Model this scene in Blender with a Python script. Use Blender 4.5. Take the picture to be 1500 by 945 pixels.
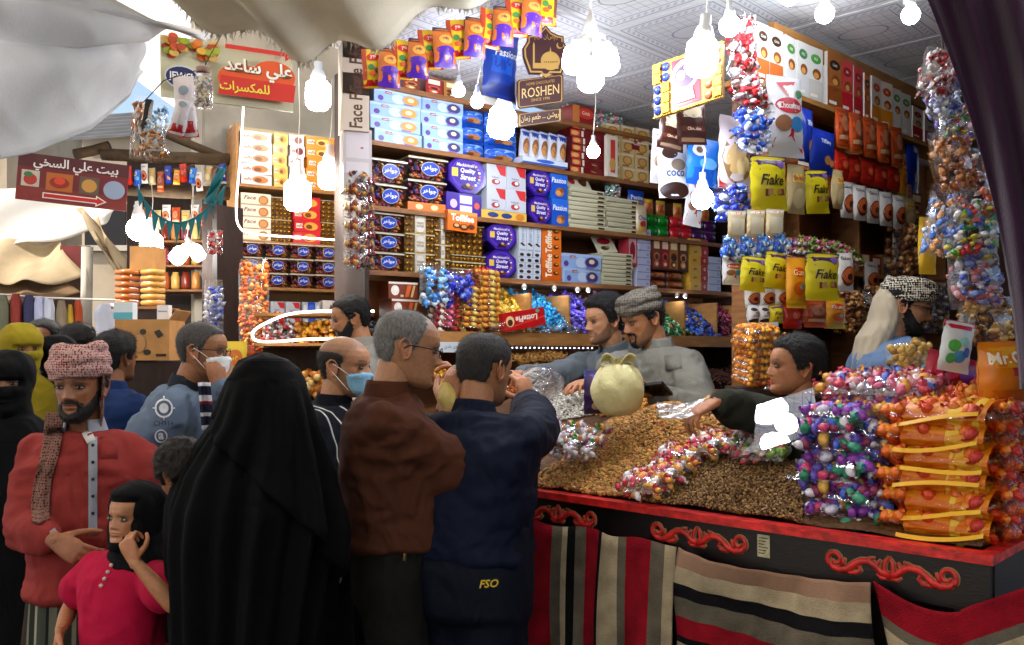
import bpy, bmesh, math, random
import numpy as np
from mathutils import Vector, Matrix, Euler
for _o in list(bpy.data.objects):
 bpy.data.objects.remove(_o)
SC = bpy.context.scene
COL = SC.collection
random.seed(7)
RNG = np.random.default_rng(7)
R = math.radians
# ------------------------------------------------------------------ camera
# reference picture 1500x945; focal length in those pixels, horizon row
FPX, CX, HZ, CAMZ = 1300.0, 750.0, 520.0, 1.6
cam_d = bpy.data.cameras.new('camera')
cam = bpy.data.objects.new('camera', cam_d)
COL.objects.link(cam)
cam.location = (0, 0, CAMZ)
cam.rotation_euler = (R(90), 0, 0)
cam_d.sensor_width = 36.0
cam_d.lens = 36.0 * FPX / 1500.0
cam_d.shift_y = (HZ - 472.5) / 1500.0
cam_d.clip_start = 0.05
cam_d.clip_end = 500
SC.camera = cam
# ------------------------------------------------------------------ sky, sun, exposure
SUN_EL, SUN_AZ = 48.0, 250.0
world = bpy.data.worlds.new('World')
SC.world = world
world.use_nodes = True
wn, wl = world.node_tree.nodes, world.node_tree.links
wn.clear()
_sky = wn.new('ShaderNodeTexSky'); _sky.sky_type = 'NISHITA'; _sky.sun_disc = False
_sky.sun_elevation = R(SUN_EL); _sky.sun_rotation = R(SUN_AZ)
_sky.dust_density = 3.0
_bg = wn.new('ShaderNodeBackground'); _bg.inputs[1].default_value = 0.15
_wo = wn.new('ShaderNodeOutputWorld')
wl.new(_sky.outputs[0], _bg.inputs[0]); wl.new(_bg.outputs[0], _wo.inputs[0])
sun_d = bpy.data.lights.new('sun', 'SUN')
sun_d.energy = 5.0; sun_d.angle = R(0.5); sun_d.color = (1.0, 0.95, 0.87)
sun = bpy.data.objects.new('sun', sun_d); COL.objects.link(sun)
_az = R(SUN_AZ)
_sd = Vector((math.sin(_az) * math.cos(R(SUN_EL)), math.cos(_az) * math.cos(R(SUN_EL)), math.sin(R(SUN_EL))))
sun.rotation_euler = _sd.to_track_quat('Z', 'Y').to_euler()
SC.view_settings.view_transform = 'Standard'
SC.view_settings.look = 'None'
SC.view_settings.exposure = 0.85
SC.view_settings.gamma = 1.0
BULB = 1.35            # overall strength of the lamps in the stall
SC.render.engine = 'CYCLES'
cy = SC.cycles
cy.use_denoising = True
try:
 cy.denoiser = 'OPENIMAGEDENOISE'
except Exception:
 pass
cy.max_bounces = 6; cy.diffuse_bounces = 3; cy.glossy_bounces = 3
cy.transmission_bounces = 4; cy.transparent_max_bounces = 14
cy.sample_clamp_indirect = 4.0
cy.sample_clamp_direct = 0.0
cy.caustics_reflective = False; cy.caustics_refractive = False
cy.use_adaptive_sampling = True
cy.adaptive_threshold = 0.015
# ------------------------------------------------------------------ helpers
def P(px, py, d):
 """point at depth d (metres in front of the lens) that sits at picture position px,py"""
 return Vector(((px - CX) / FPX * d, d, CAMZ - (py - HZ) / FPX * d))
_mats = {}
def _lin(c):
 if isinstance(c, str):
  c = c.lstrip('#'); c = tuple(int(c[i:i + 2], 16) / 255 for i in (0, 2, 4))
  return tuple(((x + 0.055) / 1.055) ** 2.4 if x > 0.04045 else x / 12.92 for x in c)
 return tuple(c)
def mat(name, rgb=(0.5, 0.5, 0.5), rough=0.55, spec=0.4, metal=0.0, noise=None, bump=None, coat=0.0, attr=None, sheen=0.0, emit=None, trans=0.0, stretch=None):
 """a plain procedural surface; noise=(scale, amount) mottles its colour, bump=(scale, strength) its relief"""
 if name in _mats:
  return _mats[name]
 m = bpy.data.materials.new(name); m.use_nodes = True
 _mats[name] = m
 nt = m.node_tree; n = nt.nodes; l = nt.links
 b = n['Principled BSDF']
 rgb = _lin(rgb)
 b.inputs['Base Color'].default_value = (*rgb, 1)
 b.inputs['Roughness'].default_value = rough
 b.inputs['Specular IOR Level'].default_value = spec
 b.inputs['Metallic'].default_value = metal
 if coat: b.inputs['Coat Weight'].default_value = coat; b.inputs['Coat Roughness'].default_value = 0.15
 if sheen: b.inputs['Sheen Weight'].default_value = sheen
 if trans: b.inputs['Transmission Weight'].default_value = trans
 src = None
 if attr:
  a = n.new('ShaderNodeAttribute'); a.attribute_name = attr; src = a.outputs['Color']
  l.new(src, b.inputs['Base Color'])
 tc = None
 if noise or bump:
  tc = n.new('ShaderNodeTexCoord')
  vec = tc.outputs['Object']
  if stretch:
   mp = n.new('ShaderNodeMapping'); mp.inputs['Scale'].default_value = stretch
   l.new(vec, mp.inputs[0]); vec = mp.outputs[0]
 if noise:
  t = n.new('ShaderNodeTexNoise'); t.inputs['Scale'].default_value = noise[0]; t.inputs['Detail'].default_value = 4
  l.new(vec, t.inputs['Vector'])
  mr = n.new('ShaderNodeMapRange'); mr.inputs[1].default_value = 0.3; mr.inputs[2].default_value = 0.7
  mr.inputs[3].default_value = 1 - noise[1]; mr.inputs[4].default_value = 1 + noise[1] * 0.5
  l.new(t.outputs[0], mr.inputs[0])
  mx = n.new('ShaderNodeMix'); mx.data_type = 'RGBA'; mx.blend_type = 'MULTIPLY'; mx.inputs[0].default_value = 1
  if src: l.new(src, mx.inputs[6])
  else: mx.inputs[6].default_value = (*rgb, 1)
  l.new(mr.outputs[0], mx.inputs[7]); l.new(mx.outputs[2], b.inputs['Base Color'])
 if bump:
  t2 = n.new('ShaderNodeTexNoise'); t2.inputs['Scale'].default_value = bump[0]; t2.inputs['Detail'].default_value = 5
  l.new(vec, t2.inputs['Vector'])
  bp = n.new('ShaderNodeBump'); bp.inputs['Strength'].default_value = bump[1]; bp.inputs['Distance'].default_value = 0.01
  l.new(t2.outputs[0], bp.inputs['Height']); l.new(bp.outputs[0], b.inputs['Normal'])
 if emit:
  b.inputs['Emission Color'].default_value = (*_lin(emit[0]), 1); b.inputs['Emission Strength'].default_value = emit[1]
 return m
def film(name, tint=(1, 1, 1), base=0.10, edge=0.55, rough=0.12, scale=70, strength=0.6):
 """crinkled clear plastic film"""
 if name in _mats: return _mats[name]
 m = bpy.data.materials.new(name); m.use_nodes = True; _mats[name] = m
 nt = m.node_tree; n = nt.nodes; l = nt.links; n.clear()
 out = n.new('ShaderNodeOutputMaterial'); mix = n.new('ShaderNodeMixShader')
 tr = n.new('ShaderNodeBsdfTransparent'); tr.inputs[0].default_value = (*tint, 1)
 gl = n.new('ShaderNodeBsdfGlossy'); gl.inputs['Roughness'].default_value = rough; gl.inputs[0].default_value = (0.9, 0.9, 0.9, 1)
 lw = n.new('ShaderNodeLayerWeight'); lw.inputs[0].default_value = 0.35
 mr = n.new('ShaderNodeMapRange'); mr.inputs[3].default_value = base; mr.inputs[4].default_value = edge
 tc = n.new('ShaderNodeTexCoord'); nz = n.new('ShaderNodeTexNoise'); nz.inputs['Scale'].default_value = scale; nz.inputs['Detail'].default_value = 3
 nz.inputs['Distortion'].default_value = 1.2
 bp = n.new('ShaderNodeBump'); bp.inputs['Strength'].default_value = strength; bp.inputs['Distance'].default_value = 0.01
 l.new(tc.outputs['Object'], nz.inputs['Vector']); l.new(nz.outputs[0], bp.inputs['Height'])
 l.new(bp.outputs[0], gl.inputs['Normal']); l.new(bp.outputs[0], lw.inputs['Normal'])
 l.new(lw.outputs['Facing'], mr.inputs[0]); l.new(mr.outputs[0], mix.inputs[0])
 l.new(tr.outputs[0], mix.inputs[1]); l.new(gl.outputs[0], mix.inputs[2]); l.new(mix.outputs[0], out.inputs[0])
 return m
def canvas(name, rgb, tr=.5, noise=(3, .2), bump=(110, .15)):
 """thin cloth that lets daylight through"""
 m = mat(name, rgb, .9, .1, noise=noise, bump=bump); nt = m.node_tree; n = nt.nodes; l = nt.links; b = n['Principled BSDF']
 t = n.new('ShaderNodeBsdfTranslucent'); x = n.new('ShaderNodeMixShader'); x.inputs[0].default_value = tr; o = n['Material Output']
 l.new(b.inputs['Base Color'].links[0].from_socket, t.inputs[0]); l.new(b.outputs[0], x.inputs[1]); l.new(t.outputs[0], x.inputs[2]); l.new(x.outputs[0], o.inputs[0])
 return m
def emitter(name, rgb, strength):
 if name in _mats: return _mats[name]
 m = bpy.data.materials.new(name); m.use_nodes = True; _mats[name] = m
 n = m.node_tree.nodes; l = m.node_tree.links; n.clear()
 e = n.new('ShaderNodeEmission'); e.inputs[0].default_value = (*rgb, 1); e.inputs[1].default_value = strength
 o = n.new('ShaderNodeOutputMaterial'); l.new(e.outputs[0], o.inputs[0])
 return m
# ---- numpy value noise
_perm = np.random.default_rng(3).random((64, 64, 64))
def vnoise(p, seed=0):
 p = np.asarray(p, float) + seed * 7.31 + 100.0
 i = np.floor(p).astype(int); f = p - i; f = f * f * (3 - 2 * f)
 r = 0
 for dx in (0, 1):
  for dy in (0, 1):
   for dz in (0, 1):
    w = (f[:, 0] if dx else 1 - f[:, 0]) * (f[:, 1] if dy else 1 - f[:, 1]) * (f[:, 2] if dz else 1 - f[:, 2])
    r = r + w * _perm[(i[:, 0] + dx) % 64, (i[:, 1] + dy) % 64, (i[:, 2] + dz) % 64]
 return r * 2 - 1
# ---- mesh builder
class MB:
 """collects faces with a material each and links them as ONE mesh object"""
 def __init__(s):
  s.v = []; s.f = []; s.m = []; s.mats = []; s.sm = []
 def mi(s, m):
  if m not in s.mats: s.mats.append(m)
  return s.mats.index(m)
 def add(s, verts, faces, m, smooth=False, M=None):
  b = len(s.v); k = s.mi(m)
  if M is not None: verts = [M @ Vector(v) for v in verts]
  s.v.extend(tuple(v) for v in verts)
  for f in faces:
   s.f.append(tuple(i + b for i in f)); s.m.append(k); s.sm.append(smooth)
  return s
 def box(s, x0, x1, y0, y1, z0, z1, m, M=None):
  v = [(x0, y0, z0), (x1, y0, z0), (x1, y1, z0), (x0, y1, z0), (x0, y0, z1), (x1, y0, z1), (x1, y1, z1), (x0, y1, z1)]
  f = [(0, 3, 2, 1), (4, 5, 6, 7), (0, 1, 5, 4), (1, 2, 6, 5), (2, 3, 7, 6), (3, 0, 4, 7)]
  return s.add(v, f, m, False, M)
 def poly(s, pts, m, M=None):
  return s.add(pts, [tuple(range(len(pts)))], m, False, M)
 def prism(s, pts, z0, z1, m, M=None, smooth=False):
  """outline pts (x,y) counter-clockwise extruded in z"""
  n = len(pts)
  v = [(x, y, z0) for x, y in pts] + [(x, y, z1) for x, y in pts]
  f = [tuple(range(n - 1, -1, -1)), tuple(range(n, 2 * n))]
  s.add(v, f, m, False, M)
  return s.add(v, [(i, (i + 1) % n, n + (i + 1) % n, n + i) for i in range(n)], m, smooth, M)
 def tube(s, pts, r, m, n=8, smooth=True, M=None, caps=True):
  """pts: path; r: radius or list of radii"""
  pts = [Vector(p) for p in pts]
  rr = [r] * len(pts) if not isinstance(r, (list, tuple)) else list(r)
  v = []; prev = None
  for i, p in enumerate(pts):
   t = (pts[min(i + 1, len(pts) - 1)] - pts[max(i - 1, 0)])
   if t.length < 1e-9: t = Vector((0, 0, 1))
   t.normalize()
   a = prev if prev is not None else (Vector((0, 0, 1)) if abs(t.z) < 0.9 else Vector((1, 0, 0)))
   a = a - t * a.dot(t)
   if a.length < 1e-6: a = t.orthogonal()
   a.normalize(); prev = a; b = t.cross(a)
   for k in range(n):
    an = 2 * math.pi * k / n
    v.append(p + a * (math.cos(an) * rr[i]) + b * (math.sin(an) * rr[i]))
  f = []
  for i in range(len(pts) - 1):
   for k in range(n):
    f.append((i * n + k, i * n + (k + 1) % n, (i + 1) * n + (k + 1) % n, (i + 1) * n + k))
  if caps:
   f.append(tuple(range(n - 1, -1, -1))); f.append(tuple((len(pts) - 1) * n + k for k in range(n)))
  return s.add(v, f, m, smooth, M)
 def lathe(s, prof, m, n=16, M=None, smooth=True, caps=True):
  """prof: (radius, z) from bottom to top"""
  v = []; f = []
  for r, z in prof:
   for k in range(n):
    a = 2 * math.pi * k / n; v.append((r * math.cos(a), r * math.sin(a), z))
  for i in range(len(prof) - 1):
   for k in range(n):
    f.append((i * n + k, i * n + (k + 1) % n, (i + 1) * n + (k + 1) % n, (i + 1) * n + k))
  if caps:
   f.append(tuple(range(n - 1, -1, -1))); f.append(tuple((len(prof) - 1) * n + k for k in range(n)))
  return s.add(v, f, m, smooth, M)
 def grid(s, fn, nu, nv, m, smooth=True, M=None, closed_u=False):
  """fn(u,v) with u,v in 0..1"""
  nuu = nu if closed_u else nu + 1
  v = [fn(i / nu, j / nv) for j in range(nv + 1) for i in range(nuu)]
  f = []
  for j in range(nv):
   for i in range(nu):
    i2 = (i + 1) % nuu
    f.append((j * nuu + i, j * nuu + i2, (j + 1) * nuu + i2, (j + 1) * nuu + i))
  return s.add(v, f, m, smooth, M)
 def mesh(s, name):
  me = bpy.data.meshes.new(name)
  me.from_pydata(s.v, [], s.f);
  for m in s.mats: me.materials.append(m)
  if s.f:
   me.polygons.foreach_set('material_index', s.m)
   me.polygons.foreach_set('use_smooth', s.sm)
  me.update()
  return me
 def build(s, name, parent=None, local=False):
  return link(name, s.mesh(name), parent, local)
def wmat(o):
 return wmat(o.parent) @ o.matrix_basis if o.parent else o.matrix_basis.copy()
def setw(o, M):
 o.matrix_basis = wmat(o.parent).inverted() @ M if o.parent else M
 return o
def link(name, me, parent=None, local=False):
 """parts are modelled in world coordinates unless local"""
 o = bpy.data.objects.new(name, me); COL.objects.link(o)
 if parent is not None:
  o.parent = parent
  if not local: o.matrix_basis = wmat(parent).inverted()
 return o
def empty(name, loc=(0, 0, 0), rz=0.0):
 o = bpy.data.objects.new(name, None); COL.objects.link(o)
 o.location = loc; o.rotation_euler = (0, 0, rz); o.empty_display_size = 0.1
 return o
def tag(o, label, cat, group=None, kind=None):
 o['label'] = label; o['category'] = cat
 if group: o['group'] = group
 if kind: o['kind'] = kind
 return o
def struct(o):
 o['kind'] = 'structure'; return o
def solidify(o, t):
 md = o.modifiers.new('thickness', 'SOLIDIFY'); md.thickness = t; md.offset = 0
 return o
def np_mesh(name, V, F, mats, smooth=True, col=None, midx=None):
 """V (n,3), F (m,k) arrays -> mesh; col = per-vertex colour"""
 me = bpy.data.meshes.new(name)
 V = np.asarray(V, np.float32); F = np.asarray(F, np.int32); k = F.shape[1]
 me.vertices.add(len(V)); me.vertices.foreach_set('co', V.ravel())
 me.loops.add(F.size); me.loops.foreach_set('vertex_index', F.ravel())
 me.polygons.add(len(F)); me.polygons.foreach_set('loop_start', np.arange(0, F.size, k, dtype=np.int32))
 for m in mats: me.materials.append(m)
 if midx is not None: me.polygons.foreach_set('material_index', np.asarray(midx, np.int32))
 me.polygons.foreach_set('use_smooth', np.full(len(F), smooth, bool))
 me.update(calc_edges=True); me.validate()
 if col is not None:
  a = me.color_attributes.new('Col', 'FLOAT_COLOR', 'POINT')
  c = np.ones((len(V), 4), np.float32); c[:, :3] = col
  a.data.foreach_set('color', c.ravel())
 return me
def frame(o, x, z=Vector((0, 0, 1))):
 """matrix with origin o, local x along x (horizontal), local z up, local y = into depth"""
 x = Vector(x).normalized(); z = Vector(z).normalized(); y = z.cross(x).normalized()
 return Matrix(((x.x, y.x, z.x, o[0]), (x.y, y.y, z.y, o[1]), (x.z, y.z, z.z, o[2]), (0, 0, 0, 1)))
# ---- lettering (flat print); Arabic is shaped by hand into its joined forms
_AF = {'ا': 'FE8D FE8E', 'أ': 'FE83 FE84', 'ب': 'FE8F FE90 FE91 FE92', 'ت': 'FE95 FE96 FE97 FE98', 'ة': 'FE93 FE94', 'ج': 'FE9D FE9E FE9F FEA0', 'ح': 'FEA1 FEA2 FEA3 FEA4', 'خ': 'FEA5 FEA6 FEA7 FEA8',
       'د': 'FEA9 FEAA', 'ر': 'FEAD FEAE', 'ز': 'FEAF FEB0', 'س': 'FEB1 FEB2 FEB3 FEB4', 'ش': 'FEB5 FEB6 FEB7 FEB8', 'ط': 'FEC1 FEC2 FEC3 FEC4', 'ع': 'FEC9 FECA FECB FECC', 'ف': 'FED1 FED2 FED3 FED4', 'ك': 'FED9 FEDA FEDB FEDC',
       'ل': 'FEDD FEDE FEDF FEE0', 'م': 'FEE1 FEE2 FEE3 FEE4', 'ن': 'FEE5 FEE6 FEE7 FEE8', 'ه': 'FEE9 FEEA FEEB FEEC', 'و': 'FEED FEEE', 'ي': 'FEF1 FEF2 FEF3 FEF4', 'ى': 'FEEF FEF0'}
def arabic(s):
 out = []
 for w in s.split(' '):
  r = ''
  for i, c in enumerate(w):
   fm = _AF.get(c)
   if not fm: r += c; continue
   fm = fm.split()
   prev = i > 0 and w[i - 1] in _AF and len(_AF[w[i - 1]].split()) == 4
   nxt = i < len(w) - 1 and w[i + 1] in _AF and len(fm) == 4
   k = (3 if nxt else 1) if prev else (2 if nxt else 0)
   r += chr(int(fm[k], 16))
  out.append(r[::-1])
 return ' '.join(out[::-1])
_txt = {}
def text2d(s, shear=0.0, bold=0.0, res=2):
 """flat outline of a string: vertices scaled to unit height and centred, faces, width/height"""
 key = (s, shear, bold)
 if key in _txt: return _txt[key]
 cu = bpy.data.curves.new('lettering', 'FONT'); cu.body = s; cu.resolution_u = res; cu.shear = shear; cu.offset = bold
 o = bpy.data.objects.new('lettering', cu)
 me = o.to_mesh()
 v = [(p.co.x, p.co.y) for p in me.vertices]; f = [tuple(p.vertices) for p in me.polygons]
 o.to_mesh_clear(); bpy.data.objects.remove(o); bpy.data.curves.remove(cu)
 if not v: v = [(0, 0), (1, 0), (0, 1)]; f = [(0, 1, 2)]
 xs = [a for a, b in v]; ys = [b for a, b in v]
 x0, x1, y0, y1 = min(xs), max(xs), min(ys), max(ys); h = max(y1 - y0, 1e-6); w = max(x1 - x0, 1e-6)
 v = [((a - (x0 + x1) / 2) / h, (b - (y0 + y1) / 2) / h) for a, b in v]
 _txt[key] = (v, f, w / h)
 return _txt[key]
# ================================================================== SETTING
WOOD = mat('wood', '#8a5a30', 0.6, noise=(9, 0.35), bump=(40, 0.15), stretch=(1, 1, 6))
WOOD_L = mat('wood_light', '#a8763f', 0.55, noise=(7, 0.3), bump=(40, 0.12), stretch=(1, 1, 5))
WOOD_D = mat('wood_dark', '#2e1a12', 0.6, noise=(8, 0.4), bump=(35, 0.2), stretch=(4, 4, 1))
PLY = mat('plywood', '#7a4a28', 0.65, noise=(5, 0.3))
BLACKWOOD = mat('black_lacquer', '#130808', 0.36, 0.45, noise=(12, 0.5), bump=(45, 0.07), stretch=(1, 1, 4))
REDPAINT = mat('red_paint', '#cc2420', 0.42, 0.45, noise=(26, 0.6), bump=(60, 0.3))
STEEL = mat('steel', '#8c8c90', 0.35, metal=0.9)
WHITE = mat('white_plastic', '#e8e8e6', 0.4)
PAPER = mat('paper', '#e6e2d8', 0.8)
CARD = mat('cardboard', '#b5834c', 0.8, noise=(12, 0.2))
BLACK = mat('black_print', '#0c0b0c', 0.6)
TARP = canvas('white_canvas', '#f0f0f2', .42)
TARP_T = canvas('tan_canvas', '#b8a484', .35, (2.5, .3))
CURT = mat('purple_cloth', '#2e1230', 0.8, 0.2, noise=(4, 0.3), bump=(150, 0.15), sheen=0.2)
GLASS = film('glass_pane', (0.95, 0.98, 0.97), base=0.06, edge=0.8, rough=0.01, scale=2, strength=0.02)
PLASTER = mat('plaster', '#a39a8c', 0.9, noise=(3, 0.35), bump=(12, 0.4))
STONE = mat('far_stone', '#b8a68c', 0.9, noise=(1.2, 0.3), bump=(6, 0.4))
# ---- ground
g = MB()
PAVE = mat('paving', '#57514a', 0.8, noise=(2.2, 0.45), bump=(18, 0.5))
g.add([(-60, -40, 0), (60, -40, 0), (60, 80, 0), (-60, 80, 0)], [(0, 1, 2, 3)], PAVE)
struct(g.build('ground'))
class Wall:
 """a vertical shelf front seen in the picture: start point, direction to the right"""
 def __init__(s, o, d):
  s.o = Vector((o[0], o[1], 0)); s.d = Vector((d[0], d[1], 0)).normalized(); s.n = Vector((s.d.y, -s.d.x, 0))
 def s(s, px, off=0.0):
  k = (px - CX) / FPX; o = s.o + s.n * off
  return (k * o.y - o.x) / (s.d.x - k * s.d.y)
 def pt(s, sv, z, off=0.0):
  return s.o + s.d * sv + s.n * off + Vector((0, 0, z))
 def z(s, px, py, off=0.0):
  y = (s.o + s.n * off + s.d * s.s(px, off)).y
  return CAMZ - (py - HZ) / FPX * y
 def M(s, sv, z, off=0.0, tilt=0.0):
  return frame(s.pt(sv, z, off), s.d)
WA = Wall((-0.78, 4.80), (2.33, 1.70))        # long back shelving
WR = Wall((1.29, 4.20), (1.10, 1.00))         # right shelving, nearer
WL = Wall((-1.94, 6.30), (0.76, 0.42))        # lit shelving of the left bay
CEIL = 3.22
def board(parent, wall, s0, s1, z, depth=0.30, th=0.022, off=0.0, m=None, name='shelf_board'):
 b = MB(); b.box(s0, s1, -off, depth, -th, 0, m or WOOD)
 o = b.build(name, parent); setw(o, wall.M(0, z))
 return o
def upright(parent, wall, s0, s1, z0, z1, d0=0.0, d1=0.3, m=None, name='upright'):
 b = MB(); b.box(s0, s1, d0, d1, z0, z1, m or WOOD)
 o = b.build(name, parent); setw(o, wall.M(0, 0))
 return o
# levels of the long back shelving
ZA = [1.72, 2.06, 2.41, 2.763, 3.08]
LA = 3.05
shA = empty('shelf_unit', WA.pt(1.4, 0)); tag(shA, 'long wooden back shelving packed with boxed sweets behind the sellers', 'shelves')
for i, z in enumerate(ZA):
 board(shA, WA, 0.0, LA, z, 0.34, 0.026, 0.02 if i else 0.06)
upright(shA, WA, -0.028, -0.002, 0.0, CEIL - 0.02, -0.02, 0.36, WOOD_D)
upright(shA, WA, LA, LA + 0.03, 0.0, CEIL - 0.02, -0.02, 0.36, WOOD_D)
upright(shA, WA, 0.0, LA, 0.35, CEIL - 0.03, 0.345, 0.365, PLY, 'back_panel')
for sv in (0.95, 1.9):
 upright(shA, WA, sv, sv + 0.02, 2.09, 2.38, 0.12, 0.34, WOOD)
board(shA, WA, 0.0, LA, 1.30, 0.34, 0.03, 0.30)
b = MB(); b.box(0, LA, -0.30, -0.285, 0.35, 1.27, WOOD_D); o = b.build('base_panel', shA); setw(o, WA.M(0, 0))
# levels of the right shelving
ZR = [1.30, 1.78, 2.04, 2.42, 2.86]
S0R, S1R = -0.06, 2.6
shR = empty('shelf_unit', WR.pt(0.8, 0)); tag(shR, 'right hand wooden shelving with tall cartons on top and hanging pouches', 'shelves')
for i, z in enumerate(ZR):
 board(shR, WR, S0R if i < 4 else -.30, S1R, z, 0.22 if i < 4 else .16, 0.024, 0.0, WOOD_L)
upright(shR, WR, S0R - 0.025, S0R, 0, 2.83, 0, 0.235, WOOD)
upright(shR, WR, S1R, S1R + 0.03, 0, CEIL - 0.02, -0.01, 0.34, WOOD_D)
for sv in (0.22, 0.86, 1.5, 2.1):
 upright(shR, WR, sv, sv + 0.02, 0.4, 2.83, 0.06, 0.22, WOOD)
upright(shR, WR, S0R, S1R, 0.35, 3.15, 0.225, 0.24, PLY, 'back_panel')
upright(shR, WR, S0R, S1R, 3.07, 3.17, 0.02, 0.05, WOOD_L, 'fascia_board')
for sv in (0.5, 0.98):                                   # scalloped brackets under the fascia
 b = MB()
 pts = [(0, 0.02), (0.24, 0.02)] + [(0.24 - 0.24 * math.sin(a), 0.0 - 0.10 * (1 - math.cos(a)) - 0.0) for a in np.linspace(0.0, 1.5, 8)]
 b.prism([(x, y) for x, y in pts[::-1]], 0, 0.018, WOOD_L)
 o = b.build('bracket', shR)
 setw(o, WR.M(sv, 3.07, 0) @ Matrix.Translation((0, 0.05, 0)) @ Matrix.Rotation(R(90), 4, 'Z') @ Matrix.Rotation(R(90), 4, 'X'))
b = MB(); b.box(S0R, S1R, 0.0, 0.02, 0.35, 1.27, WOOD_D); o = b.build('base_panel', shR); setw(o, WR.M(0, 0))
# left bay
ZL = [1.30, 1.62, 1.90, 2.09, 2.42, 2.86, 3.2]
LL = 1.06
shL = empty('shelf_unit', WL.pt(0.5, 0)); tag(shL, 'narrow lit shelving of boxed biscuits beside the dark doorway', 'shelves')
for z in (1.62, 2.09, 2.42, 2.82):
 board(shL, WL, 0.0, LL, z, 0.3, 0.02, 0.0, WOOD_L)
upright(shL, WL, -0.02, 0, 0, 3.25, 0, 0.32, WOOD_L, 'upright')
upright(shL, WL, 0, LL, 0.2, 3.3, 0.305, 0.325, mat('cream_panel', '#d8c49a', 0.7, noise=(6, 0.15)), 'back_panel')
upright(shL, WL, LL, LL + 0.03, 0, 3.3, 0, 0.32, WOOD)
# ---- ceiling of the stall: printed panels on battens
cl_m = bpy.data.materials.new('printed_ceiling_panel'); cl_m.use_nodes = True
def _ceil_mat(m):
 nt = m.node_tree; n = nt.nodes; l = nt.links; b = n['Principled BSDF']
 b.inputs['Roughness'].default_value = 0.35
 tc = n.new('ShaderNodeTexCoord'); sx = n.new('ShaderNodeSeparateXYZ'); l.new(tc.outputs['Object'], sx.inputs[0])
 def mth(op, a, b_=None, c=None):
  q = n.new('ShaderNodeMath'); q.operation = op
  for i, v in enumerate((a, b_, c)):
   if v is None: continue
   if isinstance(v, (int, float)): q.inputs[i].default_value = v
   else: l.new(v, q.inputs[i])
  return q.outputs[0]
 X, Y = sx.outputs[0], sx.outputs[1]                 # metres from the panel's middle
 ax, ay = mth('ABSOLUTE', X), mth('ABSOLUTE', Y)
 mxy = mth('MAXIMUM', ax, ay)
 def band(v, c, w): return mth('LESS_THAN', mth('ABSOLUTE', mth('SUBTRACT', v, c)), w)
 lines = mth('MAXIMUM', band(mxy, 0.265, 0.004), band(mxy, 0.215, 0.003))
 dots = mth('MULTIPLY', band(mxy, 0.24, 0.012), mth('GREATER_THAN', mth('SINE', mth('MULTIPLY', mth('ADD', X, Y), 150)), 0.2))
 gr = mth('MAXIMUM', mth('LESS_THAN', mth('ABSOLUTE', mth('SUBTRACT', mth('MODULO', mth('ADD', X, 3.0), 0.052), 0.026)), 0.0016),
             mth('LESS_THAN', mth('ABSOLUTE', mth('SUBTRACT', mth('MODULO', mth('ADD', Y, 3.0), 0.052), 0.026)), 0.0016))
 inner = mth('LESS_THAN', mxy, 0.2)
 el = mth('SQRT', mth('ADD', mth('POWER', mth('DIVIDE', X, 0.12), 2), mth('POWER', mth('DIVIDE', Y, 0.075), 2)))
 gr = mth('MULTIPLY', mth('MULTIPLY', gr, inner), mth('GREATER_THAN', el, 1.0))
 ring = band(el, 1.02, 0.05)
 ink = mth('MINIMUM', mth('ADD', mth('ADD', lines, mth('MULTIPLY', dots, 0.6)), mth('ADD', gr, ring)), 1.0)
 mx = n.new('ShaderNodeMix'); mx.data_type = 'RGBA'; l.new(ink, mx.inputs[0])
 nz = n.new('ShaderNodeTexNoise'); nz.inputs['Scale'].default_value = 3; l.new(tc.outputs['Object'], nz.inputs['Vector'])
 cr = n.new('ShaderNodeValToRGB'); cr.color_ramp.elements[0].color = (0.62, 0.63, 0.66, 1); cr.color_ramp.elements[1].color = (0.80, 0.80, 0.82, 1)
 l.new(nz.outputs[0], cr.inputs[0]); l.new(cr.outputs[0], mx.inputs[6]); mx.inputs[7].default_value = (0.30, 0.32, 0.42, 1)
 l.new(mx.outputs[2], b.inputs['Base Color'])
_ceil_mat(cl_m); _mats['printed_ceiling_panel'] = cl_m
ceil = MB()
UX, UY = Vector((-0.719, 0.695, 0)), Vector((0.695, 0.719, 0))      # along the counter / into the stall
C0 = Vector((1.185, 2.2, 0))
def CP(s, t, z=0.0):
 return C0 + UX * s + UY * t + Vector((0, 0, z))
q = [CP(-1.6, -0.1), CP(3.3, -0.1), CP(3.3, 4.3), CP(-1.6, 4.3)]
ceil.add([(p.x, p.y, CEIL + 0.05) for p in q] + [(p.x, p.y, CEIL + 0.10) for p in q], [(0, 1, 2, 3), (7, 6, 5, 4), (0, 4, 5, 1), (1, 5, 6, 2), (2, 6, 7, 3), (3, 7, 4, 0)], mat('ceiling_back', '#9a9aa0', 0.7))
ceiling = struct(ceil.build('ceiling'))
pm = MB(); pm.box(-0.298, 0.298, -0.298, 0.298, 0, 0.03, cl_m); pme = pm.mesh('ceiling_tile')
for i in range(8):
 for j in range(7):
  o = link('ceiling_tile', pme, ceiling)
  drop = 0.05 if (i * 3 + j * 5) % 7 == 3 else 0.0
  setw(o, Matrix.Translation(CP(-1.25 + i * 0.605, 0.25 + j * 0.605, CEIL + 0.008 - drop * 0.4 + 0.004 * ((i * 7 + j * 3) % 3))) @ Matrix.Rotation(math.atan2(UX.y, UX.x), 4, 'Z'))
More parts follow.
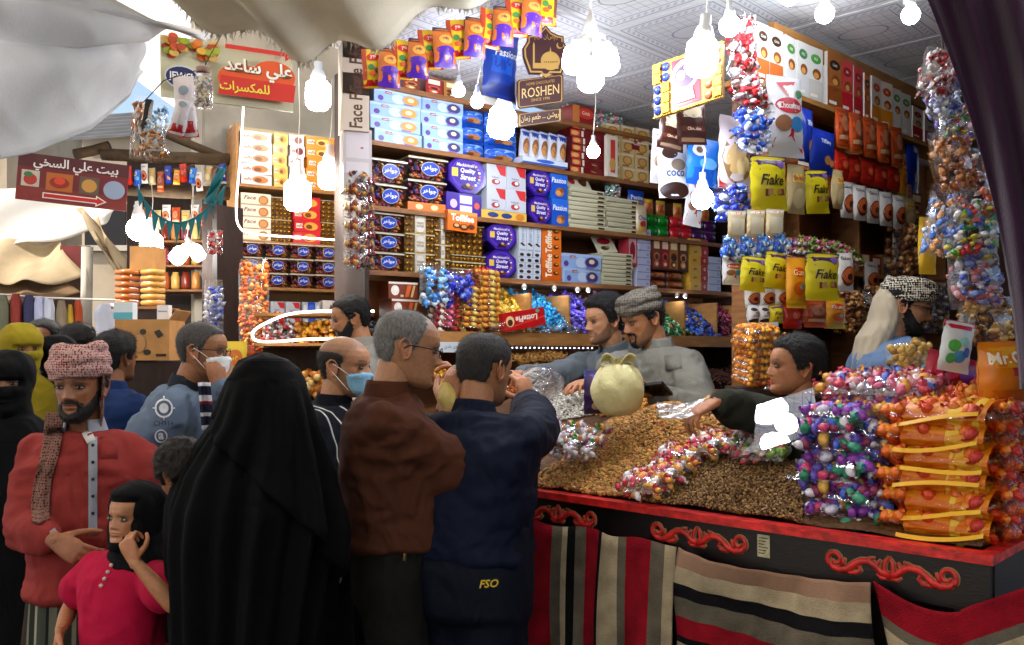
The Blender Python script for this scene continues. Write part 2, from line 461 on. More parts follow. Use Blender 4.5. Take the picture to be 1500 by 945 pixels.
# ---- selling counter
RIM = 1.10
ctr = empty('market_counter', CP(1.1, 0.2)); tag(ctr, 'dark lacquered counter with red rim and carved red scrolls, heaped with nuts', 'counter')
def cbox(name, s0, s1, t0, t1, z0, z1, m, parent=ctr):
 b = MB(); b.box(-s1, -s0, t0, t1, z0, z1, m); o = b.build(name, parent)
 setw(o, frame(C0, -UX)); return o
CL = 2.45
cbox('front_board', 0.0, CL, 0.0, 0.025, 0.955, RIM - 0.018, BLACKWOOD)
cbox('side_board', -0.004, 0.022, 0.026, 1.1, 0.955, RIM - 0.018, BLACKWOOD)
cbox('rim', -0.012, CL, -0.022, 0.034, RIM - 0.018, RIM + 0.006, REDPAINT)
cbox('side_rim', -0.012, 0.03, 0.036, 1.1, RIM - 0.018, RIM + 0.004, REDPAINT)
cbox('tray_floor', 0.024, CL, 0.028, 0.9, 0.98, 1.0, PLY)
cbox('inner_panel', 0.1, CL, 0.12, 0.14, 0.05, 0.95, WOOD_D)
for s_ in (0.03, 1.1, 2.3):
 cbox('leg', s_, s_ + 0.06, 0.02, 0.08, 0.0, 0.954, WOOD_D)
cbox('leg', 0.03, 0.09, 0.9, 0.96, 0.0, 0.954, WOOD_D)
b = MB()
b.add([(-CL, 0.03, 1.0), (-0.03, 0.03, 1.0), (-0.03, 0.95, 1.36), (-CL, 0.95, 1.36)], [(0, 1, 2, 3)], PLY)
o = b.build('sloping_bed', ctr); setw(o, frame(C0, -UX)); solidify(o, 0.012)
def scroll_strokes():
 """half of a carved acanthus scroll, as strokes (points, radii)"""
 st = []
 sp = [(0.205 + 0.030 * (1 - t / 9.5) * math.cos(t), 0.012 + 0.030 * (1 - t / 9.5) * math.sin(t)) for t in np.linspace(-0.9, 6.2, 22)]
 st.append((sp[::-1], [0.0045 + 0.0045 * i / 21 for i in range(22)]))
 st.append(([(0.232, 0.0), (0.215, -0.020), (0.185, -0.026), (0.155, -0.018), (0.13, 0.004), (0.105, 0.020), (0.075, 0.024), (0.05, 0.012), (0.03, -0.008), (0.0, -0.018)], [0.006, 0.010, 0.013, 0.014, 0.013, 0.012, 0.012, 0.012, 0.012, 0.013]))
 st.append(([(0.165, -0.022), (0.145, -0.03), (0.12, -0.028), (0.105, -0.014), (0.112, 0.0), (0.124, -0.004)], [0.006, 0.008, 0.008, 0.006, 0.005, 0.003]))
 st.append(([(0.18, -0.012), (0.172, 0.006), (0.165, 0.022)], [0.008, 0.006, 0.002]))
 st.append(([(0.09, 0.02), (0.07, 0.034), (0.05, 0.04)], [0.007, 0.006, 0.002]))
 st.append(([(0.055, 0.0), (0.04, 0.02), (0.03, 0.036)], [0.008, 0.007, 0.002]))
 st.append(([(0.0, -0.03), (0.018, 0.0), (0.014, 0.03), (0.0, 0.052)], [0.008, 0.009, 0.007, 0.003]))
 st.append(([(0.0, -0.028), (0.03, -0.03), (0.045, -0.018)], [0.006, 0.006, 0.003]))
 return st
def ornament(scale):
 b = MB()
 for pts, rr in scroll_strokes():
  for sg in (1, -1):
   n0 = len(b.v)
   b.tube([(x * sg * scale, 0, y * scale) for x, y in pts], [r * scale for r in rr], REDPAINT, 8)
   for i in range(n0, len(b.v)):
    x, y, z = b.v[i]; b.v[i] = (x, y * 0.55, z)
 # tan outline behind the scroll
 return b.mesh('carved_ornament')
orn = ornament(0.72)
ORN_BACK = mat('ornament_edge', '#a8764a', 0.6, noise=(30, 0.3))
def orn_back(scale):
 b = MB()
 for pts, rr in scroll_strokes():
  for sg in (1, -1):
   n0 = len(b.v)
   b.tube([(x * sg * scale, 0, y * scale) for x, y in pts], [(r + 0.0042) * scale for r in rr], ORN_BACK, 8)
   for i in range(n0, len(b.v)):
    x, y, z = b.v[i]; b.v[i] = (x, y * 0.25, z)
 return b.mesh('ornament_edge')
ornb = orn_back(0.72)
def fs(px, t=0.0):
 """counter coordinate s of a picture column, on the front face"""
 k = (px - CX) / FPX; o = C0 + UY * t
 return (k * o.y - o.x) / (UX.x - k * UX.y)
for px in (1303, 1022, 818):
 o = link('carved_ornament', orn, ctr); setw(o, frame(CP(fs(px), -0.006, 1.024), -UX))
 e = link('ornament_edge', ornb, o); setw(e, frame(CP(fs(px), -0.001, 1.024), -UX))
b = MB(); b.box(-0.02, 0.02, -0.002, 0, -0.033, 0.033, mat('aged_label', '#b9b08c', 0.8, noise=(60, 0.4)))
for k in range(6):
 b.box(-0.015, 0.015 - 0.006 * (k % 3), -0.0026, -0.002, 0.022 - k * 0.009, 0.0245 - k * 0.009, BLACK)
o = b.build('sticker', ctr); setw(o, frame(CP(fs(1119), -0.001, 1.035), -UX))
# ---- striped cloths on the counter front
CREAM = mat('cloth_cream', '#a8977a', 0.95, 0.1, noise=(11, 0.4), bump=(220, 0.5))
TAUPE = mat('cloth_taupe', '#625a4c', 0.95, 0.1, noise=(11, 0.4), bump=(220, 0.5))
CRED = mat('cloth_red', '#8a1220', 0.95, 0.1, noise=(11, 0.35), bump=(220, 0.5))
CBLK = mat('cloth_black', '#141214', 0.95, 0.1, noise=(6, 0.2), bump=(260, 0.25))
TANR = mat('cloth_hem', '#8d6d58', 0.95, 0.1, noise=(6, 0.3), bump=(260, 0.25))
def cloth(name, pos, nu, nv, stripe, along_u, label):
 """pos(u,v)->point; stripes listed as (upto, material) along u or v"""
 V = [pos(i / nu, j / nv) for j in range(nv + 1) for i in range(nu + 1)]
 b = MB()
 for j in range(nv):
  for i in range(nu):
   c = (i + 0.5) / nu if along_u else (j + 0.5) / nv
   m = next(mm for lim, mm in stripe if c <= lim)
   k = j * (nu + 1) + i
   b.f.append((k, k + 1, k + nu + 2, k + nu + 1)); b.m.append(b.mi(m)); b.sm.append(True)
 b.v = [tuple(v) for v in V]
 o = b.build(name); solidify(o, 0.005); tag(o, label, 'cloth', 'striped cloths on the counter front')
 return o
sA0, sA1 = fs(999), fs(640)
def pA(u, v):
 s = sA1 + (sA0 - sA1) * u
 w = (0.010 * math.sin(u * 46 + 0.9 * math.sin(v * 5)) + .008 * math.sin(u * 29 + v * 6)) * (0.4 + v) + 0.008 * math.sin(u * 17 + 2)
 return CP(s + 0.01 * math.sin(v * 5), -0.035 - 0.02 * v + w, 1.0 - 0.97 * v + 0.006 * math.sin(u * 30))
def su(px): return (fs(px) - sA1) / (sA0 - sA1)
strA = [(su(640 + k * 40), m) for k, m in enumerate((CRED, CREAM, TAUPE))] + [(su(790), CBLK), (su(820), CRED), (su(835), TAUPE), (su(843), CREAM), (su(852), CBLK), (su(866), TAUPE), (su(884), CRED), (su(889), CBLK), (su(916), CREAM), (su(929), TAUPE), (su(966), CRED), (su(984), TAUPE), (1.1, CREAM)]
cloth('striped_cloth', pA, 150, 24, strA, True, 'vertically striped red, cream, taupe and black cloth on the counter front')
sB0, sB1 = fs(1282, -0.03), fs(1000, -0.03)
def pB(u, v):
 s = sB1 + (sB0 - sB1) * u - 0.05 * u * v
 z = 1.0 - 0.03 * math.sin(u * 3.1) * (1 - v) - 0.62 * v - 0.05 * u * v * 0
 w = 0.012 * math.sin(u * 9 + v * 3) + 0.03 * v * u + 0.014 * math.sin(v * 9 + u * 7) + .005 * math.sin(u * 37 + v * 11)
 return CP(s, -0.05 - 0.03 * v + w * -1, z)
strB = [(0.09, TANR), (0.17, CREAM), (0.235, CBLK), (0.33, TAUPE), (0.44, CRED), (0.47, CBLK), (0.70, CREAM), (0.77, TAUPE), (0.87, CRED), (0.90, CBLK), (1.1, CREAM)]
cloth('striped_cloth', pB, 40, 60, strB, False, 'crosswise striped cream, black and red cloth sagging from the counter')
sC0, sC1 = fs(1462, -0.03), fs(1283, -0.03)
def pC(u, v):
 # draped off the corner, pulled away to the right, its front edge running diagonally
 s = sC1 + (sC0 - sC1) * min(u, 1.0) - 0.16 * v * (1 - u)
 z = 1.0 - 0.09 * math.sin(min(u, 0.75) * 3.0) * 0.5 - 0.62 * v + 0.20 * max(0.0, u - 0.72)
 t = -0.045 - 0.04 * math.sin(u * 6 + v * 2) * v - 0.02 * u
 p = CP(s, t, z)
 if u > 0.8: p += Vector((0.6, 0.05, 0.15)) * (u - 0.8)
 return p
strC = [(0.13, CRED), (0.19, TAUPE), (0.36, CREAM), (0.40, CBLK), (0.6, CRED), (1.1, CREAM)]
cloth('striped_cloth', pC, 40, 60, strC, False, 'red banded cloth draped round the near corner of the counter')
# ---- floor behind the counter (raised planks)
b = MB()
pl = [CP(-1.4, 1.0), CP(3.2, 1.0), CP(3.2, 3.2), CP(-1.4, 3.2)]
b.add([(p.x, p.y, 0.0) for p in pl] + [(p.x, p.y, 0.25) for p in pl], [(4, 5, 6, 7), (0, 4, 7, 3), (0, 1, 5, 4), (1, 2, 6, 5), (2, 3, 7, 6)], WOOD_D)
struct(b.build('raised_floor'))
# ---- canvas awnings over the lane
def interp(pts, t):
 t = max(0, min(1, t)) * (len(pts) - 1); i = min(int(t), len(pts) - 2); f = t - i
 f2 = f
 a, c = pts[i], pts[i + 1]
 return tuple(a[k] * (1 - f2) + c[k] * f2 for k in range(len(a)))
top1 = [(-420, -260), (-120, -130), (80, -60), (200, 5), (290, 48), (312, 52)]
bot1 = [(-420, 262), (-120, 205), (30, 186), (130, 164), (190, 130), (212, 108)]
def t1(u, v):
 a, c = interp(top1, u), interp(bot1, u)
 d = 1.75 + 1.35 * u
 k = v
 p = P(a[0] + (c[0] - a[0]) * k, a[1] + (c[1] - a[1]) * k, d)
 fold = (0.065 * math.sin(v * 13 + 2.2 * u * v + 1.0) + 0.016 * math.sin(v * 27 + 3 * u) + 0.012 * math.sin(u * 11 + v * 5)) * (1 - 0.75 * u ** 3)
 sag = -0.16 * math.sin(math.pi * min(1, u * 1.05)) * (0.3 + v)
 return p + Vector((0.02 * math.sin(v * 19), fold * 1.3 - 0.25 * math.sin(math.pi * v), sag * 0.25))
b = MB(); b.grid(t1, 60, 70, TARP)
o = b.build('canvas_awning'); solidify(o, 0.004); tag(o, 'white canvas awning hanging in deep swags at upper left', 'awning', 'canvas awnings over the lane')
bot2 = [(195, -30), (262, 8), (330, 42), (400, 68), (450, 78), (505, 74), (560, 56), (620, 30), (690, 0), (790, -60)]
def t2(u, v):
 c = interp(bot2, u)
 d = 2.75 + 0.35 * u
 e = P(c[0], c[1], d)
 back = Vector((-0.35 + 0.25 * u, -1.6, 0.52 + 0.10 * math.sin(u * 5)))
 f = 0.035 * math.sin(u * 26 + v * 3) * (1 - v) + 0.05 * math.sin(u * 9 + v * 6) * v
 return e + back * v + Vector((0, 0, f - 0.10 * math.sin(math.pi * v)))
aw2 = empty('canvas_awning', P(450, 60, 2.9)); tag(aw2, 'cream canvas awning with a frayed edge across the top middle', 'awning', 'canvas awnings over the lane')
b = MB(); b.grid(t2, 70, 24, canvas('cream_canvas', '#d8d2c4', .45))
o = b.build('canvas', aw2); solidify(o, 0.004)
b = MB()
for k in range(240):
 u = random.random(); p = t2(u, 0); a = random.uniform(-0.5, 0.5); L = random.uniform(0.008, 0.03)
 dr = Vector((math.sin(a), random.uniform(-0.4, 0.4), -math.cos(a))) * L
 b.tube([p, p + dr * 0.6, p + dr + Vector((random.uniform(-.008, .008), 0, 0))], [0.0022, 0.0016, 0.0006], mat('frayed_thread', '#cfc8b8', 0.9), 4, caps=False)
o = b.build('fringe', aw2); o['kind'] = 'stuff'
# unseen canvas roofing, added over the lane to block the direct sun
def t3(u, v):
 x = -7.5 + 10.7 * u; y = -5.5 + 9.9 * v
 return Vector((x, y, 3.65 + 0.10 * math.sin(x * 2.1) * math.sin(y * 1.6) - 0.03 * x))
b = MB(); b.grid(t3, 36, 30, canvas('sun_block_canvas', '#f0ece4', .8))
o = b.build('canvas_awning'); solidify(o, 0.004); tag(o, 'unseen canvas roofing added over the lane to keep the sun off', 'awning', 'canvas awnings over the lane')
def t4(u, v):
 x = -9 + 8.6 * u; y = 4.6 + 2.6 * v
 return Vector((x, y, 4.35 + .15 * math.sin(x * 1.3) * math.sin(y) + .05 * y))
b = MB(); b.grid(t4, 24, 24, canvas('sky_cover_canvas', '#f0eeea', .8))  # added translucent canvas, stands in for white sky above the lane
def t5(u, v): return Vector((-4.3 + 4.2 * u, 7.3 + 4 * v, 4.75 + .1 * math.sin(u * 7) * math.sin(v * 5)))
o = b.build('canvas_awning'); solidify(o, 0.004); tag(o, 'white canvas added high over the far lane, standing in for bright sky', 'awning', 'canvas awnings over the lane')
b = MB(); b.grid(t5, 14, 14, _mats['sky_cover_canvas']); o = b.build('canvas_awning'); solidify(o, .004); tag(o, 'pale canvas high behind the cream shop sign', 'awning', 'canvas awnings over the lane')
# ---- purple curtain at the near right
def cu(u, v):
 x0 = 1330 + 290 * v - 125 * v * v
 px = x0 + (1740 - x0) * u
 py = -70 + 640 * v
 d = 2.05 + 0.12 * math.sin(u * 13 + 0.5 + v * 1.2) * (0.35 + 0.65 * u) + 0.03 * math.sin(u * 31 + v * 3) + 0.05 * u
 return P(px, py, d)
b = MB(); b.grid(cu, 60, 40, CURT)
o = b.build('curtain'); solidify(o, 0.004); tag(o, 'dark purple cloth curtain hanging at the upper right edge', 'curtain')
# ================================================================== PEOPLE
from mathutils.bvhtree import BVHTree
def nrm(v):
 v = np.asarray(v, float); return v / max(np.linalg.norm(v), 1e-9)
class Soup:
 """overlapping closed solids that are fused into one surface"""
 def __init__(s): s.v = []; s.f = []
 def rings(s, rings, cap=True):
  b = len(s.v); n = len(rings[0])
  for r in rings: s.v.extend(tuple(p) for p in r)
  for i in range(len(rings) - 1):
   for k in range(n):
    s.f.append((b + i * n + k, b + i * n + (k + 1) % n, b + (i + 1) * n + (k + 1) % n, b + (i + 1) * n + k))
  s.f.append(tuple(b + k for k in range(n - 1, -1, -1))); s.f.append(tuple(b + (len(rings) - 1) * n + k for k in range(n)))
 def cap(s, p0, p1, r0, r1, n=14, flat=None):
  """tapered capsule; flat=(axis, factor) squashes it along a direction"""
  p0, p1 = np.array(p0, float), np.array(p1, float); t = nrm(p1 - p0)
  a = nrm(np.cross(t, [0, 0, 1] if abs(t[2]) < .9 else [1, 0, 0])); c = np.cross(t, a)
  rg = []
  for q in np.linspace(-90, 0, 5)[0:]: rg.append((p0 + t * r0 * math.sin(R(q)), max(r0 * math.cos(R(q)), r0 * .05)))
  for q in np.linspace(0, 90, 5): rg.append((p1 + t * r1 * math.sin(R(q)), max(r1 * math.cos(R(q)), r1 * .05)))
  R_ = []
  for o, r in rg:
   ring = [o + (a * math.cos(2 * math.pi * k / n) + c * math.sin(2 * math.pi * k / n)) * r for k in range(n)]
   if flat is not None:
    ax = nrm(flat[0]); ring = [p - ax * np.dot(p - o, ax) * (1 - flat[1]) for p in ring]
   R_.append(ring)
  s.rings(R_)
 def chain(s, pts, rr, n=14, flat=None):
  for i in range(len(pts) - 1): s.cap(pts[i], pts[i + 1], rr[i], rr[i + 1], n, flat)
 def loft(s, secs, n=28, ex=0.85):
  """secs: (centre, half-width vector, half-depth vector)"""
  out = []
  for c, a, d in secs:
   c, a, d = (np.array(q, float) for q in (c, a, d)); ring = []
   for k in range(n):
    an = 2 * math.pi * k / n; x, y = math.cos(an), math.sin(an)
    ring.append(c + a * math.copysign(abs(x) ** ex, x) + d * math.copysign(abs(y) ** ex, y))
   out.append(ring)
  s.rings(out)
 def ell(s, c, a, b, d, n=14):
  c, a, b, d = (np.array(q, float) for q in (c, a, b, d)); rg = []
  for q in np.linspace(-88, 88, 11):
   rg.append([c + d * math.sin(R(q)) + (a * math.cos(2 * math.pi * k / n) + b * math.sin(2 * math.pi * k / n)) * math.cos(R(q)) for k in range(n)])
  s.rings(rg)
 def fuse(s, voxel, smooth=6, fac=0.5):
  me = bpy.data.meshes.new('fuse'); me.from_pydata(s.v, [], s.f)
  bm = bmesh.new(); bm.from_mesh(me); bmesh.ops.recalc_face_normals(bm, faces=bm.faces); bm.to_mesh(me); bm.free()
  o = bpy.data.objects.new('fuse', me); COL.objects.link(o)
  m = o.modifiers.new('r', 'REMESH'); m.mode = 'VOXEL'; m.voxel_size = voxel; m.adaptivity = 0
  if smooth:
   q = o.modifiers.new('s', 'SMOOTH'); q.iterations = smooth; q.factor = fac
  dg = bpy.context.evaluated_depsgraph_get(); ev = o.evaluated_get(dg); r = ev.to_mesh()
  V = np.empty(len(r.vertices) * 3, np.float32); r.vertices.foreach_get('co', V)
  F = np.array([p.vertices[:] if len(p.vertices) == 4 else (*p.vertices[:], p.vertices[2]) for p in r.polygons if len(p.vertices) in (3, 4)], np.int32)
  ev.to_mesh_clear(); bpy.data.objects.remove(o); bpy.data.meshes.remove(me)
  return V.reshape(-1, 3).astype(float), F
def normals(V, F):
 fn = np.cross(V[F[:, 2]] - V[F[:, 0]], V[F[:, 3]] - V[F[:, 1]])
 N = np.zeros_like(V)
 for k in range(4): np.add.at(N, F[:, k], fn)
 return N / np.maximum(np.linalg.norm(N, axis=1, keepdims=True), 1e-9)
def wrinkle(V, F, amp, scale, seed=0, ridge=True):
 """cloth folds: ridged noise along the surface normals; scale is per axis"""
 N = normals(V, F)
 p = V * np.array(scale)
 p = p + 0.6 * np.stack([vnoise(p * .7, seed + 5), vnoise(p * .7, seed + 6), vnoise(p * .7, seed + 7)], 1)
 a = vnoise(p, seed)
 if ridge: a = 1 - 2 * np.abs(a)
 b = vnoise(p * 2.1, seed + 1)
 return V + N * (amp * (a * .7 + b * .3))[:, None]
class Quads:
 """pieces of a figure that end up in one mesh"""
 def __init__(s): s.V = []; s.F = []; s.C = []; s.M = []; s.n = 0
 def add(s, V, F, col=None, m=0):
  V = np.asarray(V, float); F = np.asarray(F, int)
  s.V.append(V); s.F.append(F + s.n); s.n += len(V)
  c = np.zeros((len(V), 3)); c[:] = (0.5, 0.5, 0.5) if col is None else col
  s.C.append(c); s.M.append(np.full(len(F), m))
 def mesh(s, name, mats):
  return np_mesh(name, np.concatenate(s.V), np.concatenate(s.F), mats, True, np.concatenate(s.C), np.concatenate(s.M))
# ---- head
_ZT = np.array([0, .006, .016, .03, .045, .06, .08, .10, .12, .14, .16, .18, .20, .215, .225, .2300])
_YF = np.array([.072, .084, .090, .0895, .0865, .0885, .0895, .0895, .0885, .0935, .0925, .084, .066, .044, .022, -.008])
_YB = np.array([.028, .008, -.012, -.032, -.052, -.068, -.083, -.093, -.100, -.104, -.104, -.100, -.088, -.070, -.050, -.022])
_WD = np.array([.014, .026, .038, .0475, .0535, .0575, .0625, .0665, .0705, .0735, .0755, .0735, .0655, .0515, .0345, .006])
def head_grid(na=84, nz=66, nose=1.0, jaw=1.0, child=0.0):
 th = np.linspace(-math.pi, math.pi, na, endpoint=False); ph = th - .42 * np.sin(th)
 u = np.linspace(0, 1, nz); z = .23 * (u - .035 * np.sin(2 * math.pi * u) * 0 )
 z[1:4] = [.004, .008, .0125]; z = np.sort(z); Z0 = z.copy()
 yf, yb, w = (np.interp(z, _ZT, q) for q in (_YF, _YB, _WD))
 w = w * np.where(z < .07, 1 + (jaw - 1) * (1 - z / .07), 1.0)
 yc = np.clip(yb + .55 * (yf - yb) * .72, yb, yf)
 PH, Z = np.meshgrid(ph, z)
 sn, cs = np.sin(PH), np.cos(PH)
 X = w[:, None] * np.sign(sn) * np.abs(sn) ** .86
 fr = cs > 0
 Y = yc[:, None] + np.where(fr, (yf - yc)[:, None], (yc - yb)[:, None]) * np.sign(cs) * np.abs(cs) ** np.where(fr, .92, .88)
 g = lambda a, s: np.exp(-(a / s) ** 2)
 f = np.clip(cs * 1.6, 0, 1)
 ax = np.abs(X)
 # brow, sockets, nose, cheeks, lips, chin
 d = .0045 * g(ax - .030, .022) * g(Z - .1345, .0075)
 d -= .0115 * g(ax - .031, .0165) * g(Z - .1175, .0115)
 d += .0045 * g(ax - .031, .012) * g(Z - .1175, .007)
 rz = np.clip((.128 - Z) / .044, 0, 1)
 prof = np.where(Z > .084, .005 + .0215 * rz ** 1.15, .0265 * np.clip(1 - (.084 - Z) / .0095, 0, 1) ** .7)
 d += nose * np.where((Z < .134) & (Z > .07), prof, 0) * g(X, .0085 + .0045 * rz) * np.clip((.134 - Z) / .012, 0, 1)
 d += .0075 * nose * g(ax - .0125, .0055) * g(Z - .080, .006)
 d += .0042 * g(ax - .046, .016) * g(Z - .098, .016)
 d -= .0030 * g(ax - .040, .012) * g(Z - .066, .014)
 d += .0048 * g(X, .019) * g(Z - .0615, .0045) + .0052 * g(X, .0165) * g(Z - .0500, .0050)
 d -= .0036 * g(X, .022) * g(Z - .0560, .0020)
 d -= .0035 * g(X, .02) * g(Z - .0395, .006)
 d += .0048 * g(X, .016) * g(Z - .0190, .010)
 Y = Y + d * f
 if child:
  X = X * (1 + .10 * child * g(Z - .055, .035)); Y = Y + .004 * child * g(ax - .035, .02) * g(Z - .07, .02) * f; Z = np.where(Z < .1172, .1172 - (.1172 - Z) * (1 - .14 * child), Z)
 V = np.stack([X, Y, Z], -1).reshape(-1, 3)
 j, i = np.meshgrid(np.arange(nz - 1), np.arange(na), indexing='ij')
 F = np.stack([j * na + i, (j + 1) * na + i, (j + 1) * na + (i + 1) % na, j * na + (i + 1) % na], -1).reshape(-1, 4)
 return V, F, np.abs(PH).reshape(-1), PH.reshape(-1)
def sstep(a): a = np.clip(a, 0, 1); return a * a * (3 - 2 * a)
def tab(x, pts): return np.interp(x, [R(p[0]) for p in pts], [p[1] for p in pts])
HAIRLINE = [(0, .186), (30, .186), (50, .176), (62, .158), (70, .125), (76, .098), (86, .100), (92, .128), (104, .128), (112, .085), (130, .060), (180, .050)]
HAIR_HIGH = [(0, .215), (30, .212), (50, .196), (62, .165), (70, .125), (76, .100), (86, .104), (92, .130), (104, .130), (112, .085), (130, .060), (180, .050)]
BEARDLINE = [(0, .034), (14, .040), (26, .052), (40, .058), (52, .066), (64, .085), (72, .108), (82, .108), (90, .06), (100, .0)]
def beard_mask(V, A):
 x, y, z = V.T
 m = sstep((tab(A, BEARDLINE) - z) / .010) * (A < R(95))
 mo = sstep((.030 - np.abs(x)) / .006) * sstep((z - .0625) / .003) * sstep((.0745 - z) / .004) * (y > 0)
 side = sstep((np.abs(x) - .021) / .006) * sstep((.068 - z) / .008) * sstep((.040 - np.abs(x)) / .006) * (y > 0.02)
 return np.maximum(np.maximum(m, mo), side)
def shell(V, F, mask, thick, lift=0.0, noise=0.0, nscale=120, seed=0, sink=.006):
 N = normals(V, F)
 t = thick * mask + lift - sink * (1 - np.clip(mask * 3, 0, 1))
 if noise: t = t + noise * mask * vnoise(V * nscale, seed) + noise * .6 * mask * vnoise(V * nscale * .4, seed + 2)
 keep = mask[F].max(axis=1) > .02
 F2 = F[keep]; used = np.unique(F2); re = np.full(len(V), -1); re[used] = np.arange(len(used))
 return (V + N * t[:, None])[used], re[F2]
def strands(V, F, n, L, lean, seed=0):
 """short hairs standing off a shell, so that its outline is not a clean cap"""
 rng = np.random.default_rng(seed + 77); N = normals(V, F); i = rng.integers(0, len(V), n); q = V[i]; nn = N[i]
 g = np.stack([rng.normal(0, .5, n), -.5 + rng.normal(0, .4, n), -.6 + rng.normal(0, .4, n)], 1)
 d = g - nn * (g * nn).sum(1, keepdims=True); d /= np.linalg.norm(d, axis=1, keepdims=True) + 1e-9; d = d + nn * lean * rng.uniform(.2, 1, (n, 1))
 sd = np.cross(d, nn); sd /= np.linalg.norm(sd, axis=1, keepdims=True) + 1e-9; l_ = L * rng.uniform(.5, 1.1, (n, 1)); q = q - nn * .002 + rng.normal(0, .0012, (n, 3))
 W = np.concatenate([q - sd * .0006, q + sd * .0006, q + d * l_ + sd * .0002, q + d * l_ - sd * .0002]); k = np.arange(n) + len(V)
 return np.concatenate([V, W]), np.concatenate([F, np.stack([k, k + n, k + 2 * n, k + 3 * n], 1)])
def xf(V, M):
 M = np.array(M); return np.asarray(V) @ M[:3, :3].T + M[:3, 3]
def ear_piece(side):
 s = Soup()
 ring = [(0.0, -.004, -.030), (0, .010, -.022), (0, .013, -.004), (0, .012, .014), (0, .002, .029), (0, -.014, .031), (0, -.024, .020), (0, -.023, .004), (0, -.014, -.012), (0, -.006, -.026)]
 pts = [(side * (.006 + max(0, -p[1]) * .45), p[1], p[2]) for p in ring]
 s.chain([pts[k] for k in range(4, 10)], [.0035, .0042, .0042, .004, .004, .005], 8)
 s.chain([pts[4], pts[3], pts[2], pts[1], pts[0]], [.0035, .0035, .004, .004, .005], 8)
 s.ell((side * .004, -.006, 0), (.004, 0, 0), (0, .015, 0), (0, 0, .024), 10)
 return s.fuse(.0030, 3)
_ears = {}
_hands = {}
def hand_piece(curl, spread=1.0, thumb=0.4):
 """right hand: wrist at origin, fingers +x, thumb +y, back of the hand +z"""
 key = (tuple(curl), spread, thumb)
 if key in _hands: return _hands[key]
 s = Soup()
 s.loft([((-.025, 0, 0), (0, .025, 0), (0, 0, .018)), ((.0, 0, 0), (0, .028, 0), (0, 0, .0175)), ((.03, .001, 0), (0, .036, 0), (0, 0, .0165)), ((.065, .001, .002), (0, .040, 0), (0, 0, .0145)), ((.092, .0, .002), (0, .038, 0), (0, 0, .011)), ((.100, 0, .001), (0, .032, 0), (0, 0, .006))], 18, .8)
 base = [(.090, .0295, .001), (.094, .010, .003), (.092, -.0095, .002), (.085, -.0275, 0)]
 ln = [(.042, .025, .021), (.046, .029, .022), (.043, .027, .021), (.033, .021, .019)]
 rad = [.0088, .0092, .0088, .0078]
 for k in range(4):
  p = np.array(base[k]); yaw = spread * (.10 - .075 * k); pitch = 0.0; pts = [p]; rr = [rad[k] * 1.08]
  for j in range(3):
   pitch += curl[k] * (1.0, 1.25, .8)[j]
   d = np.array([math.cos(yaw) * math.cos(pitch), math.sin(yaw), -math.sin(pitch)])
   p = p + nrm(d) * ln[k][j]; pts.append(p); rr.append(rad[k] * (1.0, .93, .8)[j])
  s.chain(pts, rr, 10)
 t0 = np.array([.018, .026, -.006]); pts = [t0]
 for j, L in enumerate((.046, .034, .027)):
  d = np.array([.62 + .22 * j * thumb, .72 - .42 * j * thumb, -.30 - .35 * thumb]); t0 = t0 + nrm(d) * L; pts.append(t0)
 s.chain(pts, [.0150, .0118, .0102, .0082], 10)
 _hands[key] = s.fuse(.0040, 3)
 return _hands[key]
SKINS = {}
SKIN = mat('skin', (0.4, 0.25, 0.16), 0.46, 0.35, attr='Col', bump=(260, 0.18), noise=(90, .14))
_b = SKIN.node_tree.nodes['Principled BSDF']; _b.inputs['Subsurface Weight'].default_value = .12; _b.inputs['Subsurface Scale'].default_value = .006
SCLERA = mat('eye_white', '#857c72', 0.45, 0.15)
IRIS = mat('eye_iris', '#140b08', 0.3, 0.3)
LASH = mat('lash', '#120c0a', 0.7)
HAIRM = {}
def hair_mat(rgb):
 if rgb not in HAIRM: HAIRM[rgb] = mat('hair_%d' % len(HAIRM), rgb, 0.55, 0.35, noise=(160, 0.5), bump=(260, 0.8), stretch=(1, 1, .35))
 return HAIRM[rgb]
def tube_q(pts, r, n=8):
 b = MB(); b.tube([tuple(p) for p in pts], r, SKIN, n)
 return np.array(b.v), np.array([f if len(f) == 4 else None for f in b.f if len(f) == 4])
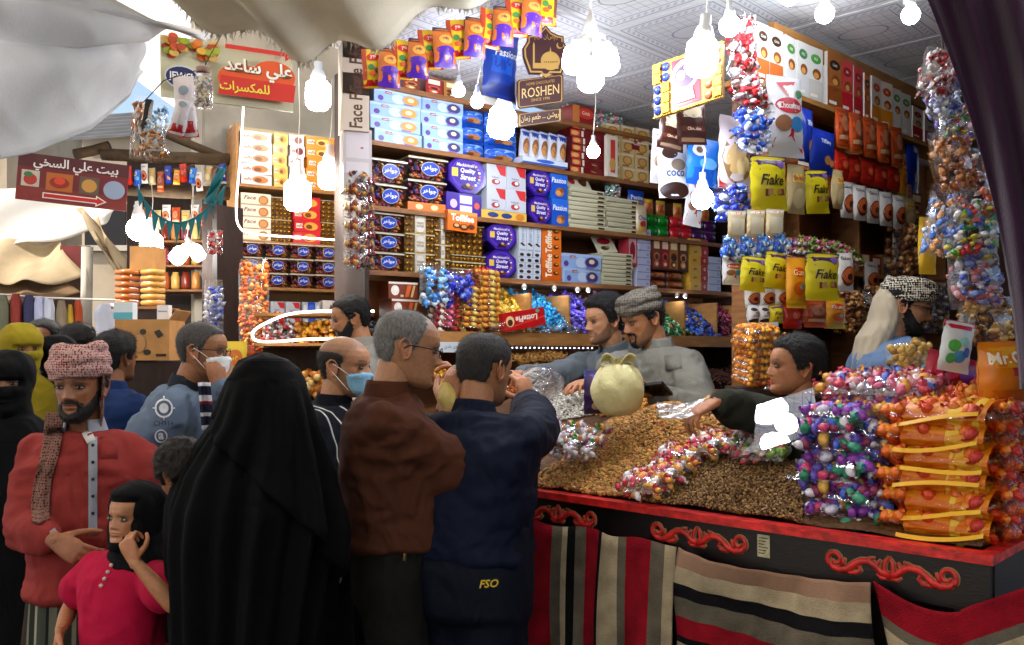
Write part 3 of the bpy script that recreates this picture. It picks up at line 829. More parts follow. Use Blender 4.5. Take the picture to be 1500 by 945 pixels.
class Person:
 def __init__(s, label, cat, head, yaw, skin, hs=1.0, hp=0.0, hr=0.0, hyaw=None, tall=1.7, feet=None, z0=0.0, res=1.0, jaw=1.0, nose=1.0, neck=None, pelvis=None, lean=0.0, wide=1.0, deep=1.0, group=None, name='person', child=0.0):
  s.child = child
  s.yaw = R(yaw); s.hyaw = R(yaw if hyaw is None else hyaw); s.k = tall / 1.72; s.hs = hs
  s.f = np.array([math.cos(s.yaw), math.sin(s.yaw), 0]); s.r = np.array([math.sin(s.yaw), -math.cos(s.yaw), 0]); s.up = np.array([0, 0, 1.0])
  s.H = np.array(P(*head)); s.z0 = z0; s.wide = wide; s.deep = deep
  s.HM = Matrix.Translation(Vector(s.H)) @ Matrix.Rotation(s.hyaw - math.pi / 2, 4, 'Z') @ Matrix.Rotation(-R(hp), 4, 'X') @ Matrix.Rotation(R(hr), 4, 'Y') @ Matrix.Scale(hs, 4) @ Matrix.Translation((0, 0, -.115))
  k = s.k
  s.neck = np.array(neck, float) if neck is not None else xf([[0, -.035, -.020]], s.HM)[0] + np.array([0, 0, -.006]) - s.f * .01
  s.pelvis = np.array(pelvis, float) if pelvis is not None else s.neck - s.up * .50 * k - s.f * (lean * .5)
  s.sp = nrm(s.neck - s.pelvis); s.L = np.linalg.norm(s.neck - s.pelvis)
  s.fd = nrm(s.f - s.sp * np.dot(s.f, s.sp))
  s.root = empty(name, (s.pelvis[0], s.pelvis[1], z0), s.yaw - math.pi / 2)
  tag(s.root, label, cat, group)
  s.skin = np.array(_lin(skin)); s.q = Quads(); s.mats = [SKIN, SCLERA, IRIS, LASH]
  s.hV, s.hF, s.hA, s.hS = head_grid(int(84 * res), int(66 * res), nose, jaw, child)
  s.sh = {1: s.neck - s.sp * .088 * k + s.r * .168 * k * wide, -1: s.neck - s.sp * .088 * k - s.r * .168 * k * wide}
  s.arms = {}
 # ---- the body's own surface
 def head(s, stubble=0.0, brow=(0.02, 0.014, 0.01), eyes=True, lips=0.35, bald=None, ears=True, hairtone=None, bs=.92):
  V, A = s.hV, s.hA; x, y, z = V.T
  C = np.tile(s.skin, (len(V), 1))
  C *= (1 + .10 * vnoise(V * 45, 3) + .08 * vnoise(V * 14, 4))[:, None]
  red = np.exp(-((np.abs(x) - .042) / .02) ** 2 - ((z - .088) / .018) ** 2) * (y > .02) * .35 + np.exp(-(x / .012) ** 2 - ((z - .085) / .012) ** 2) * .3
  C = C * (1 + red[:, None] * np.array([.22, -.10, -.10]))
  lm = np.exp(-(x / .019) ** 4 - ((z - .056) / .0085) ** 4) * (y > .06)
  C = C * (1 - lm[:, None] * lips * np.array([.35, .75, .7]))
  bm = sstep((.050 - np.abs(x)) / .006) * sstep((np.abs(x) - .010) / .004) * np.exp(-((z - (.1385 + .004 * np.sin((np.abs(x) - .01) * 60))) / .0042) ** 2) * (y > .03)
  C = C * (1 - bm[:, None] * bs) + np.array(brow) * (bm * bs)[:, None]
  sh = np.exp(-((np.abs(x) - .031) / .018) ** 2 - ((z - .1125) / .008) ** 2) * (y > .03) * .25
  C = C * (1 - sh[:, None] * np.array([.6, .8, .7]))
  if stubble:
   b = beard_mask(V, A)[:, None] * stubble
   C = C * (1 - b) + np.array([.030, .022, .018]) * b
  if hairtone is not None:      # close cropped hair seen as tone on the scalp
   hm = sstep((z - tab(A, HAIRLINE)) / .012)[:, None] * hairtone[3]
   C = C * (1 - hm) + np.array(hairtone[:3]) * hm
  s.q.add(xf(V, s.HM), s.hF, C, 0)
  if ears:
   for sd in (1, -1):
    if sd not in _ears: _ears[sd] = ear_piece(sd)
    eV, eF = _ears[sd]
    s.q.add(xf(xf(eV, Matrix.Translation((sd * .0685, -.012, .108))), s.HM), eF, s.skin * np.array([1.08, .95, .92]), 0)
  if eyes:
   for sd in (1, -1):
    for rx, ry, rz, yo, m, xo in ((.0138, .0075, .0048, -.0006, 1, 0), (.0064, .0080, .0050, .0002, 2, 0)):
     b = Soup(); b.ell((sd * .0312 + xo, .0800 + yo, .1172), (rx * (1 + .15 * s.child), 0, 0), (0, ry, 0), (0, 0, rz * (1 + .4 * s.child)), 14)
     q = [f for f in b.f if len(f) == 4]
     s.q.add(xf(b.v, s.HM), q, (0.5, 0.5, 0.5), m)
    for zz, r_, bend in ((.0052, .0019, .0022), (-.0050, .0008, -.0012)):
     pts = [(sd * .0312 + a * .0165, .0862 - 3.6 * abs(a * .0165) ** 1.5 - .0006 * abs(a), .1172 + zz * (1 + .4 * s.child) * (1 - a * a * .95) + (.0008 if zz > 0 else 0)) for a in np.linspace(-1, 1, 9)]
     v, f = tube_q(pts, r_, 6); s.q.add(xf(v, s.HM), f, (0.5, 0.5, 0.5), 3)
 def arm(s, side, elbow, wrist, hand_dir=None, palm=None, curl=(.35, .35, .4, .45), thumb=.4, hscale=1.0, spread=1.0, bare=0.0):
  """side 1 = the person's right; points in the scene"""
  e = np.array(elbow, float); w = np.array(wrist, float)
  s.arms[side] = (s.sh[side], e, w)
  k = s.k
  hd = nrm(w - e) if hand_dir is None else nrm(hand_dir)
  up = -nrm(palm) if palm is not None else np.array([0, 0, 1.0])
  up = nrm(up - hd * np.dot(up, hd)); yv = np.cross(up, hd)        # hand frame x=hd, y, z=up
  hV, hF = hand_piece(curl, spread, thumb)
  V = hV * hscale * k
  if side == -1: V = V * np.array([1, -1, 1]); hF = hF[:, ::-1]
  # a right hand, palm down, fingers away from its owner, carries its thumb on the left (+y)
  V = w + V[:, :1] * hd + V[:, 1:2] * yv + V[:, 2:] * up
  C = s.skin * (1 + .10 * vnoise(V * 60, 8))[:, None] * np.array([1.05, .97, .95])
  s.q.add(V, hF, C, 0)
 def core(s, voxel=.011, chest=True):
  k = s.k; so = Soup()
  nb = xf([[0, -.030, .055]], s.HM)[0]
  so.cap(s.neck - s.sp * .05, nb, .062 * k, .056 * s.hs)
  if chest:
   so.loft([(s.neck - s.sp * .30 * k, s.r * .12 * k * s.wide, s.fd * .08 * k), (s.neck - s.sp * .12 * k, s.r * .15 * k * s.wide, s.fd * .08 * k), (s.neck - s.sp * .03 * k, s.r * .075 * k, s.fd * .06 * k)], 20)
  for sd, (a, e, w) in s.arms.items():
   so.chain([s.neck - s.sp * .09 * k, a, e, e + (w - e) * .35, w], [.045 * k, .048 * k, .040 * k, .040 * k, .0255 * k], 12)
  V, F = so.fuse(voxel, 5)
  s.q.add(V, F, s.skin * (1 + .08 * vnoise(V * 30, 2))[:, None], 0)
  return s
 def finish(s):
  me = s.q.mesh('body', s.mats)
  s.body = link('body', me, s.root)
  return s.body
 # ---- hair and what is worn on the head
 def hair(s, rgb, line=HAIRLINE, thick=.010, noise=.003, extra=None, seed=0, top=0.0, nscale=110):
  V, A = s.hV, s.hA; z = V[:, 2]
  m = sstep((z - tab(A, line)) / .014)
  if extra is not None: m = m * extra(V, A)
  t = thick + top * sstep((z - .15) / .06)
  sv, sf = shell(V, s.hF, m, t, 0.0005, noise, nscale, seed)
  sv, sf = strands(sv, sf, 5200, .014 + thick * .6, .55, seed)
  o = link('hair', np_mesh('hair', xf(sv, s.HM), sf, [hair_mat(rgb)]), s.root); return o
 def beard(s, rgb, thick=.006, mask=None, noise=.001):
  thick *= .55
  m = beard_mask(s.hV, s.hA)
  if mask is not None: m = m * mask(s.hV, s.hA)
  sv, sf = shell(s.hV, s.hF, m, thick, 0.0003, noise, 160, 3)
  sv, sf = strands(sv, sf, 2000, .008 + thick, .35, 5)
  return link('beard', np_mesh('beard', xf(sv, s.HM), sf, [hair_mat(rgb)]), s.root)
 def facemask(s, m):
  V, A = s.hV, s.hA; x, y, z = V.T
  top = np.interp(A, [0, R(25), R(55), R(70)], [.098, .098, .090, .075]); bot = np.interp(A, [0, R(40), R(70)], [.006, .006, .03])
  k = sstep((top - z) / .006) * sstep((z - bot + .006) / .006) * sstep((R(64) - A) / R(6))
  V2 = V.copy(); f = np.clip(np.cos(A) * 1.5, 0, 1)
  lim = np.interp(z, [0, .03, .06, .085, .098, .11], [.094, .103, .109, .111, .104, .09])
  V2[:, 1] = np.where((k > 0) & (np.abs(x) < .04), np.maximum(V2[:, 1], lim - 9 * np.abs(x) ** 2 - .003), V2[:, 1])
  V2[:, 2] = V2[:, 2]
  sv, sf = shell(V2, s.hF, k, .005, 0.0, .0012, 70, 5, sink=.0)
  mm = s.root
  o = link('face_mask', np_mesh('face_mask', xf(sv, s.HM), sf, [m]), mm)
  for sd in (1, -1):
   for z0, z1 in ((.085, .125), (.028, .095)):
    b = MB(); b.tube([tuple(xf([[sd * .056, .045, z0]], s.HM)[0]), tuple(xf([[sd * .0745, .012, (z0 + z1) / 2 + .005]], s.HM)[0]), tuple(xf([[sd * .0790, -.016, z1]], s.HM)[0])], .0013, WHITE, 5); b.build('mask_strap', o)
  return o
 def glasses(s, m):
  b = MB()
  for sd in (1, -1):
   ring = [(sd * .0325 + .0215 * math.cos(a), .098 - .10 * abs(.0215 * math.cos(a)) * .3, .115 + .0155 * math.sin(a)) for a in np.linspace(0, 2 * math.pi, 17)]
   b.tube([tuple(xf([p], s.HM)[0]) for p in ring], .0016, m, 6)
   b.tube([tuple(xf([p], s.HM)[0]) for p in ((sd * .054, .095, .120), (sd * .0735, .05, .123), (sd * .0765, -.005, .122), (sd * .0775, -.022, .110))], .0019, m, 6)
  b.tube([tuple(xf([p], s.HM)[0]) for p in ((-.012, .099, .119), (0, .1015, .121), (.012, .099, .119))], .0015, m, 6)
  return b.build('glasses', s.root)
 # ---- clothes
 def torso_secs(s, loose, hem, belly=0.0, collar=True, hipw=1.0, flare=0.0):
  """hem: distance below the pelvis point along -spine"""
  k = s.k; w = s.wide; dp = s.deep; out = []
  T = [(-.34, .172, .120), (-.16, .178, .126), (0, .172, .122), (.25, .160, .118), (.45, .166, .122), (.65, .180, .126), (.78, .182, .114), (.86, .158, .096), (.92, .115, .080), (.97, .070, .062)]
  h = -hem / s.L
  for t, a, d in T:
   if t < h: continue
   b = belly * math.exp(-((t - .18) / .22) ** 2)
   out.append((t, (a * k * w + loose) * (hipw if t < .2 else 1), d * k * dp + loose + b * .5, b * .5))
  t, a, d, b = out[0]
  if h < t: out.insert(0, (h, a * 1.01 + flare, d * 1.01 + flare, b))
  return [(s.pelvis + s.sp * s.L * t + s.fd * b, s.r * a, s.fd * d) for t, a, d, b in out]
 def top(s, name, m, hem=.12, loose=.018, sleeve=1.0, belly=0.0, fold=.008, voxel=.011, seed=0, collar=None, slr=1.0, scale=(6, 6, 10), flare=0.0, smooth=16, cuff=None):
  """shirt, jacket or jumper: sleeve = part of the arm it covers (0..1)"""
  k = s.k; so = Soup()
  so.loft(s.torso_secs(loose, hem, belly, flare=flare), 32)
  so.cap(s.neck - s.sp * .05 * k, s.neck - s.sp * .012 * k, .066 * k + loose * .2, .056 * k + loose * .2)
  for sd, (a, e, w) in s.arms.items():
   so.chain([s.neck - s.sp * .07 * k + (a - s.neck) * .22, a, ], [.046 * k + loose * .4, .052 * k + loose * .5], 14)
   L1, L2 = np.linalg.norm(e - a), np.linalg.norm(w - e); cov = sleeve * (L1 + L2)
   if cov <= L1:
    so.chain([a, a + (e - a) * cov / L1], [.053 * k + loose * .5, (.056 * k + loose) * slr], 14)
   else:
    q = e + (w - e) * min(1, (cov - L1) / L2)
    so.chain([a, (a + e) / 2, e, (e + q) / 2, q], [.053 * k + loose * .5, (.050 * k + loose * .9) * slr, (.047 * k + loose * .8) * slr, (.043 * k + loose * .7) * slr, (.034 * k + loose * .45) * slr], 14)
  V, F = so.fuse(voxel, smooth)
  V = wrinkle(V, F, fold * 1.2, scale, seed)
  V = wrinkle(V, F, fold * .55, (15, 15, 24), seed + 9)
  o = link(name, np_mesh(name, V, F, [m]), s.root)
  s.bvh = BVHTree.FromPolygons([tuple(v) for v in V], [tuple(int(i) for i in f) for f in F])
  if collar is not None: s.collar(collar, o)
  return o
 def collar(s, m, parent, h=.042, open_=.5):
  """turned-down shirt collar round the neck"""
  k = s.k; c = s.neck + s.sp * .006 * k
  def fn(u, v):
   a = -math.pi + open_ * .5 + u * (2 * math.pi - open_)       # front gap
   x, y = math.sin(a + math.pi), math.cos(a + math.pi)
   rr = (.062 + .018 * v) * k
   drop = .022 - .052 * v * (1 + .35 * max(0, y)) + .010 * (1 - y) * (1 - v) * .5
   p = c + s.r * x * rr * 1.04 + s.fd * (y * rr * 1.02 + .008) + s.sp * (drop * k)
   return tuple(p)
  b = MB(); b.grid(fn, 36, 5, m)
  o = b.build('collar', s.root); solidify(o, .004); return o
 def trousers(s, m, loose=.02, stance=.10, fold=.010, knees=None, seed=4, voxel=.015, toes=True, drop=0.0):
  k = s.k; so = Soup(); hip = s.pelvis + s.sp * (-.02)
  so.loft([(hip + s.sp * .16 * k, s.r * (.150 * k + loose) * s.wide, s.fd * (.105 * k + loose) * s.deep), (hip, s.r * (.168 * k + loose) * s.wide, s.fd * (.118 * k + loose) * s.deep), (hip - s.up * .13 * k, s.r * (.165 * k + loose) * s.wide, s.fd * (.112 * k + loose) * s.deep), (hip - s.up * .20 * k, s.r * .12 * k, s.fd * .08 * k)], 24)
  for sd in (1, -1):
   a = hip + s.r * sd * .085 * k - s.up * .06 * k
   ft = np.array([hip[0], hip[1], s.z0]) + s.r * sd * stance + s.up * .09
   kn = (a + ft) / 2 + s.f * .03
   so.chain([a, (a + kn) / 2, kn, (kn + ft) / 2, ft], [.085 * k + loose, .078 * k + loose, .058 * k + loose, .052 * k + loose, .045 * k + loose], 14)
  V, F = so.fuse(voxel, 8); V = wrinkle(V, F, fold, (8, 8, 4), seed)
  o = link('trousers', np_mesh('trousers', V, F, [m]), s.root)
  s.leg_bvh = BVHTree.FromPolygons([tuple(v) for v in V], [tuple(int(i) for i in f) for f in F])
  if toes:
   for sd in (1, -1):
    ft = np.array([hip[0], hip[1], s.z0]) + s.r * sd * stance
    so = Soup(); so.loft([(ft - s.f * .08 + s.up * .035, s.r * .035, s.up * .034), (ft + s.up * .045, s.r * .042, s.up * .044), (ft + s.f * .09 + s.up * .034, s.r * .048, s.up * .032), (ft + s.f * .17 + s.up * .024, s.r * .035, s.up * .022)], 14)
    v, f = so.fuse(.008, 3); link('shoe', np_mesh('shoe', v, f, [mat('shoe_leather', '#1a1512', 0.5)]), s.root)
  return o
 def on_cloth(s, px, py, bvh=None, off=.003):
  """the point of the garment that shows at a picture position"""
  o = Vector((0, 0, CAMZ)); d = (P(px, py, 1.0) - o).normalized()
  h = (bvh or s.bvh).ray_cast(o, d)
  if h[0] is None: return None
  return h[0] - d * off
 def print_on(s, name, txt, px, py, hpx, m, parent, bvh=None, rot=0.0, squeeze=1.0, shear=0.0, bold=0.0, off=.004):
  """lettering printed on a garment"""
  v, f, w = text2d(txt, shear, bold); V = []; ca, sa = math.cos(R(rot)), math.sin(R(rot))
  for x, y in v:
   x *= squeeze * hpx; y *= -hpx
   p = s.on_cloth(px + x * ca - y * sa, py + x * sa + y * ca, bvh, off)
   if p is None: return None
   V.append(p)
  b = MB(); b.add(V, f, m); return b.build(name, parent)
 def strip_on(s, name, pix, wpx, m, parent, bvh=None, off=.004):
  """a band laid on a garment along picture points"""
  V = []
  for i, (x, y) in enumerate(pix):
   x0, y0 = pix[max(i - 1, 0)]; x1, y1 = pix[min(i + 1, len(pix) - 1)]
   t = np.array([x1 - x0, y1 - y0]); t = t / np.linalg.norm(t); n_ = np.array([-t[1], t[0]])
   for e in (-.5, .5):
    p = s.on_cloth(x + n_[0] * wpx * e, y + n_[1] * wpx * e, bvh, off)
    V.append(p if p is not None else (V[-1] if V else None))
  if not V or V[-1] is None: return None
  ok = next(q for q in V if q is not None); V = [q if q is not None else ok for q in V]
  b = MB(); b.add(V, [(2 * i, 2 * i + 1, 2 * i + 3, 2 * i + 2) for i in range(len(pix) - 1)], m, True)
  o = b.build(name, parent); solidify(o, .003); return o
 def turban(s, m, tilt=8.0, big=1.0, seed=0, tail=None, bands=6, low=.150, wr=.004):
  so = Soup(); rg = random.Random(seed)
  so.ell((0, -.010, .185), (.078 * big, 0, 0), (0, .096 * big, 0), (0, 0, .062 * big), 18)
  for k in range(bands):
   z = low + .016 * k; t = R(rg.uniform(-tilt, tilt)); t2 = R(rg.uniform(-tilt * .7, tilt)); ph = rg.uniform(0, 6)
   sc = (1.0 - .06 * abs(k - 1.5)) * big
   pts = []
   for a in np.linspace(0, 2 * math.pi, 25):
    x, y = .083 * sc * math.cos(a), .104 * sc * math.sin(a) - .007
    pts.append((x, y, z + x * math.tan(t) + y * math.tan(t2) + .004 * math.sin(a * 3 + ph)))
   so.chain(pts, [.0165 + .003 * math.sin(j * .7 + ph) for j in range(25)], 8)
  V, F = so.fuse(.0050, 4)
  V = wrinkle(V, F, wr, (30, 30, 60), seed)
  o = link('headscarf', np_mesh('headscarf', xf(V, s.HM), F, [m]), s.root)
  if tail is not None:
   b = MB(); b.grid(tail, 14, 30, m); t = b.build('scarf_tail', o); solidify(t, .005)
  return o
def band_mat(name, cols, rough=.9, axis=(1, 0, 0), origin=(0, 0, 0), period=.1, bumpy=True):
 """woven stripes: cols = [(upto 0..1, colour)] repeated every period metres along axis"""
 m = mat(name, cols[0][1], rough, 0.15, bump=(240, 0.3) if bumpy else None)
 nt = m.node_tree; n = nt.nodes; l = nt.links; b = n['Principled BSDF']
 tc = n.new('ShaderNodeTexCoord'); vm = n.new('ShaderNodeVectorMath'); vm.operation = 'SUBTRACT'; vm.inputs[1].default_value = origin
 dt = n.new('ShaderNodeVectorMath'); dt.operation = 'DOT_PRODUCT'; dt.inputs[1].default_value = axis
 l.new(tc.outputs['Object'], vm.inputs[0]); l.new(vm.outputs[0], dt.inputs[0])
 dv = n.new('ShaderNodeMath'); dv.operation = 'DIVIDE'; dv.inputs[1].default_value = period; l.new(dt.outputs['Value'], dv.inputs[0])
 fr = n.new('ShaderNodeMath'); fr.operation = 'FRACT'; l.new(dv.outputs[0], fr.inputs[0])
 cr = n.new('ShaderNodeValToRGB'); cr.color_ramp.interpolation = 'CONSTANT'
 e = cr.color_ramp.elements; e[0].position = 0; e[0].color = (*_lin(cols[0][1]), 1)
 e.remove(e[1]) if len(cols) < 2 else None
 for i in range(1, len(cols)):
  q = e[1] if i == 1 else e.new(cols[i - 1][0]); q.position = cols[i - 1][0]; q.color = (*_lin(cols[i][1]), 1)
 l.new(fr.outputs[0], cr.inputs[0]); l.new(cr.outputs[0], b.inputs['Base Color'])
 return m
def check_mat(name, c0, c1, scale=55, thr=.0, rough=.95):
 """small woven check of a headscarf"""
 m = mat(name, c0, rough, 0.1, bump=(300, 0.35))
 nt = m.node_tree; n = nt.nodes; l = nt.links; b = n['Principled BSDF']
 tc = n.new('ShaderNodeTexCoord'); v = n.new('ShaderNodeTexVoronoi'); v.inputs['Scale'].default_value = scale; v.distance = 'MANHATTAN'; v.inputs['Randomness'].default_value = .35
 l.new(tc.outputs['Object'], v.inputs['Vector'])
 g = n.new('ShaderNodeMath'); g.operation = 'GREATER_THAN'; g.inputs[1].default_value = .55 + thr; l.new(v.outputs['Distance'], g.inputs[0])
 mx = n.new('ShaderNodeMix'); mx.data_type = 'RGBA'; l.new(g.outputs[0], mx.inputs[0]); mx.inputs[6].default_value = (*_lin(c0), 1); mx.inputs[7].default_value = (*_lin(c1), 1)
 l.new(mx.outputs[2], b.inputs['Base Color'])
 return m
def cloth_mat(name, rgb='#808080', rough=.9, noise=.12):
 m = mat(name, rgb, rough, 0.15, noise=(5, noise), bump=(330, 0.22))
 if 'crease' in m: return m
 m['crease'] = 1; nt = m.node_tree; n = nt.nodes; l = nt.links; b = n['Principled BSDF']
 tc = n.new('ShaderNodeTexCoord'); t = n.new('ShaderNodeTexNoise'); t.inputs['Scale'].default_value = 7; t.inputs['Detail'].default_value = 2.5; t.inputs['Distortion'].default_value = .6
 mp = n.new('ShaderNodeMapping'); mp.inputs['Scale'].default_value = (1, 1, .6); mp.inputs['Rotation'].default_value = (.4, .5, 0)
 l.new(tc.outputs['Object'], mp.inputs[0]); l.new(mp.outputs[0], t.inputs['Vector'])
 bp = n.new('ShaderNodeBump'); bp.inputs['Strength'].default_value = .7; bp.inputs['Distance'].default_value = .06; l.new(t.outputs[0], bp.inputs['Height'])
 old = b.inputs['Normal'].links[0].from_node; l.new(bp.outputs[0], old.inputs['Normal'])
 return m
def PN(px, py, d): return np.array(P(px, py, d))
def ik(p, side, wrist, hint, **kw):
 """bend the arm at the elbow so the wrist reaches a point"""
 k = p.k; S = p.sh[side]; W = np.array(wrist, float); a, b = .285 * k, .250 * k
 d = W - S; L = np.linalg.norm(d)
 if L > (a + b) * .995: a, b = a * L / (a + b) * 1.01, b * L / (a + b) * 1.01
 L = max(L, abs(a - b) + .02); u = d / np.linalg.norm(d)
 x = (a * a - b * b + L * L) / (2 * L); h = math.sqrt(max(a * a - x * x, 1e-6))
 hn = np.array(hint, float); hn = nrm(hn - u * np.dot(hn, u))
 p.arm(side, S + u * x + hn * h, W, **kw)
def skirt(p, m, z_top, z_bot, w0, w1, d0, d1, name='skirt', fold=.014, seed=1, nf=9, c=None):
 """wrapped skirt or robe bottom hanging from the waist"""
 c = p.pelvis if c is None else np.array(c)
 def fn(u, v):
  a = 2 * math.pi * u; z = z_top + (z_bot - z_top) * v
  w = w0 + (w1 - w0) * v; d = d0 + (d1 - d0) * v
  k = 1 + (fold * (.3 + v) / .2) * (math.sin(nf * a + 2 * math.sin(v * 2 + seed)) * .6 + .4 * math.sin(2.3 * nf * a + seed + v))
  q = np.array([c[0], c[1], z]) + p.r * math.cos(a) * w * k + p.f * math.sin(a) * d * k
  return tuple(q)
 b = MB(); b.grid(fn, 96, 30, m, closed_u=True); o = b.build(name, p.root); solidify(o, .004); return o
SK1, SK2, SK3, SK4 = '#8a5a3c', '#9c6a48', '#b07e5c', '#a87452'
# ---------------------------------------------------------------- man in the red shirt, facing the lens
p = Person('man in salmon red shirt and red checked headscarf facing the viewer', 'person', (116, 566, 3.05), -86, SK1, hs=1.03, hyaw=-84, tall=1.66, wide=.95, jaw=1.05, hp=2)
ik(p, 1, PN(82, 792, 2.82), (-.7, .3, -.8), hand_dir=(.9, -.15, -.45), palm=(.1, .9, -.3), curl=(.55, .6, .65, .7))
ik(p, -1, PN(203, 806, 2.95), (.8, .4, -.4), hand_dir=(-.2, -.1, -1), palm=(-1, 0, 0), curl=(.4, .45, .5, .5))
p.core(); p.head(stubble=.75); p.finish()
p.beard('#15100d', .0045); p.hair('#120d0b', thick=.008)
RS = cloth_mat('salmon_shirt', '#86302c', .85, .18); GREYC = cloth_mat('grey_trim', '#8d9099', .85)
sh = p.top('shirt', RS, hem=.10, loose=.026, sleeve=.90, belly=.025, fold=.013, seed=2)
p.strip_on('placket', [(136, 640 + 12 * i) for i in range(13)], 13, GREYC, sh)
p.strip_on('undershirt', [(126, 632), (128, 636), (131, 641), (134, 647)], 14, mat('white_cotton', '#cfcac2', .9), sh, off=.006)
p.collar(GREYC, sh, open_=1.1)
for i in range(6):
 q = p.on_cloth(136, 652 + i * 25, off=.009)
 if q: b = MB(); b.lathe([(.0055, -.0015), (.0055, .0015)], BLACK, 10, Matrix.Translation(q) @ Matrix.Rotation(R(90), 4, 'X')); b.build('button', sh)
p.strip_on('cuff', [(76, 776), (84, 786), (92, 797)], 9, GREYC, sh)
p.strip_on('pocket', [(160, 640), (160, 655), (160, 672)], 26, RS, sh, off=.004)
KR = check_mat('red_check', '#7a1420', '#b89890', 120, .03)
def tl(u, v):
 q = p.on_cloth(60 + 26 * u + 4 * math.sin(v * 6) - 12 * v + 8 * (1 - v) ** 3, 604 + 160 * v + 3 * math.sin(u * 5), off=.012 + .006 * math.sin(u * 9 + v * 4))
 return tuple(q) if q is not None else tuple(PN(60 + 26 * u + 8 * (1 - v) ** 3, 604 + 160 * v, 2.98))
KS = check_mat('brown_check', '#4a1a1e', '#7a5c50', 110, .05)
p.turban(KR, 10, 1.04, 3, bands=6, low=.158)
def tl2(u, v):
 a = xf([[-.075 - .012 * u, -.02 + .05 * u - .05 * v, .15 - .22 * v]], p.HM)[0]
 return tuple(a + p.r * (.03 * v) + np.array([0, 0, .004 * math.sin(u * 9)]))
b = MB(); b.grid(tl2, 10, 16, KS); o = b.build('scarf_side', p.root); solidify(o, .006)
b = MB(); b.grid(tl, 12, 30, KS); o = b.build('shoulder_scarf', p.root); solidify(o, .007)
PLAID = band_mat('plaid_wrap', [(.12, '#23261f'), (.2, '#6b6a58'), (.34, '#23261f'), (.40, '#8e8a78'), (.6, '#3a3f35'), (.66, '#1a1a18'), (.82, '#5a5b4c'), (.88, '#23261f'), (1, '#3a2018')], axis=(1, .1, 0), period=.17)
skirt(p, PLAID, .94, .12, .17, .24, .13, .19, 'wrap_skirt', .010, 2, 7)
for sd in (1, -1):
 so = Soup(); ft = np.array([p.pelvis[0], p.pelvis[1], 0]) + p.r * sd * .1
 so.loft([(ft - p.f * .07 + p.up * .04, p.r * .032, p.up * .038), (ft + p.f * .05 + p.up * .035, p.r * .042, p.up * .034), (ft + p.f * .16 + p.up * .02, p.r * .034, p.up * .018)], 14)
 v, f = so.fuse(.008, 3); link('sandal', np_mesh('sandal', v, f, [WOOD_D]), p.root)
# ---------------------------------------------------------------- little girl
p = Person('little girl in magenta dress and black headscarf with hand at mouth', 'person', (197, 758, 2.74), -108, '#a8734f', hs=.84, hyaw=-114, tall=1.16, neck=PN(180, 806, 2.74), hp=-4, nose=.45, jaw=1.06, child=1.0, wide=.95)
ik(p, 1, PN(88, 925, 2.68), (-.3, .9, .1), hand_dir=(-.1, -.1, -1), palm=(1, .2, 0), curl=(.3, .35, .4, .45), hscale=.98)
ik(p, -1, PN(197, 822, 2.57), (.8, -.2, -.8), hand_dir=(-.40, .1, .85), palm=(.1, 1, .1), curl=(.95, 1, 1.05, 1.1), thumb=1.1)
p.core(.008); p.head(lips=.55, bs=.4); p.finish()
DR = cloth_mat('magenta_dress', '#a80e36', .85, .12)
d = p.top('dress', DR, hem=.10, loose=.020, sleeve=.30, fold=.006, voxel=.009, seed=5, slr=1.15)
skirt(p, DR, p.pelvis[2] + .02, .58, .155, .25, .125, .20, 'dress_skirt', .022, 3, 6)
HB = cloth_mat('black_cloth', '#0b0a0c', .92, .2)
V, A = p.hV, p.hA; x, y, z = V.T
m_ = 1 - sstep((R(56) - A) / R(7)) * sstep((z - .022) / .012) * sstep((.192 - z) / .014)
sv, sf = shell(V, p.hF, m_, .020, 0, .004, 30, 2, sink=.0)
link('headscarf', np_mesh('headscarf', xf(sv, p.HM), sf, [HB]), p.root)
def cape(p, m, name, z_top, rows, wav=.01, n=72, seed=0):
 """cloth falling from the head over the shoulders; rows = (centre, r-half, f-half)"""
 def fn(u, v):
  t = v * (len(rows) - 1); i = min(int(t), len(rows) - 2); f = t - i; f = f * f * (3 - 2 * f) * .6 + f * .4
  c = rows[i][0] * (1 - f) + rows[i + 1][0] * f; a = rows[i][1] * (1 - f) + rows[i + 1][1] * f; d = rows[i][2] * (1 - f) + rows[i + 1][2] * f
  an = 2 * math.pi * u; k = 1 + wav * 8 * v * (math.sin(an * 7 + 2.5 * math.sin(an * 2 + seed) + 2 * v) * .6 + .4 * math.sin(an * 13 + seed))
  return tuple(c + p.r * math.cos(an) * a * k + p.f * math.sin(an) * d * k)
 b = MB(); b.grid(fn, n, 30, m, closed_u=True); o = b.build(name, p.root); solidify(o, .005); return o
hc = np.array(xf([[0, -.02, .0]], p.HM)[0])
cape(p, HB, 'headscarf_drape', 0, [(hc + p.up * .055, .062, .082), (hc + p.up * .0, .070, .085), (hc - p.up * .04 - p.f * .01, .110, .105), (hc - p.up * .09 - p.r * .03 - p.f * .035, .145, .115), (hc - p.up * .15 - p.r * .06 - p.f * .06, .135, .110)], .008)
for i in range(4):
 q = p.on_cloth(163 - i * 5, 828 + i * 10, off=.006)
 if q: b = MB(); b.lathe([(.006, -.002), (.006, .002)], mat('pearl_button', '#c8a8a0', .3), 10, Matrix.Translation(q) @ Matrix.Rotation(R(90), 4, 'X')); b.build('button', d)
LEG = cloth_mat('grey_leggings', '#8a857c')
p.trousers(LEG, .008, .06, .004, toes=True)
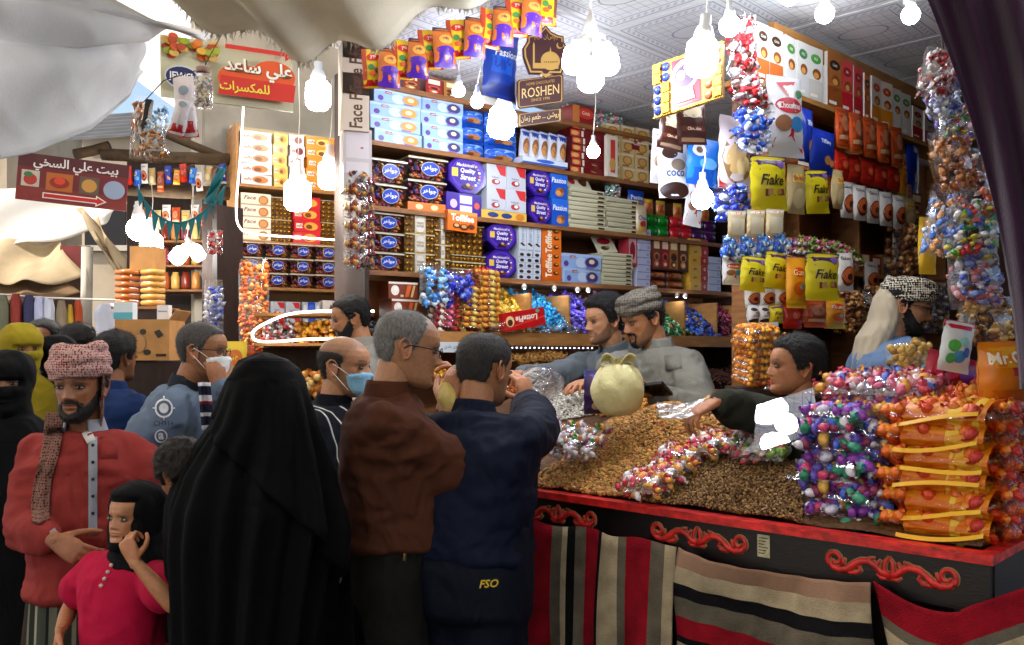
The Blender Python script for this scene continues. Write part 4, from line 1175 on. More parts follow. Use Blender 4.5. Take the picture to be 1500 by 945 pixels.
# ---------------------------------------------------------------- man in grey jacket and white mask
p = Person('grey haired man in grey blue jacket holding a white face mask', 'person', (298, 514, 3.7), 8, SK2, hyaw=2, tall=1.74, hp=4, neck=PN(272, 562, 3.72), pelvis=PN(250, 745, 3.76))
ik(p, 1, PN(236, 752, 3.52), (-.6, -.3, 0), hand_dir=(.2, -.1, -1), palm=(0, 1, 0))
ik(p, -1, PN(322, 566, 3.66), (.7, -.2, -1), hand_dir=(-.25, -.05, 1), palm=(-.6, .8, 0), curl=(.5, .55, .6, .6))
p.core(); p.head(stubble=.3); p.finish()
p.hair('#4a4644', thick=.005, noise=.0012); p.facemask(mat('white_mask', '#dfe0e0', .85, bump=(90, .2))); p.glasses(BLACK)
JK = cloth_mat('grey_jacket', '#5d6b7e', .8, .12); JD = cloth_mat('dark_yoke', '#22252c', .85)
j = p.top('jacket', JK, hem=.16, loose=.034, sleeve=.97, fold=.012, seed=7)
V2 = [p.sh[1] + p.up * .03, p.sh[1] * .5 + p.neck * .5 + p.up * .035]
p.collar(JD, j, open_=.35)
p.strip_on('shoulder_yoke', [(232, 566), (244, 556), (258, 549)], 22, JD, j, off=.006)
WP = mat('white_print', '#c9ccd2', .8); DP = mat('dark_print', '#2a2e38', .8)
def ringprint(cx, cy, r0, r1, m, n=20):
 V = []
 for i in range(n):
  a = 2 * math.pi * i / n
  for r in (r0, r1):
   q = p.on_cloth(cx + r * math.cos(a), cy + r * 1.05 * math.sin(a), off=.006)
   if q is None: return
   V.append(q)
 b = MB(); b.add(V, [(2 * i, 2 * i + 1, 2 * ((i + 1) % n) + 1, 2 * ((i + 1) % n)) for i in range(n)], m); b.build('emblem', j)
ringprint(240, 598, 11, 13.5, WP); ringprint(240, 598, 0.5, 7, WP); ringprint(236, 639, 7.5, 9.5, WP)
for dx, dy in ((15, 0), (-15, 0), (0, 16), (0, -16)): p.strip_on('emblem', [(240 + dx * .7, 598 + dy * .7), (240 + dx * 1.1, 598 + dy * 1.1)], 2, WP, j)
p.print_on('lettering', 'CH91+', 240, 620, 7, DP, j); p.print_on('lettering', 'a', 236, 639, 10, WP, j, bold=.04); p.print_on('lettering', 'SKPE', 233, 661, 6, DP, j)
p.trousers(cloth_mat('black_trousers', '#131316', .85), .02)
b = MB(); b.lathe([(.047, -.012), (.050, 0), (.047, .012)], JD, 16, frame(p.arms[-1][2] * .85 + p.arms[-1][1] * .15, (1, 0, 0), nrm(p.arms[-1][2] - p.arms[-1][1]))); b.build('cuff', j)
# striped scarf end at his chest
ST = band_mat('striped_scarf', [(.3, '#23263a'), (.42, '#c8c8cc'), (.7, '#23263a'), (.8, '#7a2028'), (1, '#c8c8cc')], axis=(0, 0, 1), period=.12)
def sc(u, v): return tuple(PN(291 + 16 * u + 6 * v, 560 + 70 * v, 3.52 + .03 * math.sin(u * 3)))
b = MB(); b.grid(sc, 6, 16, ST); o = b.build('scarf', p.root); solidify(o, .008)
# ---------------------------------------------------------------- woman in black cloak, back to the viewer
p = Person('woman in a long plain black cloak seen from behind', 'person', (390, 582, 2.60), 70, '#8a5a3c', tall=1.55, hs=.94)
p.arms = {}
p.core(.012); p.head(eyes=False); p.finish()
ABAYA = mat('black_abaya', '#040405', .8, .1, noise=(6, .3), bump=(30, .3))
EL = [(516, 383, 388), (518, 375, 396), (526, 356, 420), (540, 345, 436), (560, 336, 446), (590, 326, 455), (620, 314, 462), (650, 293, 470), (690, 268, 478), (740, 252, 488), (800, 250, 478), (870, 255, 466), (945, 258, 456), (1050, 255, 455), (1180, 250, 460), (1318, 246, 470)]
def ab(u, v):
 t = v * (len(EL) - 1); i = min(int(t), len(EL) - 2); f = t - i
 y, x0, x1 = (EL[i][k] * (1 - f) + EL[i + 1][k] * f for k in range(3))
 d0 = 2.60; a = P(x0, y, d0); c = P(x1, y, d0); ce = (a + c) / 2; hw = (c - a).length / 2
 an = 2 * math.pi * u
 dep = min(hw * 1.0, .06 + .22 * min(1, max(0, v - .02) * 2.2)) if v > .02 else hw * .8
 dep = hw * (1.0 if v < .3 else 1.0 - .25 * min(1, (v - .3) / .2))
 fo = 0.0
 if v > .25:
  g = min(1, (v - .25) / .4)
  fo = g * (.020 * math.sin(an * 9 + 2.2 * math.sin(an * 2 + 1) + v * 3) + .014 * math.sin(an * 17 + v * 5 + 2))
 else:
  fo = .004 * math.sin(an * 5 + v * 30)
 return ce + Vector((math.cos(an) * (hw + fo), math.sin(an) * (dep + fo), 0.0))
b = MB(); b.grid(ab, 160, 110, ABAYA, closed_u=True); o = b.build('cloak', p.root)
def vl(u, v):          # loose overlay falling from the head to the waist, its end swinging out at the right
 q = .14 + (.20 + .36 * u) * v; a = ab((.52 + .50 * u) % 1.0, q); ce = ab(0.0, q) * .5 + ab(.5, q) * .5
 k = 1.03 + .05 * v + .10 * v * max(0, u - .55) * 2 + .012 * math.sin(u * 22 + v * 5) * v
 p_ = ce + (a - ce) * k; p_.z -= .16 * v * max(0, u - .45)
 return p_
b = MB(); b.grid(vl, 70, 40, ABAYA); o = b.build('overlay_veil', p.root); solidify(o, .004)
# the small child she carries
p = Person('curly haired toddler carried on the arm of the black cloaked woman', 'person', (270, 690, 2.62), -20, '#9a684a', hs=.74, tall=.8, nose=.6, child=1.0, hp=20, hr=12, hyaw=-10, neck=PN(288, 735, 2.68), pelvis=PN(312, 835, 2.72))
p.arms = {}; p.core(.007); p.head(); p.finish(); p.hair('#1a120e', thick=.016, noise=.008, nscale=90, line=[(a, b_ - .012) for a, b_ in HAIRLINE])
p.top('romper', HB, hem=.1, voxel=.01, fold=.005)
# red carrier bag hanging behind the girl
b = MB()
def rb(u, v):
 a = 2 * math.pi * u; k = (.06 + .75 * math.sin(math.pi * min(.5, v * .62 + .02)) ** .8) * (1 + .10 * math.sin(a * 5 + v * 6) * (1 - v * .3)) * (1 - .95 * max(0, v - .86) / .14)
 c = P(248, 735, 2.86); return c + Vector((math.cos(a) * .105 * k, math.sin(a) * .07 * k, -.28 * v + .02 * math.sin(a * 3)))
b.grid(rb, 40, 26, mat('red_plastic_bag', '#b81414', .35, .5, bump=(25, .5)), closed_u=True)
o = b.build('carrier_bag'); tag(o, 'red plastic carrier bag hanging behind the little girl', 'bag')
# ---------------------------------------------------------------- bald man in striped jumper, blue mask
p = Person('balding man in dark striped jumper with a pale blue mask', 'person', (506, 537, 3.42), -6, SK3, hyaw=-14, tall=1.70, hp=4)
ik(p, 1, PN(548, 690, 3.28), (-.6, -.4, -.8), hand_dir=(1, 0, .1), palm=(0, 0, -1))
ik(p, -1, PN(560, 660, 3.6), (.3, .6, -.7), hand_dir=(1, 0, .1), palm=(0, 0, -1))
p.core(); p.head(stubble=.35, hairtone=(.06, .045, .035, .35)); p.finish()
p.hair('#2a2320', line=HAIR_HIGH, thick=.003, noise=.001, extra=lambda V, A: sstep((.185 - V[:, 2]) / .05) * sstep((A - R(55)) / R(35)))
o = p.facemask(mat('blue_mask', '#7fb0cc', .85, bump=(90, .2)))
SJ = band_mat('striped_jumper', [(.72, '#12141c'), (.84, '#b8b8b4'), (1, '#12141c')], axis=(.45, .75, .05), period=.055)
p.top('jumper', SJ, hem=.16, loose=.03, sleeve=.97, fold=.012, seed=9)
p.collar(cloth_mat('navy_collar', '#14161e'), p.root, open_=.2)
p.trousers(mat('black_trousers'), .02)
# ---------------------------------------------------------------- man in brown polo shirt
p = Person('grey haired man in brown polo shirt and glasses at the counter', 'person', (598, 510, 2.86), 8, SK3, hs=1.05, hyaw=14, tall=1.80, hp=10, wide=.92, deep=.95, pelvis=PN(574, 800, 2.9))
ik(p, 1, PN(652, 594, 2.98), (.45, -.5, -1), hand_dir=(.35, .2, .9), palm=(.3, .8, .3), curl=(.7, .75, .8, .85), thumb=.7)
ik(p, -1, PN(672, 588, 3.12), (.3, .6, -1), hand_dir=(-.1, -.1, 1), palm=(-.7, -.3, 0), curl=(.6, .65, .7, .75), thumb=.6)
p.core(); p.head(stubble=.12, brow=(.10, .09, .08), hairtone=(.30, .29, .28, .5)); p.finish()
p.hair('#807c78', thick=.004, noise=.0012, line=HAIR_HIGH, extra=lambda V, A: 1 - .75 * sstep((V[:, 2] - .180) / .05))
p.glasses(BLACK)
BR = cloth_mat('brown_polo', '#4c2a1b', .88, .18)
sh = p.top('polo_shirt', BR, hem=-.01, loose=.024, sleeve=.46, fold=.012, seed=11, slr=1.15, belly=.03, flare=.008)
p.collar(BR, sh, open_=.25)
p.trousers(cloth_mat('dark_trousers', '#14130f', .85), .018)
p.strip_on('zip_tag', [(594, 800), (593, 812), (592, 822)], 4, mat('zip_metal', '#a89058', .35, metal=.8), p.root, bvh=p.leg_bvh)
brownman = p
b = MB()
def yw(u, v):
 a = 2 * math.pi * u; k = .35 + .65 * math.sin(math.pi * min(1, v * 1.02)) + .1 * math.sin(a * 4 + v * 6)
 return P(652 + 14 * math.cos(a) * k + 6 * v, 560 + 48 * v, 2.96 + .03 * math.sin(a) * k)
b.grid(yw, 26, 16, mat('yellow_wrapper', '#d8c070', .35, bump=(40, .5)), closed_u=True)
o = b.build('candy_bag'); tag(o, 'small yellow packet held up by the man in the brown polo', 'packet')
# ---------------------------------------------------------------- man in navy tracksuit leaning on the counter
p = Person('man in navy tracksuit leaning on the counter with his back turned', 'person', (712, 541, 3.0), 62, SK4, hs=1.03, hyaw=52, tall=1.70, hp=10, wide=1.10, deep=1.12, lean=.10)
ik(p, 1, PN(772, 590, 3.36), (1, -.5, -.85), hand_dir=(-.2, .2, .9), palm=(-.5, .6, .3), curl=(.8, .85, .9, .9), thumb=.8)
ik(p, -1, PN(640, 640, 3.42), (-1, -.2, -.8), hand_dir=(.5, .8, .2), palm=(.2, 0, -1), curl=(.4, .45, .5, .5))
p.core(); p.head(stubble=.25, hairtone=(.05, .045, .045, .55)); p.finish()
p.hair('#3a3736', thick=.005, noise=.0015, extra=lambda V, A: 1 - .85 * np.exp(-((V[:, 1] + .035) / .045) ** 2 - (V[:, 0] / .045) ** 2 - ((V[:, 2] - .215) / .03) ** 2))
NV = cloth_mat('navy_tracksuit', '#0b1226', .75, .14)
p.top('sweatshirt', NV, hem=-.015, loose=.038, sleeve=.95, fold=.012, seed=13, slr=1.10, flare=.006)
p.collar(NV, p.root, open_=.2)
tr = p.trousers(cloth_mat('navy_trousers', '#0a0f1c', .75), .040, .11)
YP = mat('yellow_print', '#c9a820', .6)
p.print_on('lettering', 'FSO', 716, 855, 12, YP, tr, bvh=p.leg_bvh, squeeze=1.0, shear=.3, rot=-4, bold=.02)
p.print_on('lettering', '▲', 782, 890, 9, YP, tr, bvh=p.leg_bvh)
# ---------------------------------------------------------------- sellers behind the counter
p = Person('young dark haired seller reaching across in a slate grey shirt', 'person', (884, 470, 4.5), 222, SK3, hyaw=208, tall=1.72, z0=.25, hp=8, pelvis=PN(905, 640, 4.75))
ik(p, 1, PN(762, 548, 4.15), (.3, .6, -.5), hand_dir=(-1, -.1, .05), palm=(0, 0, -1), curl=(.6, .6, .65, .7))
ik(p, -1, PN(872, 560, 4.1), (.3, .3, -1), hand_dir=(-.8, -.6, 0), palm=(0, 0, -1))
p.core(); p.head(stubble=.6); p.finish()
p.hair('#0e0a09', thick=.018, noise=.006, top=.012, nscale=80)
sh = p.top('shirt', cloth_mat('slate_shirt', '#5f656b', .8), hem=.2, loose=.026, sleeve=.95, fold=.011, seed=15)
p.collar(cloth_mat('slate_shirt'), sh, open_=.7)
p = Person('seller in pale grey shirt and grey head wrap looking down', 'person', (941, 467, 4.12), 214, SK2, hyaw=204, tall=1.72, z0=.25, hp=20, wide=1.08, pelvis=PN(965, 690, 4.2))
ik(p, 1, PN(893, 546, 3.72), (-.9, .4, -.8), hand_dir=(-.5, -.3, -.5), palm=(.3, .3, -.8), curl=(.55, .6, .65, .7), thumb=.5)
ik(p, -1, PN(958, 577, 3.72), (.8, .2, -.6), hand_dir=(-1, -.25, .05), palm=(0, 0, 1), curl=(.5, .55, .6, .65))
p.core(); p.head(stubble=.4); p.finish(); p.hair('#0f0b0a', thick=.010); p.beard('#120d0b', .005, mask=lambda V, A: sstep((R(30) - A) / R(8)))
PG = cloth_mat('pale_grey_shirt', '#716f67', .8, .1)
sh = p.top('shirt', PG, hem=.2, loose=.032, sleeve=.93, fold=.012, seed=17, slr=1.15)
p.collar(PG, sh, open_=.7)
p.strip_on('placket', [(922 - 2 * i, 507 + 9 * i) for i in range(8)], 7, PG, sh)
p.strip_on('pocket', [(985, 520), (986, 530), (987, 541)], 24, PG, sh)
GW = check_mat('grey_wrap', '#4a4640', '#6d675e', 90, .1)
def vt(u, v):
 return tuple(xf([[.070 + .018 * v, -.05 - .05 * u - .03 * v, .165 - .22 * v]], p.HM)[0] + np.array([.0, 0, .004 * math.sin(u * 8)]))
p.turban(GW, 9, 1.0, 5, low=.162, bands=5, tail=vt)
b = MB(); b.box(-.085, .085, -.006, .006, -.05, .05, mat('dark_screen', '#0b0d14', .15)); b.box(-.09, .09, -.0055, .007, -.055, .055, BLACK)
o = b.build('tablet'); setw(o, Matrix.Translation(P(948, 572, 3.66)) @ Matrix.Rotation(R(-20), 4, 'Z') @ Matrix.Rotation(R(62), 4, 'X') @ Matrix.Rotation(R(-14), 4, 'Y')); tag(o, 'dark tablet held by the seller in the grey head wrap', 'tablet')
# ---- boy
p = Person('boy in dark olive shirt resting an arm on the counter', 'person', (1164, 538, 3.08), 188, '#a8714e', hs=.89, child=.5, hyaw=180, tall=1.48, z0=.25, hp=-2, nose=.85)
ik(p, -1, PN(1050, 588, 2.86), (.1, .9, -.15), hand_dir=(-.85, -.1, -.45), palm=(.2, .2, -1), curl=(.5, .55, .6, .65), thumb=.5)
ik(p, 1, PN(1150, 640, 3.3), (.5, .5, -.5), hand_dir=(-1, 0, -.2), palm=(0, 0, -1))
p.core(); p.head(lips=.5); p.finish()
p.hair('#100c0b', thick=.014, noise=.004, top=.004)
OL = cloth_mat('olive_shirt', '#2f3026', .85)
sh = p.top('shirt', OL, hem=.15, loose=.028, sleeve=.93, fold=.010, seed=19, slr=1.1); p.collar(OL, sh, open_=.5)
# ---- man with the white headscarf
p = Person('man in light blue shirt and black and white headscarf looking down', 'person', (1328, 449, 3.85), -4, SK3, hyaw=-22, tall=1.74, z0=.25, hp=14)
ik(p, 1, PN(1385, 535, 3.6), (-.6, -.5, -.9), hand_dir=(1, 0, -.3), palm=(0, 0, -1))
ik(p, -1, PN(1390, 530, 4.0), (-.3, .6, -.9), hand_dir=(1, 0, -.3), palm=(0, 0, -1))
p.core(); p.head(stubble=.5); p.finish(); p.hair('#120d0b', thick=.008); p.beard('#15100d', .004); p.glasses(BLACK)
LB = cloth_mat('light_blue_shirt', '#6c84a8', .8)
sh = p.top('shirt', LB, hem=.2, loose=.030, sleeve=.95, fold=.012, seed=21)
KW = check_mat('black_white_check', '#cfc6b4', '#2c2a28', 100, .16); KB = cloth_mat('cream_scarf', '#b8ab94', .95)
p.turban(KW, 8, 1.0, 8, low=.156, bands=5)
hc = np.array(xf([[0, -.055, .10]], p.HM)[0])
cape_rows = [(hc + p.up * .085 - p.f * .0, .060, .055), (hc + p.up * .04 - p.f * .015, .084, .072), (hc - p.up * .06 - p.f * .035, .092, .080), (hc - p.up * .13 - p.f * .075, .115, .085), (hc - p.up * .24 - p.f * .12, .13, .055), (hc - p.up * .40 - p.f * .14, .11, .05)]
cape(p, KB, 'scarf_drape', 0, [(a, b_ * .9, c_ * .85) for a, b_, c_ in cape_rows], .008, seed=3)
# ---- young bearded man by the lit shelves
p = Person('young bearded man in grey shirt by the lit biscuit shelves', 'person', (513, 467, 4.7), 196, SK4, hyaw=192, tall=1.72, z0=.18, hp=12)
ik(p, 1, PN(470, 600, 4.5), (.2, .3, -1)); ik(p, -1, PN(475, 600, 4.3), (.3, -.3, -1))
p.core(); p.head(stubble=.7); p.finish(); p.hair('#0f0b0a', thick=.010, noise=.003); p.beard('#120d0b', .006)
GS = cloth_mat('stone_shirt', '#85827a', .85); sh = p.top('shirt', GS, hem=.2, loose=.026, sleeve=.95, seed=23); p.collar(GS, sh, open_=.7)
# ---------------------------------------------------------------- people further back in the lane
def veiled(label, head, yaw, rgb, eyes=True, width=.26, tall=1.6, niqab=True, hs=1.0):
 p = Person(label, 'person', head, yaw, SK1, hs=hs, tall=tall, res=.7)
 p.arms = {}; p.core(.014); p.head(eyes=eyes); p.finish()
 cm = cloth_mat('veil_%s' % rgb.strip('#'), rgb, .92, .2)
 V, A = p.hV, p.hA; z = V[:, 2]
 lo, hi = (.098, .142) if niqab else (.02, .19)
 m_ = 1 - sstep((R(46) - A) / R(7)) * sstep((z - lo) / .010) * sstep((hi - z) / .010)
 sv, sf = shell(V, p.hF, m_, .020, 0, .006, 26, 2, sink=0.0)
 link('veil', np_mesh('veil', xf(sv, p.HM), sf, [cm]), p.root)
 hc = np.array(xf([[0, -.02, .0]], p.HM)[0])
 cape(p, cm, 'robe', 0, [(hc + p.up * .06, .072, .092), (hc - p.up * .01, .085, .098), (hc - p.up * .09, .19, .13), (hc - p.up * .3, .24, .19), (hc - p.up * .8, width, .23), (np.array([hc[0], hc[1], .02]), width + .04, .27)], .006)
 return p
def stroller(label, head, yaw, top_rgb, hair='#0f0b0a', skin=SK1, thick=.012, hs=1.0, tall=1.7, name='t', back=False):
 p = Person(label, 'person', head, yaw, skin, hs=hs, tall=tall, res=.8)
 for sd in (1, -1): ik(p, sd, p.sh[sd] - p.up * .5 + p.f * .06 + p.r * sd * .05, p.r * sd - p.f)
 p.core(.012); p.head(stubble=.5); p.finish(); p.hair(hair, thick=thick, noise=.004)
 cm = cloth_mat('top_' + name, top_rgb, .85); sh = p.top('jacket', cm, hem=.15, loose=.03, sleeve=.97, voxel=.012, seed=len(name)); p.collar(cm, sh, open_=.4)
 p.trousers(mat('black_trousers'), .02); return p
veiled('woman in black face veil at the far left edge', (12, 562, 3.5), -70, '#0a0a0c')
veiled('woman wrapped in a mustard yellow headscarf', (32, 512, 4.4), -40, '#8a7a1c', niqab=True)
stroller('man glancing over the crowd behind the yellow headscarf', (63, 498, 5.4), -95, '#3a3a40', name='aa')
veiled('woman in black veil between the yellow headscarf and the red turban', (86, 528, 4.6), 100, '#0c0c0f', eyes=False)
stroller('dark haired passer-by half hidden behind the red turban', (117, 506, 5.0), 80, '#1c1c22', name='bbb')
stroller('black haired man in a bright blue jacket seen from behind', (172, 524, 4.25), 70, '#12264e', thick=.016, name='cccc', tall=1.68)
veiled('woman in black veil below the cardboard carton', (216, 552, 4.9), 60, '#0b0b0e', eyes=False, hs=.98)
# ================================================================== GOODS
ORD = ['topmost', 'second from top', 'third from top', 'fourth from top', 'fifth from top', 'sixth from top', 'seventh from top', 'eighth from top', 'ninth from top', 'tenth from top', 'eleventh from top', 'twelfth from top']
ACR = ['first', 'second', 'third', 'fourth', 'fifth', 'sixth', 'seventh', 'eighth', 'ninth', 'tenth']
def pm_(col, rough=.35):
 return mat('print_%s' % col.strip('#'), col, rough, .45)
FOIL = mat('foil_wrapper', (.5, .5, .5), .28, .6, attr='Col', metal=.08, bump=(85, .7))
MATTEC = mat('kernel', (.5, .5, .5), .6, .35, attr='Col')
CLEAR = film('clear_film', base=.075, edge=.42, rough=.07, scale=20, strength=.5)
TUBC = film('clear_tub', base=.04, edge=.4, rough=.06, scale=8, strength=.1)
CORD = mat('cord', '#3a3634', .8); WCORD = mat('white_cord', '#c8c4bc', .7)
# ---- printed shapes on a front described by F(u,v,layer)->point
def shapes(b, F, prints, asp):
 for k, q in enumerate(prints):
  L = k + 1
  if q[0] == 'r':
   u0, v0, u1, v1 = q[1:5]; n = 5
   b.grid(lambda u, v: F(u0 + (u1 - u0) * u, v0 + (v1 - v0) * v, L), n, n, pm_(q[5]), True)
  elif q[0] == 'e':
   cu, cv, ru, rv = q[1:5]; n = 20
   V = [F(cu, cv, L)] + [F(cu + ru * r * math.cos(2 * math.pi * i / n), cv + rv * r * math.sin(2 * math.pi * i / n), L) for r in (.5, 1) for i in range(n)]
   fs_ = [(0, 1 + i, 1 + (i + 1) % n) for i in range(n)] + [(1 + i, 1 + n + i, 1 + n + (i + 1) % n, 1 + (i + 1) % n) for i in range(n)]
   b.add(V, fs_, pm_(q[5]), True)
  elif q[0] == 'p':
   b.add([F(u, v, L) for u, v in q[1]], [tuple(range(len(q[1])))], pm_(q[2]), True)
  elif q[0] == 't':
   txt, cu, cv, hv, col = q[1:6]; o = q[6] if len(q) > 6 else {}
   v, f, w = text2d(txt, o.get('shear', 0), o.get('bold', .02)); mw = o.get('w', .9); rot = R(o.get('rot', 0))
   if abs(math.sin(rot)) > .7:
    su_ = hv; hh = su_; ww = min(w * su_ / asp, mw)     # turned: height measured across u
    V = [F(cu - y * hv, cv + x * (ww / w), L) if math.sin(rot) > 0 else F(cu + y * hv, cv - x * (ww / w), L) for x, y in v]
   else:
    ww = min(hv * w / asp, mw); sx = ww / w; sg = o.get('flip', 1)
    V = [F(cu + x * sx * sg, cv + y * hv * sg, L) for x, y in v]
   b.add(V, f, pm_(col), False)
_proto = {}
def carton(key, w, h, d, base, prints, side=None, top=None, rough=.35):
 """printed cardboard carton, origin bottom centre, front towards -y"""
 if key in _proto: return _proto[key]
 b = MB(); m = pm_(base, rough); ms = pm_(side or base, rough); mt = pm_(top or side or base, rough)
 x, y = w / 2, d / 2
 v = [(-x, -y, 0), (x, -y, 0), (x, y, 0), (-x, y, 0), (-x, -y, h), (x, -y, h), (x, y, h), (-x, y, h)]
 b.add(v, [(0, 1, 5, 4)], m); b.add(v, [(0, 3, 2, 1), (4, 5, 6, 7)], mt); b.add(v, [(1, 2, 6, 5), (2, 3, 7, 6), (3, 0, 4, 7)], ms)
 shapes(b, lambda u, vv, L: (-x + w * u, -y - .0005 * L, h * vv), prints, w / h)
 _proto[key] = (b.mesh(key), w, h, d); return _proto[key]
def pouch(key, w, h, d, base, prints, crimp=.06, rough=.3, seed=1, n=14):
 """sealed foil pouch, origin at its bottom middle, front towards -y"""
 if key in _proto: return _proto[key]
 b = MB(); m = pm_(base, rough)
 def F(u, v, L):
  t = max(0, min(1, (v - crimp) / (1 - 2 * crimp))); bl = (math.sin(math.pi * t) ** .55 if 0 < t < 1 else 0) * (max(0, 1 - (2 * u - 1) ** 2) ** .6 if 0 <= u <= 1 else 0)
  cr = .05 * math.sin(u * 17 + v * 9 + seed) * math.sin(v * 13 + seed * 2) + .03 * math.sin(u * 31 + v * 23)
  edge = .012 * w * math.sin(v * 25 + seed)
  return (-w / 2 + w * u * (1 - .03 * math.sin(math.pi * v)) + edge * (abs(u - .5) * 2), -d / 2 * (bl * (1 + cr) + .02) - .0007 * L, h * v)
 b.grid(lambda u, v: F(u, v, 0), n, n, m); b.grid(lambda u, v: (lambda p: (p[0], -p[1], p[2]))(F(1 - u, v, 0)), n, n, m)
 shapes(b, F, prints, w / h)
 _proto[key] = (b.mesh(key), w, h, d); return _proto[key]
def octtin(key, w, h, d, prints, base='#3a1f8c', rim='#2a1470'):
 if key in _proto: return _proto[key]
 b = MB(); c = w / 2; k = math.cos(R(22.5)); r = c / k
 oc = [(r * math.cos(R(22.5 + 45 * i)), r * math.sin(R(22.5 + 45 * i)) * h / w + h / 2) for i in range(8)]
 M = Matrix.Rotation(R(90), 4, 'X')
 b.prism(oc, -d / 2 + .012, d / 2, pm_(rim, .25), M); b.prism([(x * .96, (y - h / 2) * .96 + h / 2) for x, y in oc], d / 2 - .001, d / 2 + .006, pm_(base, .25), M)
 shapes(b, lambda u, v, L: (-w / 2 + w * u, -d / 2 - .006 - .0006 * L, h * v), prints, w / h)
 _proto[key] = (b.mesh(key), w, h, d); return _proto[key]
# ---- little solids scattered in numbers
def ico(sub=0):
 bm = bmesh.new(); bmesh.ops.create_icosphere(bm, subdivisions=max(1, sub + 1), radius=1)
 V = np.array([v.co[:] for v in bm.verts]); F = np.array([[v.index for v in f.verts] for f in bm.faces]); bm.free(); return V, F
ICO0, ICO1 = ico(0), ico(1)
def twist(body=None):
 """a sweet in a twisted wrapper along x"""
 V, F = body or ICO1; V = V * np.array([.72, .50, .50]); vs = [V]; fs_ = [F]; n = len(V)
 for sg in (1, -1):
  a = np.array([[sg * .62, 0, 0], [sg * 1.0, .26, .06], [sg * 1.04, .06, .2], [sg * .97, -.24, .08], [sg * 1.02, -.06, -.2]])
  vs.append(a); fs_.append(np.array([[0, 1, 2], [0, 2, 3], [0, 3, 4], [0, 4, 1], [0, 2, 1], [0, 3, 2], [0, 4, 3], [0, 1, 4]]) + n); n += 5
 return np.concatenate(vs), np.concatenate(fs_)
TWIST = twist()
TWIST0 = twist(ICO0)
def bar_():
 V = np.array([(x, y, z) for z in (-1, 1) for y in (-1, 1) for x in (-1, 1)], float) * np.array([1, .45, .35])
 F = np.array([[0, 2, 1], [1, 2, 3], [4, 5, 6], [5, 7, 6], [0, 1, 4], [1, 5, 4], [2, 6, 3], [3, 6, 7], [0, 4, 2], [2, 4, 6], [1, 3, 5], [3, 7, 5]])
 return V, F
BARB = bar_()
def rotm(n, rng, flat=0.0):
 q = rng.normal(size=(n, 4)); q /= np.linalg.norm(q, axis=1, keepdims=True)
 if flat:      # mostly lying flat: turn about z only, small tilt
  a = rng.uniform(0, 2 * math.pi, n); t = rng.normal(0, flat, (n, 2))
  q = np.stack([np.cos(a / 2), t[:, 0], t[:, 1], np.sin(a / 2)], 1); q /= np.linalg.norm(q, axis=1, keepdims=True)
 w, x, y, z = q.T
 return np.stack([np.stack([1 - 2 * (y * y + z * z), 2 * (x * y - z * w), 2 * (x * z + y * w)], -1), np.stack([2 * (x * y + z * w), 1 - 2 * (x * x + z * z), 2 * (y * z - x * w)], -1), np.stack([2 * (x * z - y * w), 2 * (y * z + x * w), 1 - 2 * (x * x + y * y)], -1)], 1)
def scatter(name, pts, size, palette, base=TWIST, m=None, seed=0, flat=0.0, jit=.25, shape=(1, 1, 1), var=.12, smooth=True):
 """one mesh of many small solids at pts"""
 rng = np.random.default_rng(seed); pts = np.asarray(pts, float); n = len(pts)
 V, F = base; V = V * np.array(shape); Rm = rotm(n, rng, flat)
 s = size * (1 + jit * rng.uniform(-1, 1, n))
 W = np.einsum('nij,vj->nvi', Rm, V) * s[:, None, None] + pts[:, None, :]
 FF = F[None] + (np.arange(n) * len(V))[:, None, None]
 pal = np.array([_lin(c) for c in palette]); c = pal[rng.integers(0, len(pal), n)] * (1 + var * rng.uniform(-1, 1, (n, 1)))
 C = np.repeat(np.clip(c, 0, 1), len(V), axis=0)
 return np_mesh(name, W.reshape(-1, 3), FF.reshape(-1, 3), [m or FOIL], smooth, C)
def bag_pts(n, w, h, d, rng, fill=.86):
 """points under the skin of a cushion-shaped bag (front towards -y)"""
 u = rng.uniform(.06, .94, n); v = rng.uniform(.05, fill, n)
 bl = np.sqrt(np.clip(1 - (2 * u - 1) ** 2, 0, 1)) ** .8 * np.sqrt(np.clip(1 - (2 * v / (fill + .02) - 1) ** 2, 0, 1)) ** .7
 sg = np.where(rng.random(n) < .72, -1, 1)
 return np.stack([(u - .5) * w, sg * d / 2 * bl * rng.uniform(.70, .93, n), v * h], 1)
_bags = {}
def bag_meshes(key, w, h, d, palette, n=60, size=.016, base=TWIST, seed=0, fill=.86, m=None, flm=None, crimp=.03, shape=(1, 1, 1), flat=0.0):
 """clear bag: (film mesh, contents mesh)"""
 if key in _bags: return _bags[key]
 rng = np.random.default_rng(seed + 11)
 if base is TWIST: n = int(n * .62); size = size * 1.32
 cm = scatter('sweets', bag_pts(n, w, h, d, rng, fill), size, palette, base, m, seed, flat, shape=shape)
 b = MB()
 def F(u, v, sg):
  t = max(0, min(1, (v - crimp) / (fill - crimp))); bl = (math.sin(math.pi * t) ** .5 if 0 < t < 1 else 0) * max(0, 1 - (2 * u - 1) ** 2) ** .45
  pin = 1 - .12 * max(0, (v - fill) / (1 - fill)) if v > fill else 1
  j = .06 * math.sin(u * 19 + v * 11 + seed) + .05 * math.sin(u * 33 - v * 27 + seed * 2)
  return ((u - .5) * w * pin * (1 + .02 * math.sin(v * 21 + seed)), sg * (d / 2 * bl * (1.06 + j) + .002 * (1 + math.sin(u * 30 + seed))), v * h)
 f_ = flm or CLEAR
 b.grid(lambda u, v: F(u, v, -1), 12, 12, f_); b.grid(lambda u, v: F(1 - u, v, 1), 12, 12, f_)
 _bags[key] = (b.mesh('film'), cm, w, h, d); return _bags[key]
